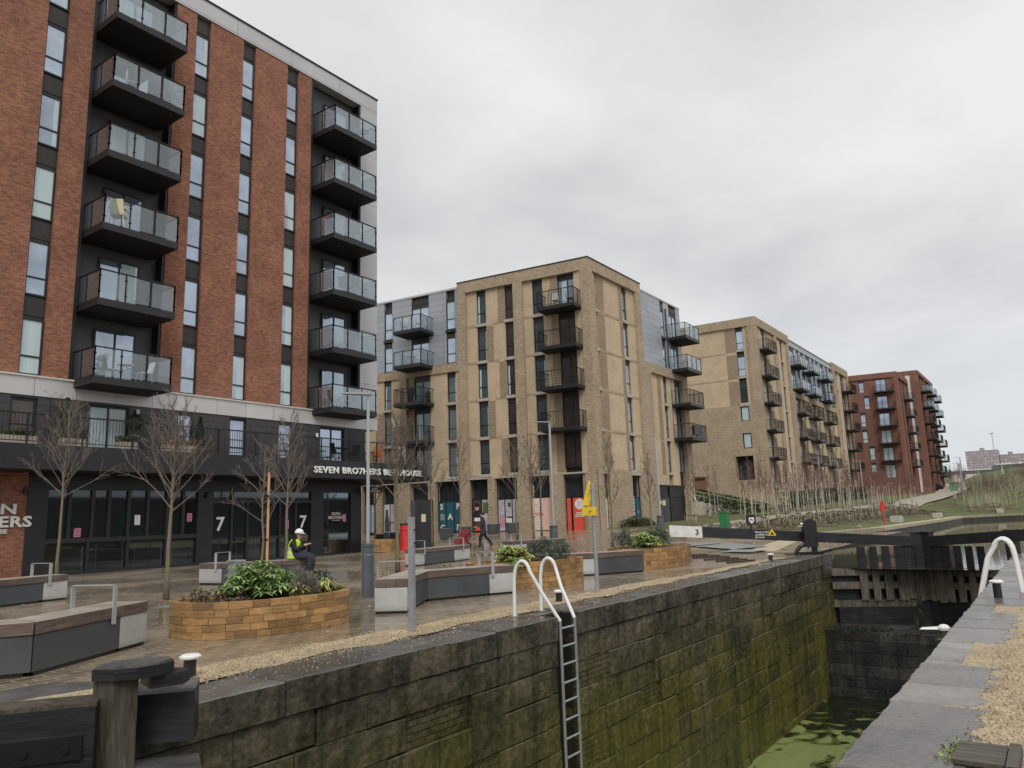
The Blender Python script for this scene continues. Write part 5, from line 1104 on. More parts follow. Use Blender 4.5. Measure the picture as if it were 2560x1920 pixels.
# raised foot strips on the balance beam arc
for i, (x, y) in enumerate([(25.5, 10.75), (25.0, 10.1), (24.3, 9.5), (23.5, 8.85), (22.9, 8.3), (22.4, 7.85)]):
    mb = MB(); d_ = Vector((x-27.05, y-6.35)).normalized()*.62; mb.obox((-d_.x, -d_.y), (d_.x, d_.y), .1, 0, .05, 'dark_timber'); single(mb, 'foot_strip', 'dark raised foot strip laid in the arc swept by the white tipped beam', 'foot strip', (x, y, .002), 'raised foot strips by the far gate')
mb = MB()
for k in range(6): mb.box(5.26+.072*k, 5.326+.072*k, .44, .70, .02, .045, 'grey_timber')
single(mb, 'timber_board', 'small grey slatted timber board beside the flagstones, bottom right', 'timber board', (0, 0, 0))
mb = MB(); mb.box(5.2, 5.70, .37, .43, .0, .06, 'grey_timber'); single(mb, 'edging_board', 'narrow timber edging board beside the slatted board', 'timber board', (0, 0, 0))
mb = MB()
for i in range(240):
    x = rb.gauss(5.55, .14); y = .72+rb.gauss(0, .035)-(x-5.5)*.05; mb.leaf((x, y, .0), (rb.uniform(-1, 1), rb.uniform(-1, 1), rb.uniform(.2, 1)), rb.uniform(.02, .06), .012, rb.choice(['leaf_bright', 'leaf_mid', 'leaf_yellow']))
tag(mb.build('weed_tuft'), 'small green weeds growing in the flagstone gap beside the timber board', 'weeds', kind='stuff')
mb = MB()      # loose chips on both gravel strips
for i in range(9000):
    if i < 5200: x = 4+abs(rb.gauss(0, 7)); y = rb.uniform(7.02, 8.0) if rb.random() < .85 else rb.uniform(6.5, 7.2)
    else: x = 3.6+abs(rb.gauss(0, 4.5)); y = rb.uniform(-.4, .72)+(.2 if rb.random() < .06 else 0)
    s_ = rb.uniform(.006, .016); z = .013 if y > 2 else .0; a = rb.uniform(0, 6.3); c, s2 = math.cos(a)*s_, math.sin(a)*s_
    mb.quad([(x-c, y-s2, z), (x+s2*.7, y-c*.7, z), (x, y, z+s_*1.1)], 'tan_gravel'); mb.quad([(x+c, y+s2, z), (x-s2*.7, y+c*.7, z), (x, y, z+s_*1.1)], 'tan_gravel')
tag(mb.build('loose_gravel'), kind='stuff')
# ------------------------------------------------------------ benches
def bench(lab, pts, mats, w, side, arms=(), zoff=0.0, closed_seg=.6):
    """pts: front line, mats per segment, side: +1 / -1 which side of the direction is the back"""
    V2 = [Vector(p) for p in pts]; z0 = gz(*pts[0]); c = sum(V2, Vector((0, 0)))/len(V2); t_ = thing('bench', lab, 'bench', (c.x, c.y, z0), 'concrete benches with timber seats')
    nb = []
    for i, p in enumerate(V2):
        ds_ = []
        if i > 0: ds_.append((p-V2[i-1]).normalized())
        if i < len(V2)-1: ds_.append((V2[i+1]-p).normalized())
        d_ = sum(ds_, Vector((0, 0))).normalized(); n_ = Vector((-d_.y, d_.x))*side; nb.append(p+n_*w)
    for i, mt in enumerate(mats):
        mb = MB(); a, b, c2, d2 = V2[i], V2[i+1], nb[i+1], nb[i]; g_ = .004
        sh = lambda p, q: p+(q-p)*g_
        mb.prism([sh(a, b), sh(b, a), sh(c2, d2), sh(d2, c2)], z0+.045, z0+.42, mt); cen = (a+b+c2+d2)/4
        mb.prism([cen+(p-cen)*.94 for p in (a, b, c2, d2)], z0-.02, z0+.045, 'black_metal'); mb.build('plinth', t_)
    # timber seat in three boards, split at kinks
    cuts = [0]
    for i in range(1, len(V2)-1):
        if abs((V2[i]-V2[i-1]).normalized().cross((V2[i+1]-V2[i]).normalized())) > .12: cuts.append(i)
    cuts.append(len(V2)-1)
    for i, j in zip(cuts, cuts[1:]):
        mb = MB()
        for k in range(3):
            u0, u1 = k/3+.006, (k+1)/3-.006; o_ = (V2[i]-nb[i]).normalized()*.02 if k == 0 else Vector((0, 0)); e = (V2[j]-V2[i]).normalized()*.006; sg_ = lambda q: e if q == i else (-e if q == j else Vector((0, 0)))
            ms_ = [V2[q]+(nb[q]-V2[q])*u0+o_+sg_(q) for q in range(i, j+1)]+[V2[q]+(nb[q]-V2[q])*u1+sg_(q) for q in range(j, i-1, -1)]
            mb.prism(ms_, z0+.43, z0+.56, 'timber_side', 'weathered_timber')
        mb.build('timber_seat', t_)
    for (i, t) in arms:
        a = V2[i]+(V2[i+1]-V2[i])*t; b = nb[i]+(nb[i+1]-nb[i])*t; dr_ = (b-a).normalized(); a2 = a-dr_*.035; b2 = b+dr_*.02; mb = MB(); q = (V2[i+1]-V2[i]).normalized()
        zz = z0+.84; mb.obox(a2+dr_*.02, b2-dr_*.02, .07, zz-.012, zz, 'pole_grey'); mb.obox(a2, a2+dr_*.014, .07, z0+.36, zz-.016, 'pole_grey'); mb.obox(b2-dr_*.014, b2, .07, z0+.36, zz-.016, 'pole_grey'); mb.build('armrest', t_)
    return t_
D_, L_ = 'dark_concrete', 'concrete'
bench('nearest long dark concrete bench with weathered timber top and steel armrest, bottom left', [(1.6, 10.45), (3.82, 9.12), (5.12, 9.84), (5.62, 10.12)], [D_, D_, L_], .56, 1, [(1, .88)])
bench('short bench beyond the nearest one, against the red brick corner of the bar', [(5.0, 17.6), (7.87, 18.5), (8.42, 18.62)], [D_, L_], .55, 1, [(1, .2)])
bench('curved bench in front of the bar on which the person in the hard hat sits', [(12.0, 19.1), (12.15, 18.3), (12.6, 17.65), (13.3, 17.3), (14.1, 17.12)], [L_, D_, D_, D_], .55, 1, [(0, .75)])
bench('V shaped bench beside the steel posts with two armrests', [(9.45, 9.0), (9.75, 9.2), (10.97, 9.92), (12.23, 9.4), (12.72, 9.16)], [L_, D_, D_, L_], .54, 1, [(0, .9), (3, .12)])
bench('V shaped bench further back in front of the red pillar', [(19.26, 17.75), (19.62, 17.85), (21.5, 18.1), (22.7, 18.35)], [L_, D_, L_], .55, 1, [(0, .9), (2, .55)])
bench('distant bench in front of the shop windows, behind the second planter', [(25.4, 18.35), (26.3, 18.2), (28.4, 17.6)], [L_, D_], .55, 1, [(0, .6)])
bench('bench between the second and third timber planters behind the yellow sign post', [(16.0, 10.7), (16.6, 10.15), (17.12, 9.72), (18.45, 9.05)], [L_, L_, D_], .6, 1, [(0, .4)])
# ------------------------------------------------------------ planters
def planter(lab, pts, h=.49, z0=0, seed=1, rows=5):
    t_ = thing('planter', lab, 'planter', (sum(p[0] for p in pts)/len(pts), sum(p[1] for p in pts)/len(pts), z0), 'timber sleeper planters on the plaza'); rr = random.Random(seed); n = len(pts); V2 = [Vector(p) for p in pts]
    ar = sum(V2[i].cross(V2[(i+1) % n]) for i in range(n)); 
    if ar < 0: V2 = V2[::-1]
    # smooth outline
    out = []
    for i in range(n):
        p0, p1, p2, p3 = V2[i-1], V2[i], V2[(i+1) % n], V2[(i+2) % n]
        for k in range(4):
            t = k/4; out.append(.5*((2*p1)+(-p0+p2)*t+(2*p0-5*p1+4*p2-p3)*t*t+(-p0+3*p1-3*p2+p3)*t*t*t))
    m = len(out); th = .1; inn = []
    for i in range(m): d_ = (out[(i+1) % m]-out[i-1]).normalized(); inn.append(out[i]+Vector((-d_.y, d_.x))*th)
    per = [0]
    for i in range(m): per.append(per[-1]+(out[(i+1) % m]-out[i]).length)
    tot = per[-1]
    def at(s_, arr):
        s_ %= tot
        for i in range(m):
            if per[i+1] >= s_: return arr[i]+(arr[(i+1) % m]-arr[i])*((s_-per[i])/(per[i+1]-per[i]))
        return arr[0]
    mb = MB(); rh = h/rows
    for r_i in range(rows):
        s_ = rr.uniform(0, .3); end = s_+tot
        while s_ < end-.02:
            L = min(rr.choice([.12, .2, .24, .28, .32, .45]), end-s_); k = max(1, int(L/.12)); o_ = rr.uniform(-.006, .006); g_ = .003
            f0 = [at(s_+g_+(L-2*g_)*j/k, out) for j in range(k+1)]; i0 = [at(s_+g_+(L-2*g_)*j/k, inn) for j in reversed(range(k+1))]
            dd = (f0[-1]-f0[0]).normalized(); nn = Vector((dd.y, -dd.x))*o_
            b0 = len(mb.v); mb.prism([tuple(p+nn) for p in f0]+[tuple(p) for p in i0], z0+rh*r_i+.003, z0+rh*(r_i+1)-.002, 'oak_sleeper'); s_ += L
    mb.build('sleeper_wall', t_); mb = MB(); mb.prism([tuple(p) for p in inn], z0+h-.2, z0+h-.05, 'soil'); mb.build('soil', t_); return t_
planter('big boat shaped timber planter full of green plants, nearest', [(6.09, 10.37), (6.14, 9.7), (6.48, 9.33), (7.0, 9.1), (7.8, 9.0), (8.36, 9.2), (8.5, 9.6), (7.9, 10.1), (7.1, 10.5), (6.5, 10.72)], seed=3)
planter('second timber planter behind the white hooped ladder', [(12.95, 10.5), (13.3, 9.85), (13.9, 9.25), (15.0, 9.1), (15.65, 9.25), (15.75, 9.75), (14.9, 10.3), (13.6, 10.9)], .56, seed=4)
planter('third timber planter with bright and grey shrubs near the white tipped beam', [(19.0, 10.1), (19.4, 9.3), (20.1, 8.98), (21.4, 9.1), (22.5, 9.45), (22.6, 10.0), (21.5, 10.5), (19.8, 10.8)], .56, seed=5)
planter('small distant timber planter at the bar corner behind the street lamp', [(26.6, 28.3), (26.9, 27.4), (27.9, 27.2), (28.3, 28.0), (27.6, 28.7)], .6, .05, seed=6)
def clump(lab, kind, x, y, z, rx, rz, n, mat, L, w, name='shrub', up=.6, cat='shrub', bend=.25, grp='plants in the timber planters', hang=0):
    mb = MB(); mats = mat if isinstance(mat, list) else [mat]
    if kind == 'palm':       # rosettes of long leaflets on stems
        for i in range(n):
            a = rb.uniform(0, 6.283); e = rb.uniform(.25, 1.35); d = Vector((math.cos(a)*math.cos(e), math.sin(a)*math.cos(e), math.sin(e))); st = d*rb.uniform(.45, 1.0); c_ = Vector((st.x*rx, st.y*rx, st.z*rz)); mb.tube([(0, 0, 0), tuple(c_*.6), tuple(c_)], [.008, .006, .004], 'leaf_mid', 4, cap=False)
            k = rb.randint(6, 8); fl = Vector((rb.uniform(-.2, .2), rb.uniform(-.2, .2), 1)).normalized(); u_ = fl.orthogonal().normalized(); v_ = fl.cross(u_); m_ = rb.choice(mats)
            for j in range(k):
                t = 2*math.pi*j/k*.85+a; dd = u_*math.cos(t)+v_*math.sin(t)+Vector((d.x, d.y, 0))*.35; mb.leaf(c_, dd, L*rb.uniform(.75, 1.1), w, m_, up=fl, bend=bend)
    elif kind == 'strap':
        for i in range(n):
            a = rb.uniform(0, 6.283); e = rb.uniform(.5, 1.4); d = Vector((math.cos(a)*math.cos(e), math.sin(a)*math.cos(e), math.sin(e))); p = Vector((rb.gauss(0, rx*.15), rb.gauss(0, rx*.15), 0)); l_ = rb.uniform(.6, 1.1)*rz; q = p+d*l_*.6; r_ = q+Vector((d.x, d.y, -.35))*l_*.55; s_ = Vector((-d.y, d.x, 0)).normalized()*w; m_ = rb.choice(mats)
            mb.quad([p-s_, p+s_, q+s_, q-s_], m_); mb.quad([q-s_, q+s_, r_], m_)
    elif kind == 'stalks':
        for i in range(n):
            a = rb.uniform(0, 6.283); p = Vector((rb.uniform(-rx, rx), rb.uniform(-rx*.5, rx*.5), 0)); d = Vector((math.cos(a)*.35, math.sin(a)*.35, 1)); h_ = rb.uniform(.4, 1)*rz; q = p+d*h_; mb.tube([tuple(p), tuple(p+d*h_*.5), tuple(q)], [.007, .006, .004], mats[0], 4, cap=False)
            for j in range(7): mb.leaf(p+d*h_*rb.uniform(.3, 1), (rb.uniform(-1, 1), rb.uniform(-1, 1), rb.uniform(-.8, .3)), L, w, rb.choice(mats))
    else:                    # dome of small leaves with uneven outline
        sub_ = [(rb.uniform(-.5, .5)*rx, rb.uniform(-.5, .5)*rx, rb.uniform(.2, .75)*rz, rb.uniform(.35, .6)) for _ in range(8)]
        for i in range(n):
            cx, cy, cz, rr_ = rb.choice(sub_); a = rb.uniform(0, 6.283); e = rb.uniform(-.6, 1.5); d = Vector((math.cos(a)*math.cos(e), math.sin(a)*math.cos(e), math.sin(e))); k = rb.uniform(.55, 1.05)*rr_
            p = Vector((cx+d.x*rx*k, cy+d.y*rx*k, max(.01, cz+d.z*rz*k))); dd = Vector((d.x, d.y, d.z+up)); mb.leaf(p, dd+Vector((rb.uniform(-.5, .5), rb.uniform(-.5, .5), rb.uniform(-.3, .3))), L*rb.uniform(.6, 1.2), w, rb.choice(mats), bend=bend)
    return single(mb, name, lab, cat, (x, y, z), grp)
clump('bright green palmate shrub filling the middle of the big planter', 'palm', 7.05, 9.8, .44, .50, .58, 160, ['leaf_bright', 'leaf_bright', 'leaf_bright', 'leaf_mid'], .17, .042, 'palmate_shrub')
clump('second bright green palmate shrub at the centre of the big planter, spilling right', 'palm', 7.5, 9.85, .44, .34, .42, 70, ['leaf_bright', 'leaf_bright', 'leaf_mid'], .15, .04, 'palmate_shrub')
clump('yellow green strap leaved plant left of the lavender', 'strap', 7.55, 9.45, .44, .2, .34, 60, ['leaf_bright', 'leaf_yellow', 'leaf_dead'], .1, .014, 'strap_leaf_plant')
clump('grey brown lavender mound in the big planter', 'dome', 7.9, 9.65, .44, .33, .32, 2600, ['leaf_lavender', 'leaf_grey', 'leaf_lavender'], .085, .008, 'lavender', up=1.2, bend=0)
clump('yellowing strap leaved plant right of the lavender', 'strap', 8.1, 9.45, .44, .2, .4, 70, ['leaf_yellow', 'leaf_bright', 'leaf_dead'], .1, .016, 'strap_leaf_plant')
clump('dark bluish shrub at the back of the big planter below the seated person', 'dome', 8.3, 9.9, .42, .28, .26, 1300, ['leaf_grey', 'leaf_dark'], .08, .022, 'shrub')
clump('low pale green creeping plant at the right tip of the big planter', 'dome', 8.32, 9.42, .44, .16, .10, 420, ['leaf_grey', 'leaf_yellow', 'leaf_mid'], .04, .018, 'creeping_plant', cat='plant')
clump('dead brown stalks at the left end of the big planter', 'stalks', 6.45, 10.1, .44, .3, .26, 34, ['leaf_dead', 'leaf_dead'], .05, .02, 'dead_plant', cat='plant')
clump('low dead leaf litter in the left of the big planter', 'dome', 6.72, 9.75, .43, .28, .06, 500, ['leaf_dead', 'leaf_lavender'], .04, .02, 'dead_plant', up=0, cat='plant')
clump('bright green fern like shrub in the second planter', 'palm', 13.9, 10.0, .5, .5, .42, 90, ['leaf_bright', 'leaf_yellow'], .18, .05, 'palmate_shrub'); clump('bluish grey shrub at the middle of the second planter', 'dome', 14.6, 9.8, .5, .42, .42, 2000, ['leaf_grey', 'leaf_dark'], .07, .02); clump('round grey green shrub at the right end of the second planter', 'dome', 15.25, 9.6, .5, .36, .40, 1800, ['leaf_grey', 'leaf_dark', 'leaf_grey'], .06, .018)
clump('low green fronds spilling over the left of the second planter', 'palm', 13.6, 9.75, .46, .4, .2, 40, ['leaf_bright', 'leaf_mid'], .18, .05, 'palmate_shrub')
clump('bright green palmate shrub in the third planter', 'palm', 20.3, 9.9, .5, .55, .5, 110, ['leaf_bright', 'leaf_bright', 'leaf_yellow'], .2, .055, 'palmate_shrub'); clump('dark bluish shrub right of the bright one in the third planter', 'dome', 21.2, 9.9, .5, .45, .55, 2000, ['leaf_dark', 'leaf_grey'], .07, .022); clump('dark shrub left of the bright one in the third planter', 'dome', 19.6, 10.2, .5, .4, .5, 1300, ['leaf_dark', 'leaf_grey'], .07, .022)
clump('dry brown grasses behind the bench beside the third planter', 'stalks', 18.6, 10.5, .02, .8, .6, 40, ['leaf_dead', 'leaf_dead'], .07, .02, 'dead_plant', cat='plant', grp='ground planting')
clump('dry brown plants behind the V shaped bench, left of the second planter', 'stalks', 12.9, 10.9, .02, .5, .6, 40, ['leaf_dead', 'leaf_lavender'], .07, .02, 'dead_plant', cat='plant', grp='ground planting')
clump('low dark green hedge strip at the foot of the buff block corner', 'dome', 48.0, 24.1, .45, 1.3, .75, 1800, ['leaf_dark', 'leaf_mid', 'leaf_dead'], .16, .07, grp='ground planting')
clump('low dark shrub below the slim teal panel', 'dome', 50.2, 24.2, .5, .9, .5, 900, ['leaf_dark', 'leaf_mid'], .16, .07, grp='ground planting')
t_ = thing('litter_bin', 'pale grey square bin on the curved bench line left of the staked tree', 'bin', (12.05, 17.6, 0)); mb = MB(); mb.box(11.85, 12.13, 17.3, 17.58, .02, .62, 'galvanised'); mb.box(11.82, 12.16, 17.27, 17.61, .62, .66, 'pole_grey'); mb.build('body', t_); mb = MB(); mb.tube([(12.03, 17.15, .5), (12.03, 17.2, .5)], .035, 'white_paint', 8); mb.build('lock_disc', t_)

mb = MB()
for i in range(420):
    x = rb.uniform(4, 26); y = rb.uniform(8.1, 20) if rb.random() < .7 else rb.uniform(6.5, 7.2); a = rb.uniform(0, 6.28); s_ = rb.uniform(.012, .035); mb.quad([(x+s_*math.cos(a+q), y+s_*math.sin(a+q)*.7, .012+.006*(q % 2)) for q in (0, 1.4, 3.1, 4.6)], rb.choice(['leaf_dead', 'leaf_yellow', 'white_paper', 'leaf_dead']))
tag(mb.build('leaf_litter'), 'scattered dead leaves and bits of litter on the wet paving', 'litter', kind='stuff')
# ------------------------------------------------------------ people
def skin_mesh(name, joints, edges, mats, parent=None, sub_=2, roots=(0,)):
    """joints: name -> (pos, radius, material); one continuous skinned surface"""
    keys = list(joints); idx = {k: i for i, k in enumerate(keys)}; me = bpy.data.meshes.new(name)
    me.from_pydata([tuple(joints[k][0]) for k in keys], [(idx[a], idx[b]) for a, b in edges], []); o = bpy.data.objects.new(name, me); COL.objects.link(o)
    o.modifiers.new('skin', 'SKIN'); sv = me.skin_vertices[0].data if me.skin_vertices else None
    if sv is None: me.skin_vertices.new() if hasattr(me.skin_vertices, 'new') else None; sv = me.skin_vertices[0].data
    for k in keys:
        r_ = joints[k][1]; sv[idx[k]].radius = (r_, r_) if not isinstance(r_, tuple) else r_; sv[idx[k]].use_root = idx[k] in roots
    m_ = o.modifiers.new('sub', 'SUBSURF'); m_.levels = sub_; m_.render_levels = sub_; bpy.context.view_layer.update(); dg = bpy.context.evaluated_depsgraph_get()
    n_ = bpy.data.meshes.new_from_object(o.evaluated_get(dg)); bpy.data.objects.remove(o); n_.name = name; n_.materials.clear(); ml = []
    for k in keys:
        if joints[k][2] not in ml: ml.append(joints[k][2])
    for q in ml: n_.materials.append(MT[q])
    P_ = [(Vector(joints[k][0]), joints[k][1] if not isinstance(joints[k][1], tuple) else max(joints[k][1]), ml.index(joints[k][2])) for k in keys]
    for f_ in n_.polygons: c = f_.center; f_.material_index = min(P_, key=lambda p: (p[0]-c).length/p[1]**.5)[2]; f_.use_smooth = True
    o = bpy.data.objects.new(name, n_); COL.objects.link(o); o.parent = parent; return o
def hand(J, E_, pre, wrist, fwd, side, curl, thumb, mat='skin', s=1.0):
    """palm with four bent fingers of different length and a thumb leaving the side"""
    fwd = fwd.normalized(); side = side.normalized(); dn = curl.normalized(); palm = wrist+fwd*.045*s; J[pre+'palm'] = (palm, (.030*s, .018*s), mat); J[pre+'nk'] = (palm+fwd*.035*s, (.034*s, .014*s), mat); E_ += [(pre+'wr', pre+'palm'), (pre+'palm', pre+'nk')]
    for i, L in enumerate((.066, .075, .070, .054)):
        o_ = side*(.030-.020*i)*s; b = palm+fwd*.05*s+o_; m_ = b+(fwd*.75+dn*.5)*L*.45*s; e = m_+(fwd*.25+dn*.9)*L*.45*s
        for t, p, r_ in (('a', b, .0095), ('b', m_, .009), ('c', e, .0075)): J[f'{pre}f{i}{t}'] = (p, r_*s, mat)
        E_ += [(pre+'nk', f'{pre}f{i}a'), (f'{pre}f{i}a', f'{pre}f{i}b'), (f'{pre}f{i}b', f'{pre}f{i}c')]
    b = wrist+fwd*.03*s+side*thumb*.03*s; J[pre+'t0'] = (b, .011*s, mat); J[pre+'t1'] = (b+(fwd*.7+side*thumb*.5+dn*.3)*.032*s, .0095*s, mat); J[pre+'t2'] = (b+(fwd*.9+side*thumb*.4+dn*.7)*.055*s, .008*s, mat); E_ += [(pre+'palm', pre+'t0'), (pre+'t0', pre+'t1'), (pre+'t1', pre+'t2')]
def head(J, E_, c, fw, neck, mat='skin', s=1.0):
    up = Vector((0, 0, 1)); fw = fw.normalized(); J['jaw'] = (c-up*.055*s+fw*.035*s, .058*s, mat); J['skull'] = (c+up*.03*s-fw*.005*s, .088*s, mat); J['crown'] = (c+up*.075*s-fw*.01*s, .062*s, mat); E_ += [(neck, 'jaw'), ('jaw', 'skull'), ('skull', 'crown')]
def face_bits(par, c, fw, s=1.0):
    fw = fw.normalized(); lt = Vector((-fw.y, fw.x, 0)); up = Vector((0, 0, 1)); mb = MB()
    a = c+fw*.088*s+up*.01*s; mb.quad([a+up*.03*s, a+fw*.028*s-up*.018*s-lt*.012*s, a+fw*.028*s-up*.018*s+lt*.012*s], 'skin'); mb.quad([a+up*.03*s, a-lt*.018*s-up*.02*s, a+fw*.028*s-up*.018*s-lt*.012*s], 'skin'); mb.quad([a+up*.03*s, a+fw*.028*s-up*.018*s+lt*.012*s, a+lt*.018*s-up*.02*s], 'skin'); mb.build('nose', par)
    for sg in (1, -1):
        mb = MB(); e = c+fw*.083*s+lt*sg*.033*s+up*.022*s; mb.lathe(e-up*.006*s, [(.004*s, 0), (.011*s, .004*s), (.011*s, .01*s), (.004*s, .014*s)], 'black_metal', 8); mb.build('eye', par)
        mb = MB(); e = c+lt*sg*.088*s-up*.005*s; mb.lathe(e-up*.03*s, [(.006*s, 0), (.014*s, .02*s), (.015*s, .045*s), (.005*s, .06*s)], 'skin', 8); mb.build('ear', par)
    mb = MB(); e = c+fw*.086*s-up*.045*s; mb.obox(e-lt*.022*s, e+lt*.022*s, .012*s, e.z-.004, e.z+.004, 'maroon_cloth'); mb.build('mouth', par)
def ellipsoid(mb, c, rx, ry, rz, mat, z0=-1, z1=1, n=12, rings=8):
    prof = []
    for i in range(rings+1):
        t = z0+(z1-z0)*i/rings; prof.append((max(.002, math.sqrt(max(0, 1-t*t))), t))
    b0 = len(mb.v); mb.lathe((0, 0, 0), prof, mat, n)
    for i in range(b0, len(mb.v)): v = mb.v[i]; mb.v[i] = (c[0]+v[0]*rx, c[1]+v[1]*ry, c[2]+v[2]*rz)
# seated person in hard hat
O = Vector((13.78, 17.42, 0)); FW = Vector((.58, -.815, 0)).normalized(); LF = Vector((-FW.y, FW.x, 0)); UP = Vector((0, 0, 1))
pz = thing('person', 'person in white hard hat and hi-vis vest sitting on the curved bench with a phone', 'person', tuple(O))
pp = lambda a, l, z: O+FW*a+LF*l+UP*z
J = {'hips': (pp(0, 0, .70), (.20, .165), 'navy_cloth'), 'waist': (pp(.00, 0, .80), (.165, .125), 'black_cloth'), 'chest': (pp(.035, 0, .98), (.18, .125), 'black_cloth'), 'neck': (pp(.085, 0, 1.115), .062, 'black_cloth')}
E_ = [('hips', 'waist'), ('waist', 'chest'), ('chest', 'neck')]
for s_, k in ((1, 'L'), (-1, 'R')):
    J[k+'sh'] = (pp(.05, s_*.19, 1.04), .072, 'black_cloth'); J[k+'el'] = (pp(.13, s_*.26, .82), .075, 'black_cloth'); J[k+'fo'] = (pp(.27, s_*.17, .90), .06, 'black_cloth'); J[k+'wr'] = (pp(.36, s_*.08, .955), .030, 'skin')
    J[k+'th'] = (pp(.12, s_*.12, .67), .13, 'navy_cloth'); J[k+'kn'] = (pp(.50, s_*.14, .64), .095, 'navy_cloth'); J[k+'ca'] = (pp(.50, s_*.13, .40), .082, 'navy_cloth'); J[k+'an'] = (pp(.45, s_*.12, .10), .042, 'navy_cloth'); J[k+'to'] = (pp(.60, s_*.13, .045), .045, 'black_cloth')
    E_ += [('chest', k+'sh'), (k+'sh', k+'el'), (k+'el', k+'fo'), (k+'fo', k+'wr'), ('hips', k+'th'), (k+'th', k+'kn'), (k+'kn', k+'ca'), (k+'ca', k+'an'), (k+'an', k+'to')]
    hand(J, E_, k, J[k+'wr'][0], FW*.8-LF*s_*.35+UP*.2, LF*s_*-1+UP*.4, -LF*s_+FW*.2, 1)
hc = pp(.15, 0, 1.22); head(J, E_, hc, FW-UP*.5, 'neck'); ob = skin_mesh('body', J, E_, None, pz, 2)
for v in ob.data.vertices: v.co -= O
def shift(o, w):
    for v in o.data.vertices: v.co -= w
face_bits(pz, hc, FW-UP*.4)
mb = MB(); ellipsoid(mb, tuple(hc+UP*.055), .125, .118, .13, 'hard_hat', 0, 1, 20, 7); c_ = hc+UP*.055
b0 = len(mb.v)
for i in range(20):
    a = 2*math.pi*i/20; d_ = Vector((math.cos(a), math.sin(a), 0)); k = d_.dot(FW); r_ = .135+.055*max(0, k)**1.5; p = c_+d_*r_-UP*(.03*max(0, k)); mb.v.append(tuple(p))
for i in range(20):
    a = 2*math.pi*i/20; d_ = Vector((math.cos(a), math.sin(a), 0)); mb.v.append(tuple(c_+d_*.105+UP*.012))
for i in range(20): j = (i+1) % 20; mb.f.append((b0+i, b0+j, b0+20+j, b0+20+i)); mb.m.append('hard_hat'); mb.f.append((b0+20+i, b0+20+j, b0+j, b0+i)); mb.m.append('hard_hat')
mb.build('hard_hat', pz, smooth=True)
mb = MB()     # vest: shell rings round the torso, open at the arm holes
rings = [(.60, -.0, .185, .165), (.66, -.0, .195, .172), (.72, .0, .192, .165), (.80, .0, .188, .158), (.90, .015, .196, .158), (1.0, .035, .205, .158), (1.06, .045, .17, .14), (1.11, .06, .105, .105)]
n_ = 20; b0 = len(mb.v)
for z, a0, rs, rf in rings:
    for i in range(n_): a = 2*math.pi*i/n_; p = pp(a0+math.cos(a)*rf, math.sin(a)*rs, z); mb.v.append(tuple(p))
for r_i in range(len(rings)-1):
    z = rings[r_i][0]; mt = 'grey_stripe' if r_i in (1, 3) else 'hi_vis'
    for i in range(n_):
        a = 2*math.pi*(i+.5)/n_; sidep = abs(math.sin(a)) > .80
        if sidep and 3 < r_i < 6: continue
        if r_i == 6 and abs(math.sin(a)) < .35 and math.cos(a) > 0: continue
        j = (i+1) % n_; mb.f.append((b0+r_i*n_+i, b0+r_i*n_+j, b0+(r_i+1)*n_+j, b0+(r_i+1)*n_+i)); mb.m.append(mt)
mb.build('hi_vis_vest', pz, smooth=True)
ph = thing('phone', 'dark phone held by the seated person in the hard hat', 'phone', tuple(pp(.44, 0, .97))); mb = MB(); a, b = pp(.43, -.04, 0), pp(.43, .04, 0); mb.obox(a, b, .014, .94, 1.06, 'black_metal'); mb.build('case', ph)
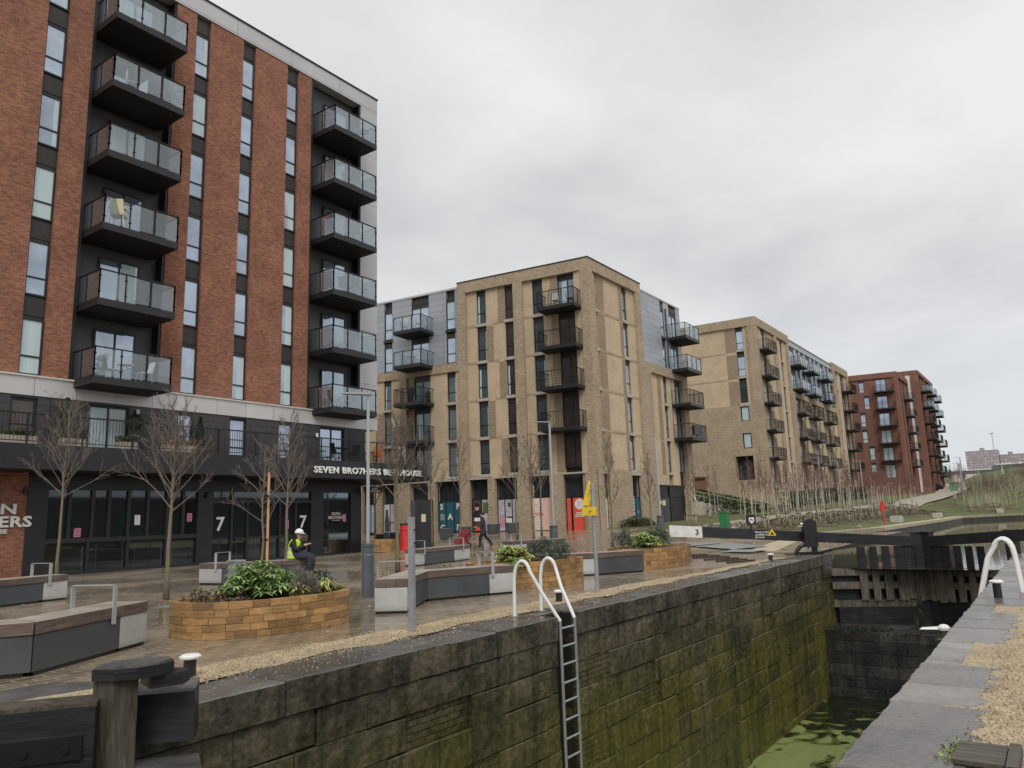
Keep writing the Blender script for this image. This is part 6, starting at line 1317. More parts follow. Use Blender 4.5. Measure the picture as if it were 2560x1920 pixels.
# walking person with pushchair
def walker(O, FW, lab, s=1.0, coat='navy_cloth', push=True, simple=False, lower='black_cloth'):
    FW = Vector(FW).normalized(); LF = Vector((-FW.y, FW.x, 0)); t_ = thing('person', lab, 'person', tuple(O)); pp = lambda a, l, z: O+(FW*a+LF*l+UP*z)*s
    J = {'hips': (pp(0, 0, .93), (.17*s, .15*s), coat), 'waist': (pp(.01, 0, 1.08), (.13*s, .10*s), coat), 'chest': (pp(.03, 0, 1.27), (.19*s, .14*s), coat), 'neck': (pp(.05, 0, 1.43), .055*s, coat)}
    E_ = [('hips', 'waist'), ('waist', 'chest'), ('chest', 'neck')]
    legs_ = {'L': (.30, .22, .28, .62), 'R': (-.12, -.32, .12, .56)}
    for s_, k in ((1, 'L'), (-1, 'R')):
        if k == 'L': kn, an, to = (.20, .50), (.22, .08), (.37, .05)
        else: kn, an, to = (-.05, .50), (-.36, .14), (-.26, .035)
        J[k+'th'] = (pp(.02, s_*.09, .82), .12*s, coat); J[k+'kn'] = (pp(kn[0], s_*.09, kn[1]), .085*s, lower); J[k+'ca'] = (pp((kn[0]+an[0])/2, s_*.09, (kn[1]+an[1])/2+.03), .075*s, lower); J[k+'an'] = (pp(an[0], s_*.09, an[1]), .055*s, lower); J[k+'to'] = (pp(to[0], s_*.095, to[1]), .042*s, 'brown_plastic')
        J[k+'sh'] = (pp(.04, s_*.18, 1.36), .064*s, coat); fw_ = .16 if push else (.12*s_); J[k+'el'] = (pp(fw_*.3, s_*.22, 1.10), .048*s, coat); J[k+'fo'] = (pp(fw_+.10, s_*.19, 1.02), .04*s, coat); J[k+'wr'] = (pp(fw_+.24, s_*.17, .99), .028*s, 'skin')
        E_ += [('hips', k+'th'), (k+'th', k+'kn'), (k+'kn', k+'ca'), (k+'ca', k+'an'), (k+'an', k+'to'), ('chest', k+'sh'), (k+'sh', k+'el'), (k+'el', k+'fo'), (k+'fo', k+'wr')]
        hand(J, E_, k, J[k+'wr'][0], FW, LF*-s_, -UP, 1, s=s)
    hc = pp(.09, 0, 1.575); head(J, E_, hc, FW, 'neck', s=s); o = skin_mesh('body', J, E_, None, t_, 1 if simple else 2); shift(o, O)
    if not simple: face_bits(t_, hc, FW, s)
    mb = MB(); ellipsoid(mb, tuple(hc+UP*.045*s-FW*.022*s), .088*s, .088*s, .085*s, 'black_cloth', -.6, 1, 14, 7); mb.build('hair', t_, smooth=True); return t_
zw = gz(30.0, 23.4); wf = Vector((-.58, .815, 0))
walker(Vector((30.0, 23.3, zw)), wf, 'person in dark coat striding left while pushing a maroon pushchair')
PC = Vector((30.0, 23.3, zw))+wf*1.12; st = thing('pushchair', 'maroon pushchair pushed across the plaza by the person in the dark coat', 'pushchair', tuple(PC)); wl_ = Vector((-wf.y, wf.x, 0)); q = lambda a, l, z: PC+wf*a+wl_*l+UP*z
mb = MB()
for l in (.21, -.21): mb.tube([q(-.75, l*.8, 1.0), q(-.45, l, .80), q(.15, l, .22), q(.28, l, .12)], .014, 'black_metal', 6); mb.tube([q(-.18, l, .55), q(-.34, l, .12)], .014, 'black_metal', 6)
mb.tube([q(-.75, -.17, 1.0), q(-.75, .17, 1.0)], .018, 'black_metal', 6); mb.tube([q(-.34, -.21, .12), q(-.34, .21, .12)], .012, 'black_metal', 6); mb.build('frame', st)
mb = MB(); b0 = len(mb.v); prof = [(-.34, .26), (.18, .16), (.40, .26), (.36, .44), (.06, .52), (-.20, .92), (-.38, .86)]
for l in (-.19, .19):
    for a, z in prof: mb.v.append(tuple(q(a, l, z)))
k = len(prof)
for i in range(k): j = (i+1) % k; mb.f.append((b0+i, b0+j, b0+k+j, b0+k+i)); mb.m.append('maroon_cloth')
mb.f.append(tuple(b0+i for i in reversed(range(k)))); mb.m.append('maroon_cloth'); mb.f.append(tuple(b0+k+i for i in range(k))); mb.m.append('maroon_cloth'); mb.build('seat', st)
mb = MB()
for i in range(5):
    a0, a1 = rad(100-22*i), rad(100-22*(i+1)); 
    for l0, l1 in ((-.2, .2),): mb.quad([q(-.2+.34*math.cos(a0), l0, .62+.30*math.sin(a0)), q(-.2+.34*math.cos(a0), l1, .62+.30*math.sin(a0)), q(-.2+.34*math.cos(a1), l1, .62+.30*math.sin(a1)), q(-.2+.34*math.cos(a1), l0, .62+.30*math.sin(a1))], 'maroon_cloth')
    for l in (-.2, .2): mb.quad([q(-.2, l, .62), q(-.2+.34*math.cos(a0), l, .62+.30*math.sin(a0)), q(-.2+.34*math.cos(a1), l, .62+.30*math.sin(a1))], 'maroon_cloth')
mb.build('hood', st)
mb = MB(); mb.obox(q(-.02, -.12, 0), q(-.02, .12, 0), .16, PC.z+.46, PC.z+.54, 'dirty_white'); mb.build('blanket', st)
for a, l, r_ in ((.28, 0, .10), (-.34, .23, .12), (-.34, -.23, .12)): mb = MB(); mb.tube([q(a, l-.02, r_), q(a, l+.02, r_)], r_, 'black_cloth', 16); mb.tube([q(a, l-.024, r_), q(a, l+.024, r_)], r_*.6, 'galvanised', 12); mb.build('wheel', st)
xw, yw = 210.9, 17.8; walker(Vector((xw, yw, gz(xw, yw)+.04)), (-1, -.2, 0), 'tiny dark figure walking down the far ramp towards the bridge', .95, push=False, simple=True)
# ------------------------------------------------------------ trees
def bare_tree(seed, h, cz, spread, n1, r0=.055, twig='twig', up=(.5, 1.0), dens=1.0, bark='bark'):
    rr = random.Random(seed); tk = MB(); cr_ = MB(); pts = []; x = y = 0
    for i in range(9): t = i/8; pts.append((x, y, h*.93*t)); x += rr.uniform(-.03, .03); y += rr.uniform(-.03, .03)
    rl = [r0*(1-.82*i/8)+(.02 if i == 0 else 0) for i in range(9)]
    if bark == 'birch_bark': tk.tube(pts[:6], rl[:6], bark, 8); tk.tube(pts[5:], [q*.8 for q in rl[5:]], twig, 6)
    else: tk.tube(pts, rl, bark, 8)
    tk.tube([(pts[6][0], pts[6][1], pts[6][2]), (pts[6][0]+.02, pts[6][1], pts[6][2]+.01)], .01, bark, 4)
    def trunk_at(z): 
        for a, b in zip(pts, pts[1:]):
            if a[2] <= z <= b[2]: t = (z-a[2])/(b[2]-a[2]); return Vector((a[0]+(b[0]-a[0])*t, a[1]+(b[1]-a[1])*t, z))
        return Vector(pts[-1])
    def branch(p, d, L, r_, lev):
        n = 5 if lev < 2 else 3; P_ = [Vector(p)]; q = Vector(p); d = d.normalized(); rs = [r_]
        for i in range(n):
            d = (d+Vector((rr.uniform(-.16, .16), rr.uniform(-.16, .16), rr.uniform(-.05, .17)))).normalized(); q = q+d*L/n; P_.append(q.copy()); rs.append(max(.0036 if twig == 'twig' else .0042, r_*(1-.72*(i+1)/n)))
        cr_.tube(P_, rs, twig, 5 if lev == 0 else 3, cap=False)
        if lev < 2:
            k = int((6 if lev == 0 else 3)*dens+rr.random())
            for j in range(k):
                t = rr.uniform(.25, .95); i = min(n-1, int(t*n)); b = P_[i].lerp(P_[i+1], t*n-i); dd = (P_[i+1]-P_[i]).normalized(); o_ = dd.orthogonal().normalized(); o_ = (Matrix.Rotation(rr.uniform(0, 6.283), 3, dd) @ o_); branch(b, dd*.85+o_*rr.uniform(.4, .75)+Vector((0, 0, .15)), L*(1-t*.5)*rr.uniform(.35, .6), r_*.55, lev+1)
    for i in range(n1):
        t = (i+rr.random()*.8)/n1; z = cz+(h*.90-cz)*t; a = i*2.4+rr.uniform(-.5, .5); u_ = rr.uniform(*up)+t*.9; L = spread*(1-.5*t)*rr.uniform(.8, 1.2); p = trunk_at(z); branch(p, Vector((math.cos(a), math.sin(a), u_)), L, .017*(1-.5*t)*(r0/.055)**.5, 0)
    return tk, cr_
def place_tree(name, lab, cat, x, y, seed, h, cz, spread, n1, grp, stake=None, **k):
    z0 = gz(x, y); t_ = thing(name, lab, cat, (x, y, z0), grp); t_['_w'] = (0, 0, 0); tk, cr_ = bare_tree(seed, h, cz, spread, n1, **k); tk.build('trunk', t_, smooth=True); cr_.build('crown', t_)
    if stake: mb = MB(); mb.tube([(.06, -.05, -.02), (.06, -.05, stake)], .028 if stake > 2 else .03, 'bamboo' if stake > 2 else 'stake_wood', 8); mb.build('stake', t_); mb = MB(); [mb.tube([(.03, -.03, z), (.03, -.03, z+.04)], .06, 'black_metal', 8) for z in (stake*.45, stake*.8)]; mb.build('tie', t_)
    t_['_w'] = (x, y, z0); return t_
G1 = 'bare young trees planted across the plaza'
for (nm, lab, x, y, sd, h, cz, sp_, n1, kw) in (
    ('bare_tree', 'leftmost bare tree, in front of the brick corner of the bar', 10.69, 24.32, 1, 5.6, 2.5, 1.6, 34, dict(up=(.7, 1.3))),
    ('bare_tree', 'bare tree with a mossy trunk just behind the nearest steel armrest', 9.22, 15.88, 2, 4.3, 1.85, 1.45, 34, dict(up=(.8, 1.3))),
    ('bare_tree', 'slender bare tree tied to a tall orange bamboo stake behind the big planter', 10.26, 13.97, 3, 3.5, 1.4, 1.0, 16, dict(stake=2.65, r0=.035, dens=.8)),
    ('bare_tree', 'bare tree rising directly behind the seated person', 14.45, 18.6, 4, 4.7, 1.95, 1.4, 34, dict(up=(.8, 1.4))),
    ('bare_tree', 'bare tree with bright mossy trunk left of the red pillar', 16.84, 16.41, 5, 4.9, 2.1, 1.35, 36, dict(r0=.065, up=(1.0, 1.8))),
    ('bare_tree', 'bare tree just right of the black kiosk', 30.26, 27.0, 6, 5.7, 2.4, 1.7, 26, dict(up=(.8, 1.4))),
    ('bare_tree', 'bare tree beside the teal SPACE window', 31.67, 26.24, 7, 6.1, 2.5, 1.6, 26, dict(up=(1, 1.8))),
    ('bare_tree', 'bare tree right of the pushchair, before the pale room picture', 34.25, 24.32, 8, 5.5, 2.3, 1.6, 24, dict(up=(.8, 1.5))),
    ('bare_tree', 'bare tree with mossy trunk and light stake before the salmon pink window', 31.82, 21.59, 9, 5.7, 2.1, 1.4, 26, dict(stake=2.9, r0=.06, up=(1, 2))),
    ('bare_tree', 'thin bare tree behind the staked one at the salmon pink window', 38.14, 25.3, 10, 6.0, 2.4, 1.5, 20, dict(up=(1, 2))),
    ('bare_tree', 'upright bare tree right of the yellow sign post', 28.48, 15.35, 11, 4.8, 1.6, 1.0, 24, dict(up=(1.2, 2.2), r0=.05)),
    ('bare_tree', "bare multi twigged tree before the slim teal LET'S CHAT panel", 38.36, 18.24, 12, 4.6, 1.3, 1.1, 24, dict(up=(1.5, 2.6), r0=.045)),
    ('bare_tree', 'faint bare tree behind the street lamp at the bar corner', 29.6, 30.5, 13, 5.2, 2.2, 1.5, 20, dict(up=(.8, 1.5)))):
    place_tree(nm, lab, 'tree', x, y, sd, h, cz, sp_, n1, G1, **kw)
# birches
BP = []
for i in range(6):
    t_ = thing('birch_tree', 'x', 'tree', (0, 0, 0), 'x'); tk, cr_ = bare_tree(50+i, 4.1+.24*i, 1.9, .6, 15, r0=.024, twig='birch_twig', up=(1.8, 3.4), dens=.7, bark='birch_bark'); tk.build('trunk', t_, smooth=True); cr_.build('crown', t_)
    mb = MB(); mb.tube([(.14, .04, -.1), (.14, .04, .72)], .024, 'stake_wood', 6); mb.tube([(-.13, -.05, -.1), (-.13, -.05, .72)], .024, 'stake_wood', 6); mb.build('stake', t_); mb = MB(); mb.obox((-.17, -.06), (.18, .05), .05, .62, .67, 'black_metal'); mb.build('tie', t_); BP.append(t_)
def bfront(x): return lerp_tab([(45.6, 18.6), (46.4, 15.5), (51, 13.8), (57, 13.4), (63, 13.1), (75, 12.8), (93, 12.6), (108, 12.2)], x)
birch = []
xs_ = []
x = 45.9
while x < 108: xs_.append(x); x += rb.uniform(.22, .7)*(1+.3*ss(60, 100, x))
for x in xs_:
    yf = bfront(x); wb = min(path_c(x)-1.7-yf, 4.4); birch.append((x, yf+rb.random()**.9*max(.6, wb), 0))
for i in range(30):
    x = rb.uniform(50, 96); birch.append((x, path_c(x)+1.7+rb.uniform(.3, 2.2), 1))
for i in range(48): x = rb.uniform(111, 121); birch.append((x, 9.6-(x-111)*.33+rb.uniform(-1.8, .9), 2))
for i in range(34): x = rb.uniform(127, 142); birch.append((x, 6.2-(x-127)*.05+rb.uniform(-2.5, .8), 3))
for i in range(22): x = rb.uniform(118, 135); birch.append((x, 13.0+rb.uniform(-2.2, -1), 3))
labs = {0: ('white stemmed birch sapling with twin stakes, in the long grove along the lawn', 'birch saplings along the lawn'), 1: ('white stemmed birch sapling between the walk and the buff block', 'birch saplings beside the buff block'), 2: ('white stemmed birch sapling in the round clump on the green bank', 'birch saplings on the green bank'), 3: ('far birch sapling high on the bank below the bridge', 'far birch saplings below the bridge')}
for i, (x, y, g_) in enumerate(birch):
    src = BP[i % 6]; c = src if i < 6 else copy_tree(src); c.location = (x, y, gz(x, y)-.02); c.rotation_euler = (rb.uniform(-.03, .03), rb.uniform(-.03, .03), rb.uniform(0, 6.28)); s_ = rb.uniform(.82, 1.12)*(1.0 if g_ < 2 else 1.05); c.scale = (s_, s_, s_); c['label'], c['group'] = labs[g_]
for (x, y, lab, h) in ((49.8, 21.0, 'white birch left of the green bin, in front of the dark service doors', 5.2), (49.2, 20.1, 'white birch just right of the dark service doors', 5.0)):
    c = copy_tree(BP[1]); c.location = (x, y, gz(x, y)-.02); c['label'] = lab; c['group'] = 'birches by the service doors'; c.scale = (1, 1, 1.02)
# low scrub in the bed
mb = MB()
for i in range(5200):
    x = rb.uniform(46, 107); y = bfront(x)+rb.uniform(-.2, 3.0); z = gz(x, y); mb.leaf((x, y, z), (rb.uniform(-1, 1), rb.uniform(-1, 1), rb.uniform(.3, 1.5)), rb.uniform(.12, .34), rb.uniform(.04, .09), rb.choice(['leaf_dead', 'leaf_lavender', 'leaf_mid', 'leaf_dead', 'leaf_dark']))
tag(mb.build('undergrowth'), 'low brown and green undergrowth beneath the birch saplings', 'undergrowth', kind='stuff')
# ------------------------------------------------------------ lawn furniture and far things
def gzz(x, y): return gz(x, y)
x, y = 66.0, 11.4; z0 = gz(x, y); t_ = thing('lifebuoy_post', 'red lifebuoy housing on a thin red post at the edge of the lawn', 'lifebuoy', (x, y, z0)); mb = MB(); mb.tube([(x, y, z0), (x, y, z0+1.1)], .05, 'red_plastic', 8); mb.build('post', t_)
mb = MB(); pr = []
n_ = 12; b0 = len(mb.v); ax = Vector((.3, -.95, 0)); ay = Vector((.95, .3, 0))
for o_ in (-.14, .14):
    for i in range(n_): a = 2*math.pi*i/n_; mb.v.append((x+ax.x*.17*math.cos(a)+ay.x*o_, y+ax.y*.17*math.cos(a)+ay.y*o_, z0+1.32+.48*math.sin(a)))
for i in range(n_): j = (i+1) % n_; mb.f.append((b0+i, b0+j, b0+n_+j, b0+n_+i)); mb.m.append('red_plastic')
mb.f += [tuple(b0+i for i in reversed(range(n_))), tuple(b0+n_+i for i in range(n_))]; mb.m += ['red_plastic']*2; mb.build('housing', t_)
x, y = 45.9, 16.9; z0 = gz(x, y); t_ = thing('green_cabinet', 'green box shaped bin beside the birch saplings', 'bin', (x, y, z0)); mb = MB(); mb.box(x-.25, x+.25, y-.24, y+.24, z0, z0+.95, 'green_bin_paint'); mb.box(x-.28, x+.28, y-.27, y+.27, z0+.95, z0+1.02, 'green_bin_paint'); mb.build('body', t_)
x, y = 44.8, 14.9; z0 = gz(x, y); t_ = thing('dog_waste_bin', 'black rounded dog waste bin with a white shield emblem, on a post', 'bin', (x, y, z0)); mb = MB(); mb.tube([(x, y, z0), (x, y, z0+.5)], .04, 'black_metal', 8); mb.build('post', t_)
def px_(a, o_, z): return (x+.5*a-.86*o_, y-.86*a-.5*o_, z)
mb = MB(); sh_ = [(-.24, 0), (.24, 0), (.26, .5), (.22, .60), (-.22, .60), (-.26, .5)]; b0 = len(mb.v); zb_ = z0+.42
for o_ in (-.18, .18):
    for a, z in sh_: mb.v.append(px_(a, o_, zb_+z))
for i in range(6): j = (i+1) % 6; mb.f.append((b0+i, b0+j, b0+6+j, b0+6+i)); mb.m.append('lamp_grey' if i == 3 else 'black_paint')
mb.f += [tuple(b0+i for i in reversed(range(6))), tuple(b0+6+i for i in range(6))]; mb.m += ['black_paint']*2; mb.build('body', t_)
mb = MB(); mb.quad([px_(a, .186, zb_+z) for a, z in ((-.15, .42), (-.14, .2), (0, .06), (.14, .2), (.15, .42))], 'white_paint'); mb.quad([px_(a, .19, zb_+z) for a, z in ((-.07, .2), (-.03, .2), (-.03, .27), (.03, .27), (.03, .2), (.07, .2), (.07, .33), (.02, .33), (-.07, .36))], 'black_paint'); mb.build('shield', t_)
for x, y, lab in ((71.8, 11.4, 'pale stone block seat on the lawn beside the red lifebuoy post'), (91.5, 10.6, 'pale stone block seat further along the lawn edge'), (114, 6.2, 'tiny pale stone block seat on the green bank below the birch clump')):
    z0 = gz(x, y); t_ = thing('stone_block_seat', lab, 'stone seat', (x, y, z0), 'pale stone block seats on the lawn'); mb = MB(); mb.box(x-1.0, x+.35, y-.35, y+.35, z0-.05, z0+.52, 'pale_concrete'); mb.build('block', t_); mb = MB(); mb.box(x+.55, x+1.05, y-.35, y+.35, z0-.05, z0+.5, 'pale_concrete'); mb.build('block', t_); mb = MB(); mb.box(x+.35, x+.55, y-.3, y+.3, z0, z0+.45, 'poster_dark'); mb.build('joint', t_)
for x, y, lab in ((42, 10.9, 'small tan bollard on the basin edge nearest the gate'), (52, 10.4, 'small tan bollard on the basin edge further right'), (85, 9.5, 'small tan bollard far along the basin edge')):
    z0 = .12; mb = MB(); mb.lathe((0, 0, 0), [(.09, 0), (.08, .12), (.15, .14), (.15, .2), (.05, .22)], 'tan_coping', 10); single(mb, 'mooring_bollard', lab, 'bollard', (x, edge_y(x)+.5, z0), 'small bollards on the basin edge')
# canal ladder on far edge, hoop
t_ = thing('lock_ladder', 'tiny white ladder hoops on the far basin edge at the right', 'ladder', (116.5, 2.2, .1)); 
for o_ in (0, .7):
    mb = MB(); c = Vector((115.5, 3.0-o_, .1)); pts = [c]+[c+Vector((-.25*(1-math.cos(math.pi*i/6)), 0, .7+.3*math.sin(math.pi*i/6))) for i in range(7)]+[c+Vector((-.8, 0, -.6))]; mb.tube(pts, .05, 'white_paint', 6); mb.build('handrail', t_)
# lamp posts by the walk
for x, y, h, lab in ((76.4, 20.6, 5.7, 'slim tall street lamp among the birch saplings before the long buff block'), (84, 20.2, 5.4, 'slim street lamp at the far end of the buff block, left of the red block'), (94, 20.5, 5.2, 'slim street lamp in front of the red gable'), (102, 19.6, 5.2, 'slim street lamp right of the red gable'), (125.7, 11.0, 5.1, 'far street lamp at the lower end of the ramp'), (139.6, 12.0, 5.4, 'far street lamp beside the green bin on the ramp'), (200, 14.0, 4.8, 'far street lamp on the green bank under the bridge'), (170, 16.5, 4.4, 'far short street lamp left of the distant tower')):
    street_lamp(x, y, h, lab, 0, .1, -1, .9, .07 if x < 120 else .09, 'slim street lamps along the walk')
x, y = 139.6, 13.4; z0 = gz(x, y); t_ = thing('green_cabinet', 'small far green bin at the bend of the ramp', 'bin', (x, y, z0)); mb = MB(); mb.box(x-.4, x+.4, y-.5, y+.5, z0, z0+1.5, 'green_bin_paint'); mb.box(x-.5, x+.5, y-.7, y+.7, z0+1.5, z0+1.65, 'green_bin_paint'); mb.build('body', t_)
# hedge and entrance planting before building 3
mb = MB()
for i in range(9000):
    x = rb.uniform(84, 126); y = 24.6+rb.uniform(-.9, .7); z = gz(x, y)+rb.uniform(0, 1.75); mb.leaf((x, y if rb.random() > .6 else 23.75+rb.uniform(-.1, .2), z), (rb.uniform(-1, 1), -abs(rb.uniform(0, 1)), rb.uniform(-.2, 1)), rb.uniform(.12, .3), .13, rb.choice(['leaf_dark', 'leaf_dark', 'leaf_conifer', 'leaf_mid']))
o = mb.build('hedge'); tag(o, 'long dark clipped hedge at the foot of the buff block behind the birches', 'hedge')
mb = MB()
for i in range(5200):
    t = rb.random(); x = 74+rb.uniform(-2, 5); y = 24+9*t; z = 1.0+rb.random()**.7*(1.0+2.4*t); mb.leaf((x, y, z), (rb.uniform(-1, .3), rb.uniform(-1, 1), rb.uniform(-.2, 1)), rb.uniform(.15, .38), .16, rb.choice(['leaf_dark', 'leaf_dark', 'leaf_conifer', 'leaf_mid']))
tag(mb.build('shrub_bank'), 'bank of dark evergreen shrubs beside the outdoor stair between the buff blocks', 'shrubs')
ST = thing('outdoor_stair', 'outdoor stair with thin pale handrails climbing between the two buff blocks', 'stair', (76, 28, 1)); mb = MB()
A_, B_ = Vector((72.5, 26.2)), Vector((72.0, 34.5))
A_, B_ = Vector((76.0, 25.4)), Vector((70.3, 33.0))
for i in range(14):
    a, b = A_+(B_-A_)*i/14, A_+(B_-A_)*(i+1)/14; mb.obox(a, b, 2.4, .8, 1.15+.17*(i+1), 'stone_sill')
mb.build('steps', ST)
for o_ in (-1.15, 1.15):
    d_ = (B_-A_).normalized(); n_ = Vector((-d_.y, d_.x))*o_
    for dz in (.95, .55): mb = MB(); mb.tube([(A_.x+n_.x-d_.x*.8, A_.y+n_.y-d_.y*.8, 1.15+dz), (A_.x+n_.x, A_.y+n_.y, 1.25+dz), (B_.x+n_.x, B_.y+n_.y, 3.55+dz)], .035, 'tan_coping', 6); mb.build('handrail', ST)
    for i in range(5): mb = MB(); p = A_+(B_-A_)*i/4+n_; mb.tube([(p.x, p.y, 1.2+2.35*i/4), (p.x, p.y, 2.15+2.35*i/4)], .03, 'tan_coping', 6); mb.build('handrail_post', ST)
mb = MB(); mb.obox((84.6, 33.0), (83.5, 47), .4, .5, 5.3, 'far_red_brick'); mb.obox((84.5, 33), (83.4, 47), .6, 5.3, 5.5, 'poster_dark'); w_ = mb.build('garden_wall'); tag(w_, 'dark brown garden wall at the top of the outdoor stair', 'wall')
t_ = thing('bench', 'small wooden box planter with flowers in front of the hedge', 'planter', (78.5, 22.5, 1.2)); t_['category'] = 'planter'; t_.name = 'flower_box'; mb = MB(); mb.box(77.8, 79.2, 22.0, 23.0, 1.2, 1.9, 'brown_cladding'); mb.build('box', t_); mb = MB(); [mb.leaf((rb.uniform(77.9, 79.1), rb.uniform(22, 22.6), 1.9), (rb.uniform(-1, 1), rb.uniform(-1, 0), 1), .2, .12, rb.choice(['white_paint', 'leaf_mid', 'leaf_dark'])) for _ in range(60)]; mb.build('flowers', t_)
# bridge, towers, mast, fence, car
BR = thing('footbridge', 'distant dark green bridge crossing over the ramp at the skyline', 'bridge', (262, 12, 8)); mb = MB(); mb.obox((262, 27.2), (262, 13.9), 3, 9.8, 11.0, 'bridge_green'); mb.obox((262, 27.2), (262, 13.9), 3.3, 11.0, 11.3, 'dirty_white'); mb.build('west_span', BR)
mb = MB(); mb.obox((262, 13.4), (262, -14), 3, 10.2, 12.2, 'bridge_green'); mb.obox((262, 13.4), (262, -14), 3.3, 12.2, 12.5, 'dirty_white'); mb.build('east_span', BR); mb = MB(); mb.obox((262, 14.6), (262, 13.2), 3.6, 5, 12.1, 'bridge_green'); mb.build('pier', BR); mb = MB(); mb.obox((262, 27.3), (262, 33), 4, 5, 10.4, 'bridge_stone'); mb.build('abutment', BR)
mb = MB(); mb.tube([(196, 9.2, 7.5), (196, 9.2, 9.6), (196, -8, 9.9)], .16, 'dirty_white', 6); tag(mb.build('barrier_rail'), 'white tubular barrier rail on the green bank below the bridge', 'rail')
TW = thing('tower_block', 'distant pinkish grey tower block with a grid of small windows, left of the mast', 'building', (700, 45, 0))
def tower(TW, x, y0, y1, z1, hy0, hy1, rows, cols):
    mb = MB(); mb.box(x, x+18, y0, y1, -5, z1, 'tower_pink'); mb.build('walls', TW); mb = MB(); mb.box(x+4, x+10, hy0, hy1, z1, z1+2.2, 'tower_pink'); mb.build('roof_hut', TW)
    cw_ = (y1-y0)/cols; rh_ = 2.15
    for r_i in range(rows):
        mb = MB()
        for c in range(cols): mb.box(x-.1, x, y0+cw_*(c+.25), y0+cw_*(c+.75), z1-1.6-rh_*r_i-1.1, z1-1.6-rh_*r_i, 'tower_pale' if rb.random() < .5 else 'far_glass')
        tag(mb.build('window_row', TW))
tower(TW, 700, 33.9, 56.0, 42.2, 43.2, 46.4, 9, 11)
TW2 = thing('tower_block', 'second distant pinkish tower block, cut by the right picture edge', 'building', (705, 17, 0)); tower(TW2, 705, -4, 33.6, 38.3, 25, 28, 8, 16)
mb = MB(); mb.tube([(0, 0, 0), (0, 0, 60)], [.4, .25], 'pole_grey', 6); mb.box(-.8, .8, -1.3, 1.3, 59.2, 60, 'pole_grey'); single(mb, 'floodlight_mast', 'tall thin floodlight mast on the skyline beside the tower blocks', 'mast', (760, 39.5, 0))
mb = MB(); mb.obox((172, 22.6), (172, 18.2), .3, gz(172, 20)+.4, gz(172, 20)+2.2, 'grey_stripe'); tag(mb.build('site_hoarding'), 'pale green site hoarding beyond the end of the red block', 'fence')
x, y = 160, 18.9; z0 = gz(x, y); t_ = thing('parked_car', 'tiny dark car parked beyond the walk, right of the red block', 'car', (x, y, z0)); mb = MB(); b0 = 0
prof = [(-2.0, .3), (2.0, .3), (2.1, .8), (1.2, .95), (.7, 1.4), (-.9, 1.42), (-1.5, .95), (-2.05, .85)]
for o_ in (-.85, .85):
    for a, z in prof: mb.v.append((x+o_, y+a*.95, z0+z))
k = len(prof)
for i in range(k): j = (i+1) % k; mb.f.append((i, j, k+j, k+i)); mb.m.append('car_dark')
mb.f += [tuple(reversed(range(k))), tuple(range(k, 2*k))]; mb.m += ['car_dark']*2; mb.build('body', t_)
for a in (-1.3, 1.3):
    for o_ in (-.8, .8): mb = MB(); mb.tube([(x+o_-.1, y+a*.95, z0+.32), (x+o_+.1, y+a*.95, z0+.32)], .32, 'black_cloth', 12); mb.build('wheel', t_)
mb = MB(); mb.box(x-.87, x-.86, y-.85, y+1.0, z0+.95, z0+1.32, 'window_glass'); mb.build('side_window', t_)
# far evergreens and scrub at the end of the walk
for i, (x, y, r_, h, lab) in enumerate(((176, 28.0, 4.0, 6.5, 'dark evergreen tree mass right of the farthest red block'), (190, 25.0, 3.2, 4.5, 'dull green tree beyond the hoarding'), (215, 25.5, 4, 4.5, 'olive green tree beside the far ramp'), (185, 30.5, 4.0, 5.5, 'dark tree left of the hoarding'))):
    z0 = gz(x, min(y, 22)); t_ = thing('evergreen_tree', lab, 'tree', (x, y, z0), 'far trees beyond the walk'); mb = MB(); mb.tube([(x, y, z0-.5), (x, y, z0+h*.5)], .2, 'bark', 6); mb.build('trunk', t_); mb = MB(); sb = [(rb.uniform(-.6, .6)*r_, rb.uniform(-.6, .6)*r_, rb.uniform(.25, .8)*h) for _ in range(9)]
    for k in range(900):
        c = rb.choice(sb); a = rb.uniform(0, 6.28); e = rb.uniform(-1, 1.5); q_ = rb.uniform(.6, 1.05)*r_*.45; mb.leaf((x+c[0]+math.cos(a)*math.cos(e)*q_, y+c[1]+math.sin(a)*math.cos(e)*q_, z0+c[2]+math.sin(e)*q_*.7), (rb.uniform(-1, 1), rb.uniform(-1, 1), rb.uniform(-.3, 1)), rb.uniform(.3, .7), .3, rb.choice(['leaf_dark', 'leaf_conifer', 'leaf_mid'] if i != 2 else ['leaf_mid', 'leaf_yellow', 'leaf_lavender']))
    mb.build('crown', t_)
# ------------------------------------------------------------ terrace of the bar
def conifer(x, y, z, h, r_, lab, ball=False):
    t_ = thing('topiary', lab, 'potted tree', (x, y, z), 'potted evergreens on the terrace'); mb = MB(); mb.lathe((x, y, z), [(.16, 0), (.22, .35), (.24, .36), (.2, .38)], 'brown_plastic', 12); mb.build('pot', t_); mb = MB(); mb.tube([(x, y, z+.3), (x, y, z+(h*.7 if ball else h*.6))], .025, 'bark', 6); mb.build('trunk', t_); mb = MB()
    for i in range(1500):
        a = rb.uniform(0, 6.283)
        if ball: e = rb.uniform(-1.4, 1.5); k = r_*rb.uniform(.75, 1.05); p = (x+k*math.cos(a)*math.cos(e), y+k*math.sin(a)*math.cos(e), z+h-r_+k*math.sin(e))
        else: t = rb.random()**.8; k = r_*(1-t**1.6)*rb.uniform(.6, 1.1)*(1+.2*math.sin(t*14)); p = (x+k*math.cos(a), y+k*math.sin(a), z+.4+(h-.4)*t)
        mb.leaf(p, (math.cos(a), math.sin(a), rb.uniform(0, 1)), rb.uniform(.05, .1), .035, rb.choice(['leaf_conifer', 'leaf_dark', 'leaf_mid']))
    mb.build('crown', t_)
TZ = 4.45
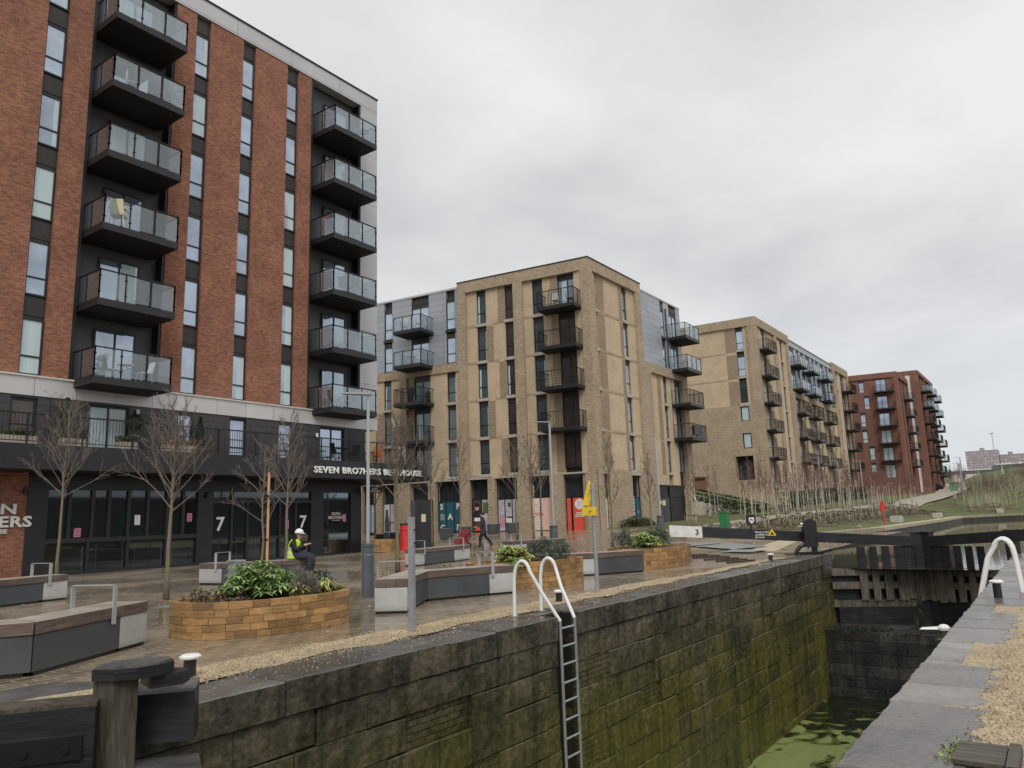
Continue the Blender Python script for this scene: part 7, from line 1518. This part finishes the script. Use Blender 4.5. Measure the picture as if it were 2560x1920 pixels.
conifer(12.55, 28.7, TZ, 1.85, .26, 'spiral conifer in a pot on the terrace left of the green curtained doors'); conifer(14.95, 28.55, TZ, 1.45, .30, 'round ball topiary in a pot right of the green curtained doors', True); conifer(17.75, 28.6, TZ, 1.6, .2, 'narrow conifer before the terrace window right of the ball topiary')
for x0, x1, lab in ((10.2, 11.4, 'grey block planter on the terrace at the far left'), (12.2, 13.0, 'grey block planter beneath the spiral conifer'), (14.2, 14.9, 'grey block planter beneath the ball topiary'), (16.0, 17.3, 'grey block planter on the terrace full of red brown foliage')):
    t_ = thing('trough', lab, 'planter', ((x0+x1)/2, 28.3, TZ), 'grey block planters on the terrace'); mb = MB(); mb.box(x0, x1, 28.1, 28.45, TZ, TZ+.32, 'stone_sill'); mb.build('trough_body', t_); mb = MB()
    for i in range(int(300*(x1-x0))): mb.leaf((rb.uniform(x0, x1), rb.uniform(28.12, 28.45), TZ+.3), (rb.uniform(-1, 1), rb.uniform(-1, 1), 1.2), rb.uniform(.1, .5), .04, rb.choice(['leaf_mid', 'leaf_dead', 'leaf_dark'] if x0 < 16 else ['leaf_dead', 'blossom_red', 'leaf_yellow']))
    mb.build('foliage', t_)
def chair(x, y, z, rz, mat, lab, grp=None, s=1.0, arms=False, bars=False):
    t_ = thing('chair', lab, 'chair', (x, y, z), grp, rz); w = tuple(t_['_w']); t_['_w'] = (0, 0, 0); mb = MB(); mb.box(-.22*s, .22*s, -.22*s, .22*s, .42*s, .46*s, mat); mb.build('seat', t_); mb = MB()
    if bars:
        for i in range(6): mb.box(-.22*s+.08*i*s, -.18*s+.08*i*s, .2*s, .23*s, .48*s, .9*s, mat)
        mb.box(-.22*s, .22*s, .2*s, .23*s, .86*s, .9*s, mat)
    else: mb.hexa([(-.22*s, .2*s, .46*s), (.22*s, .2*s, .46*s), (.22*s, .23*s, .46*s), (-.22*s, .23*s, .46*s), (-.2*s, .30*s, .92*s), (.2*s, .30*s, .92*s), (.2*s, .33*s, .92*s), (-.2*s, .33*s, .92*s)], mat)
    mb.build('backrest', t_)
    for a in (-.19, .19):
        for b in (-.19, .19): mb = MB(); mb.tube([(a*s, b*s, .43*s), (a*s*1.15, b*s*1.15, 0)], .016, mat, 6); mb.build('leg', t_)
    if arms:
        for a in (-.24, .24): mb = MB(); mb.box(a*s-.025, a*s+.025, -.2*s, .26*s, .62*s, .66*s, mat); mb.tube([(a*s, -.18*s, .44*s), (a*s, -.18*s, .63*s)], .018, mat, 6); mb.build('armrest', t_)
    t_['_w'] = w; return t_
def table(x, y, z, mat, lab, r_=.3, h=.72, grp=None):
    t_ = thing('table', lab, 'table', (x, y, z), grp); mb = MB(); mb.lathe((x, y, z+h-.03), [(r_, 0), (r_, .03)], mat, 16); mb.build('table_top', t_)
    for i in range(3): a = i*2.09+.4; mb = MB(); mb.tube([(x+r_*.2*math.cos(a), y+r_*.2*math.sin(a), z+h-.03), (x+r_*.8*math.cos(a), y+r_*.8*math.sin(a), z)], .014, mat, 5); mb.build('leg', t_)
chair(27.6, 28.3, TZ, 2.6, 'orange_fabric', 'orange lounge chair behind the terrace railing above the sign', arms=True, s=1.0)
chair(29.2, 28.3, TZ, 2.9, 'dirty_white', 'black and white striped chair on the terrace at the far right', s=1.1, bars=True)
table(25.4, 28.4, TZ, 'black_metal', 'black bistro table on the terrace near the corner doors', .35); chair(24.9, 28.3, TZ, 1.4, 'black_metal', 'black terrace chair left of the bistro table', 'black terrace chairs'); chair(26.0, 28.4, TZ, -1.4, 'black_metal', 'black terrace chair right of the bistro table', 'black terrace chairs')
def bz(k): return 7.05+2.935*k
chair(13.6, 28.0, bz(2), 2.4, 'cream_plastic', 'cream yellow armchair on the third balcony up of the left stack', arms=True, s=1.15)
table(14.4, 28.4, bz(0), 'white_paint', 'small white table on the lowest balcony of the left stack', .3); chair(13.85, 28.4, bz(0), 1.57, 'white_paint', 'white chair left of the white table on the lowest left balcony', 'white chairs on the lowest left balcony'); chair(15.1, 28.3, bz(0), -1.57, 'white_paint', 'white chair right of the white table on the lowest left balcony', 'white chairs on the lowest left balcony')
chair(13.9, 28.2, bz(4), 1.2, 'white_paint', 'white chair on the fifth balcony up of the left stack', bars=True); chair(15.0, 28.3, bz(4), -1.0, 'black_metal', 'dark folding chair on the fifth balcony up of the left stack', bars=True)
table(25.4, 28.3, bz(0), 'white_paint', 'pale round table on the lowest balcony of the right stack', .3); chair(24.7, 28.3, bz(0), 1.3, 'black_metal', 'dark chair on the lowest balcony of the right stack')
chair(25.2, 28.2, bz(2), 1.9, 'black_metal', 'dark chair on the third balcony up of the right stack', arms=True); table(26.4, 28.2, bz(5), 'galvanised', 'grey round table on the top balcony of the right stack', .36)
for x, k, lab in ((26.5, 2, 'pale feathery plant in a pot on the third right hand balcony'), (25.2, 4, 'small potted plant on the fifth right hand balcony'), (13.4, 0, 'slim potted conifer on the lowest left hand balcony')):
    z0 = bz(k); t_ = thing('potted_plant', lab, 'plant', (x, 28.2, z0), 'potted plants on the balconies'); mb = MB(); mb.lathe((x, 28.2, z0), [(.13, 0), (.17, .26), (.15, .28)], 'galvanised', 10); mb.build('pot', t_); mb = MB()
    for i in range(220): a = rb.uniform(0, 6.28); t = rb.random(); mb.leaf((x+.12*math.cos(a)*rb.random(), 28.2+.12*math.sin(a)*rb.random(), z0+.25+t*.6), (math.cos(a), math.sin(a), .8), rb.uniform(.1, .25), .03, rb.choice(['leaf_mid', 'leaf_dark', 'leaf_yellow'] if k else ['leaf_conifer', 'leaf_mid']))
    mb.build('foliage', t_)
def on2(s_, n_): q_ = F2.p(s_, n_, 0); return q_[0], q_[1]
x_, y_ = on2(15.3, .9); chair(x_, y_, 16.17, 2.2, 'white_paint', 'white patio chair at the left of the upper glass balcony on the buff block', 'white patio chairs on the buff block', s=1.1, bars=True); x_, y_ = on2(14.0, .9); chair(x_, y_, 16.17, 1.0, 'white_paint', 'white patio chair at the right of the upper glass balcony on the buff block', 'white patio chairs on the buff block', s=1.1, bars=True)
x_, y_ = on2(14.7, .9); table(x_, y_, 13.4, 'brown_plastic', 'dark bistro table on the lower glass balcony of the buff block', .34); x_, y_ = on2(2.3, .7); chair(x_, y_, 16.17, 2.2, 'white_paint', 'white patio chair on the top barred balcony of the buff block', s=1.0); x_, y_ = on2(1.2, .6); chair(x_, y_, 16.17, .5, 'brown_plastic', 'dark patio chair on the top barred balcony of the buff block', s=1.0)
x_, y_ = on2(14.9, .8); t_ = thing('barbecue', 'covered black barbecue on the upper barred balcony of the buff wing', 'barbecue', (x_, y_, 10.45)); mb = MB(); mb.lathe((x_, y_, 10.45), [(.22, 0), (.25, .7), (.3, .8), (.28, 1.15), (.1, 1.3)], 'black_cloth', 10); mb.build('cover', t_)
t_ = thing('window_box', 'black planter box hung on the lowest balcony of the right wing', 'planter', (58.8, 23.4, 7.6)); mb = MB(); mb.box(58.45, 59.9, 23.42, 23.58, 7.75, 8.5, 'black_metal'); mb.build('box', t_)
OP = thing('reflection_stand_in', 'added low dark building out of view, standing in for what the bar windows reflect', 'building', (15, -34, 0)); mb = MB(); mb.box(-40, 190, -44, -34, 0, 5.2, 'poster_dark'); mb.build('wall', OP); mb = MB(); mb.box(-40.3, 190.3, -44.3, -33.7, 5.2, 5.5, 'bridge_stone'); mb.build('roof', OP)  # added unseen block, keeps bright sky out of the bar window reflections
for i in range(14): mb = MB(); mb.box(-30+7*i, -27+7*i, -33.99, -33.9, 1, 3.6, 'interior_teal'); mb.build('window', OP)
for o in TMP:
    if '_w' in o: del o['_w']
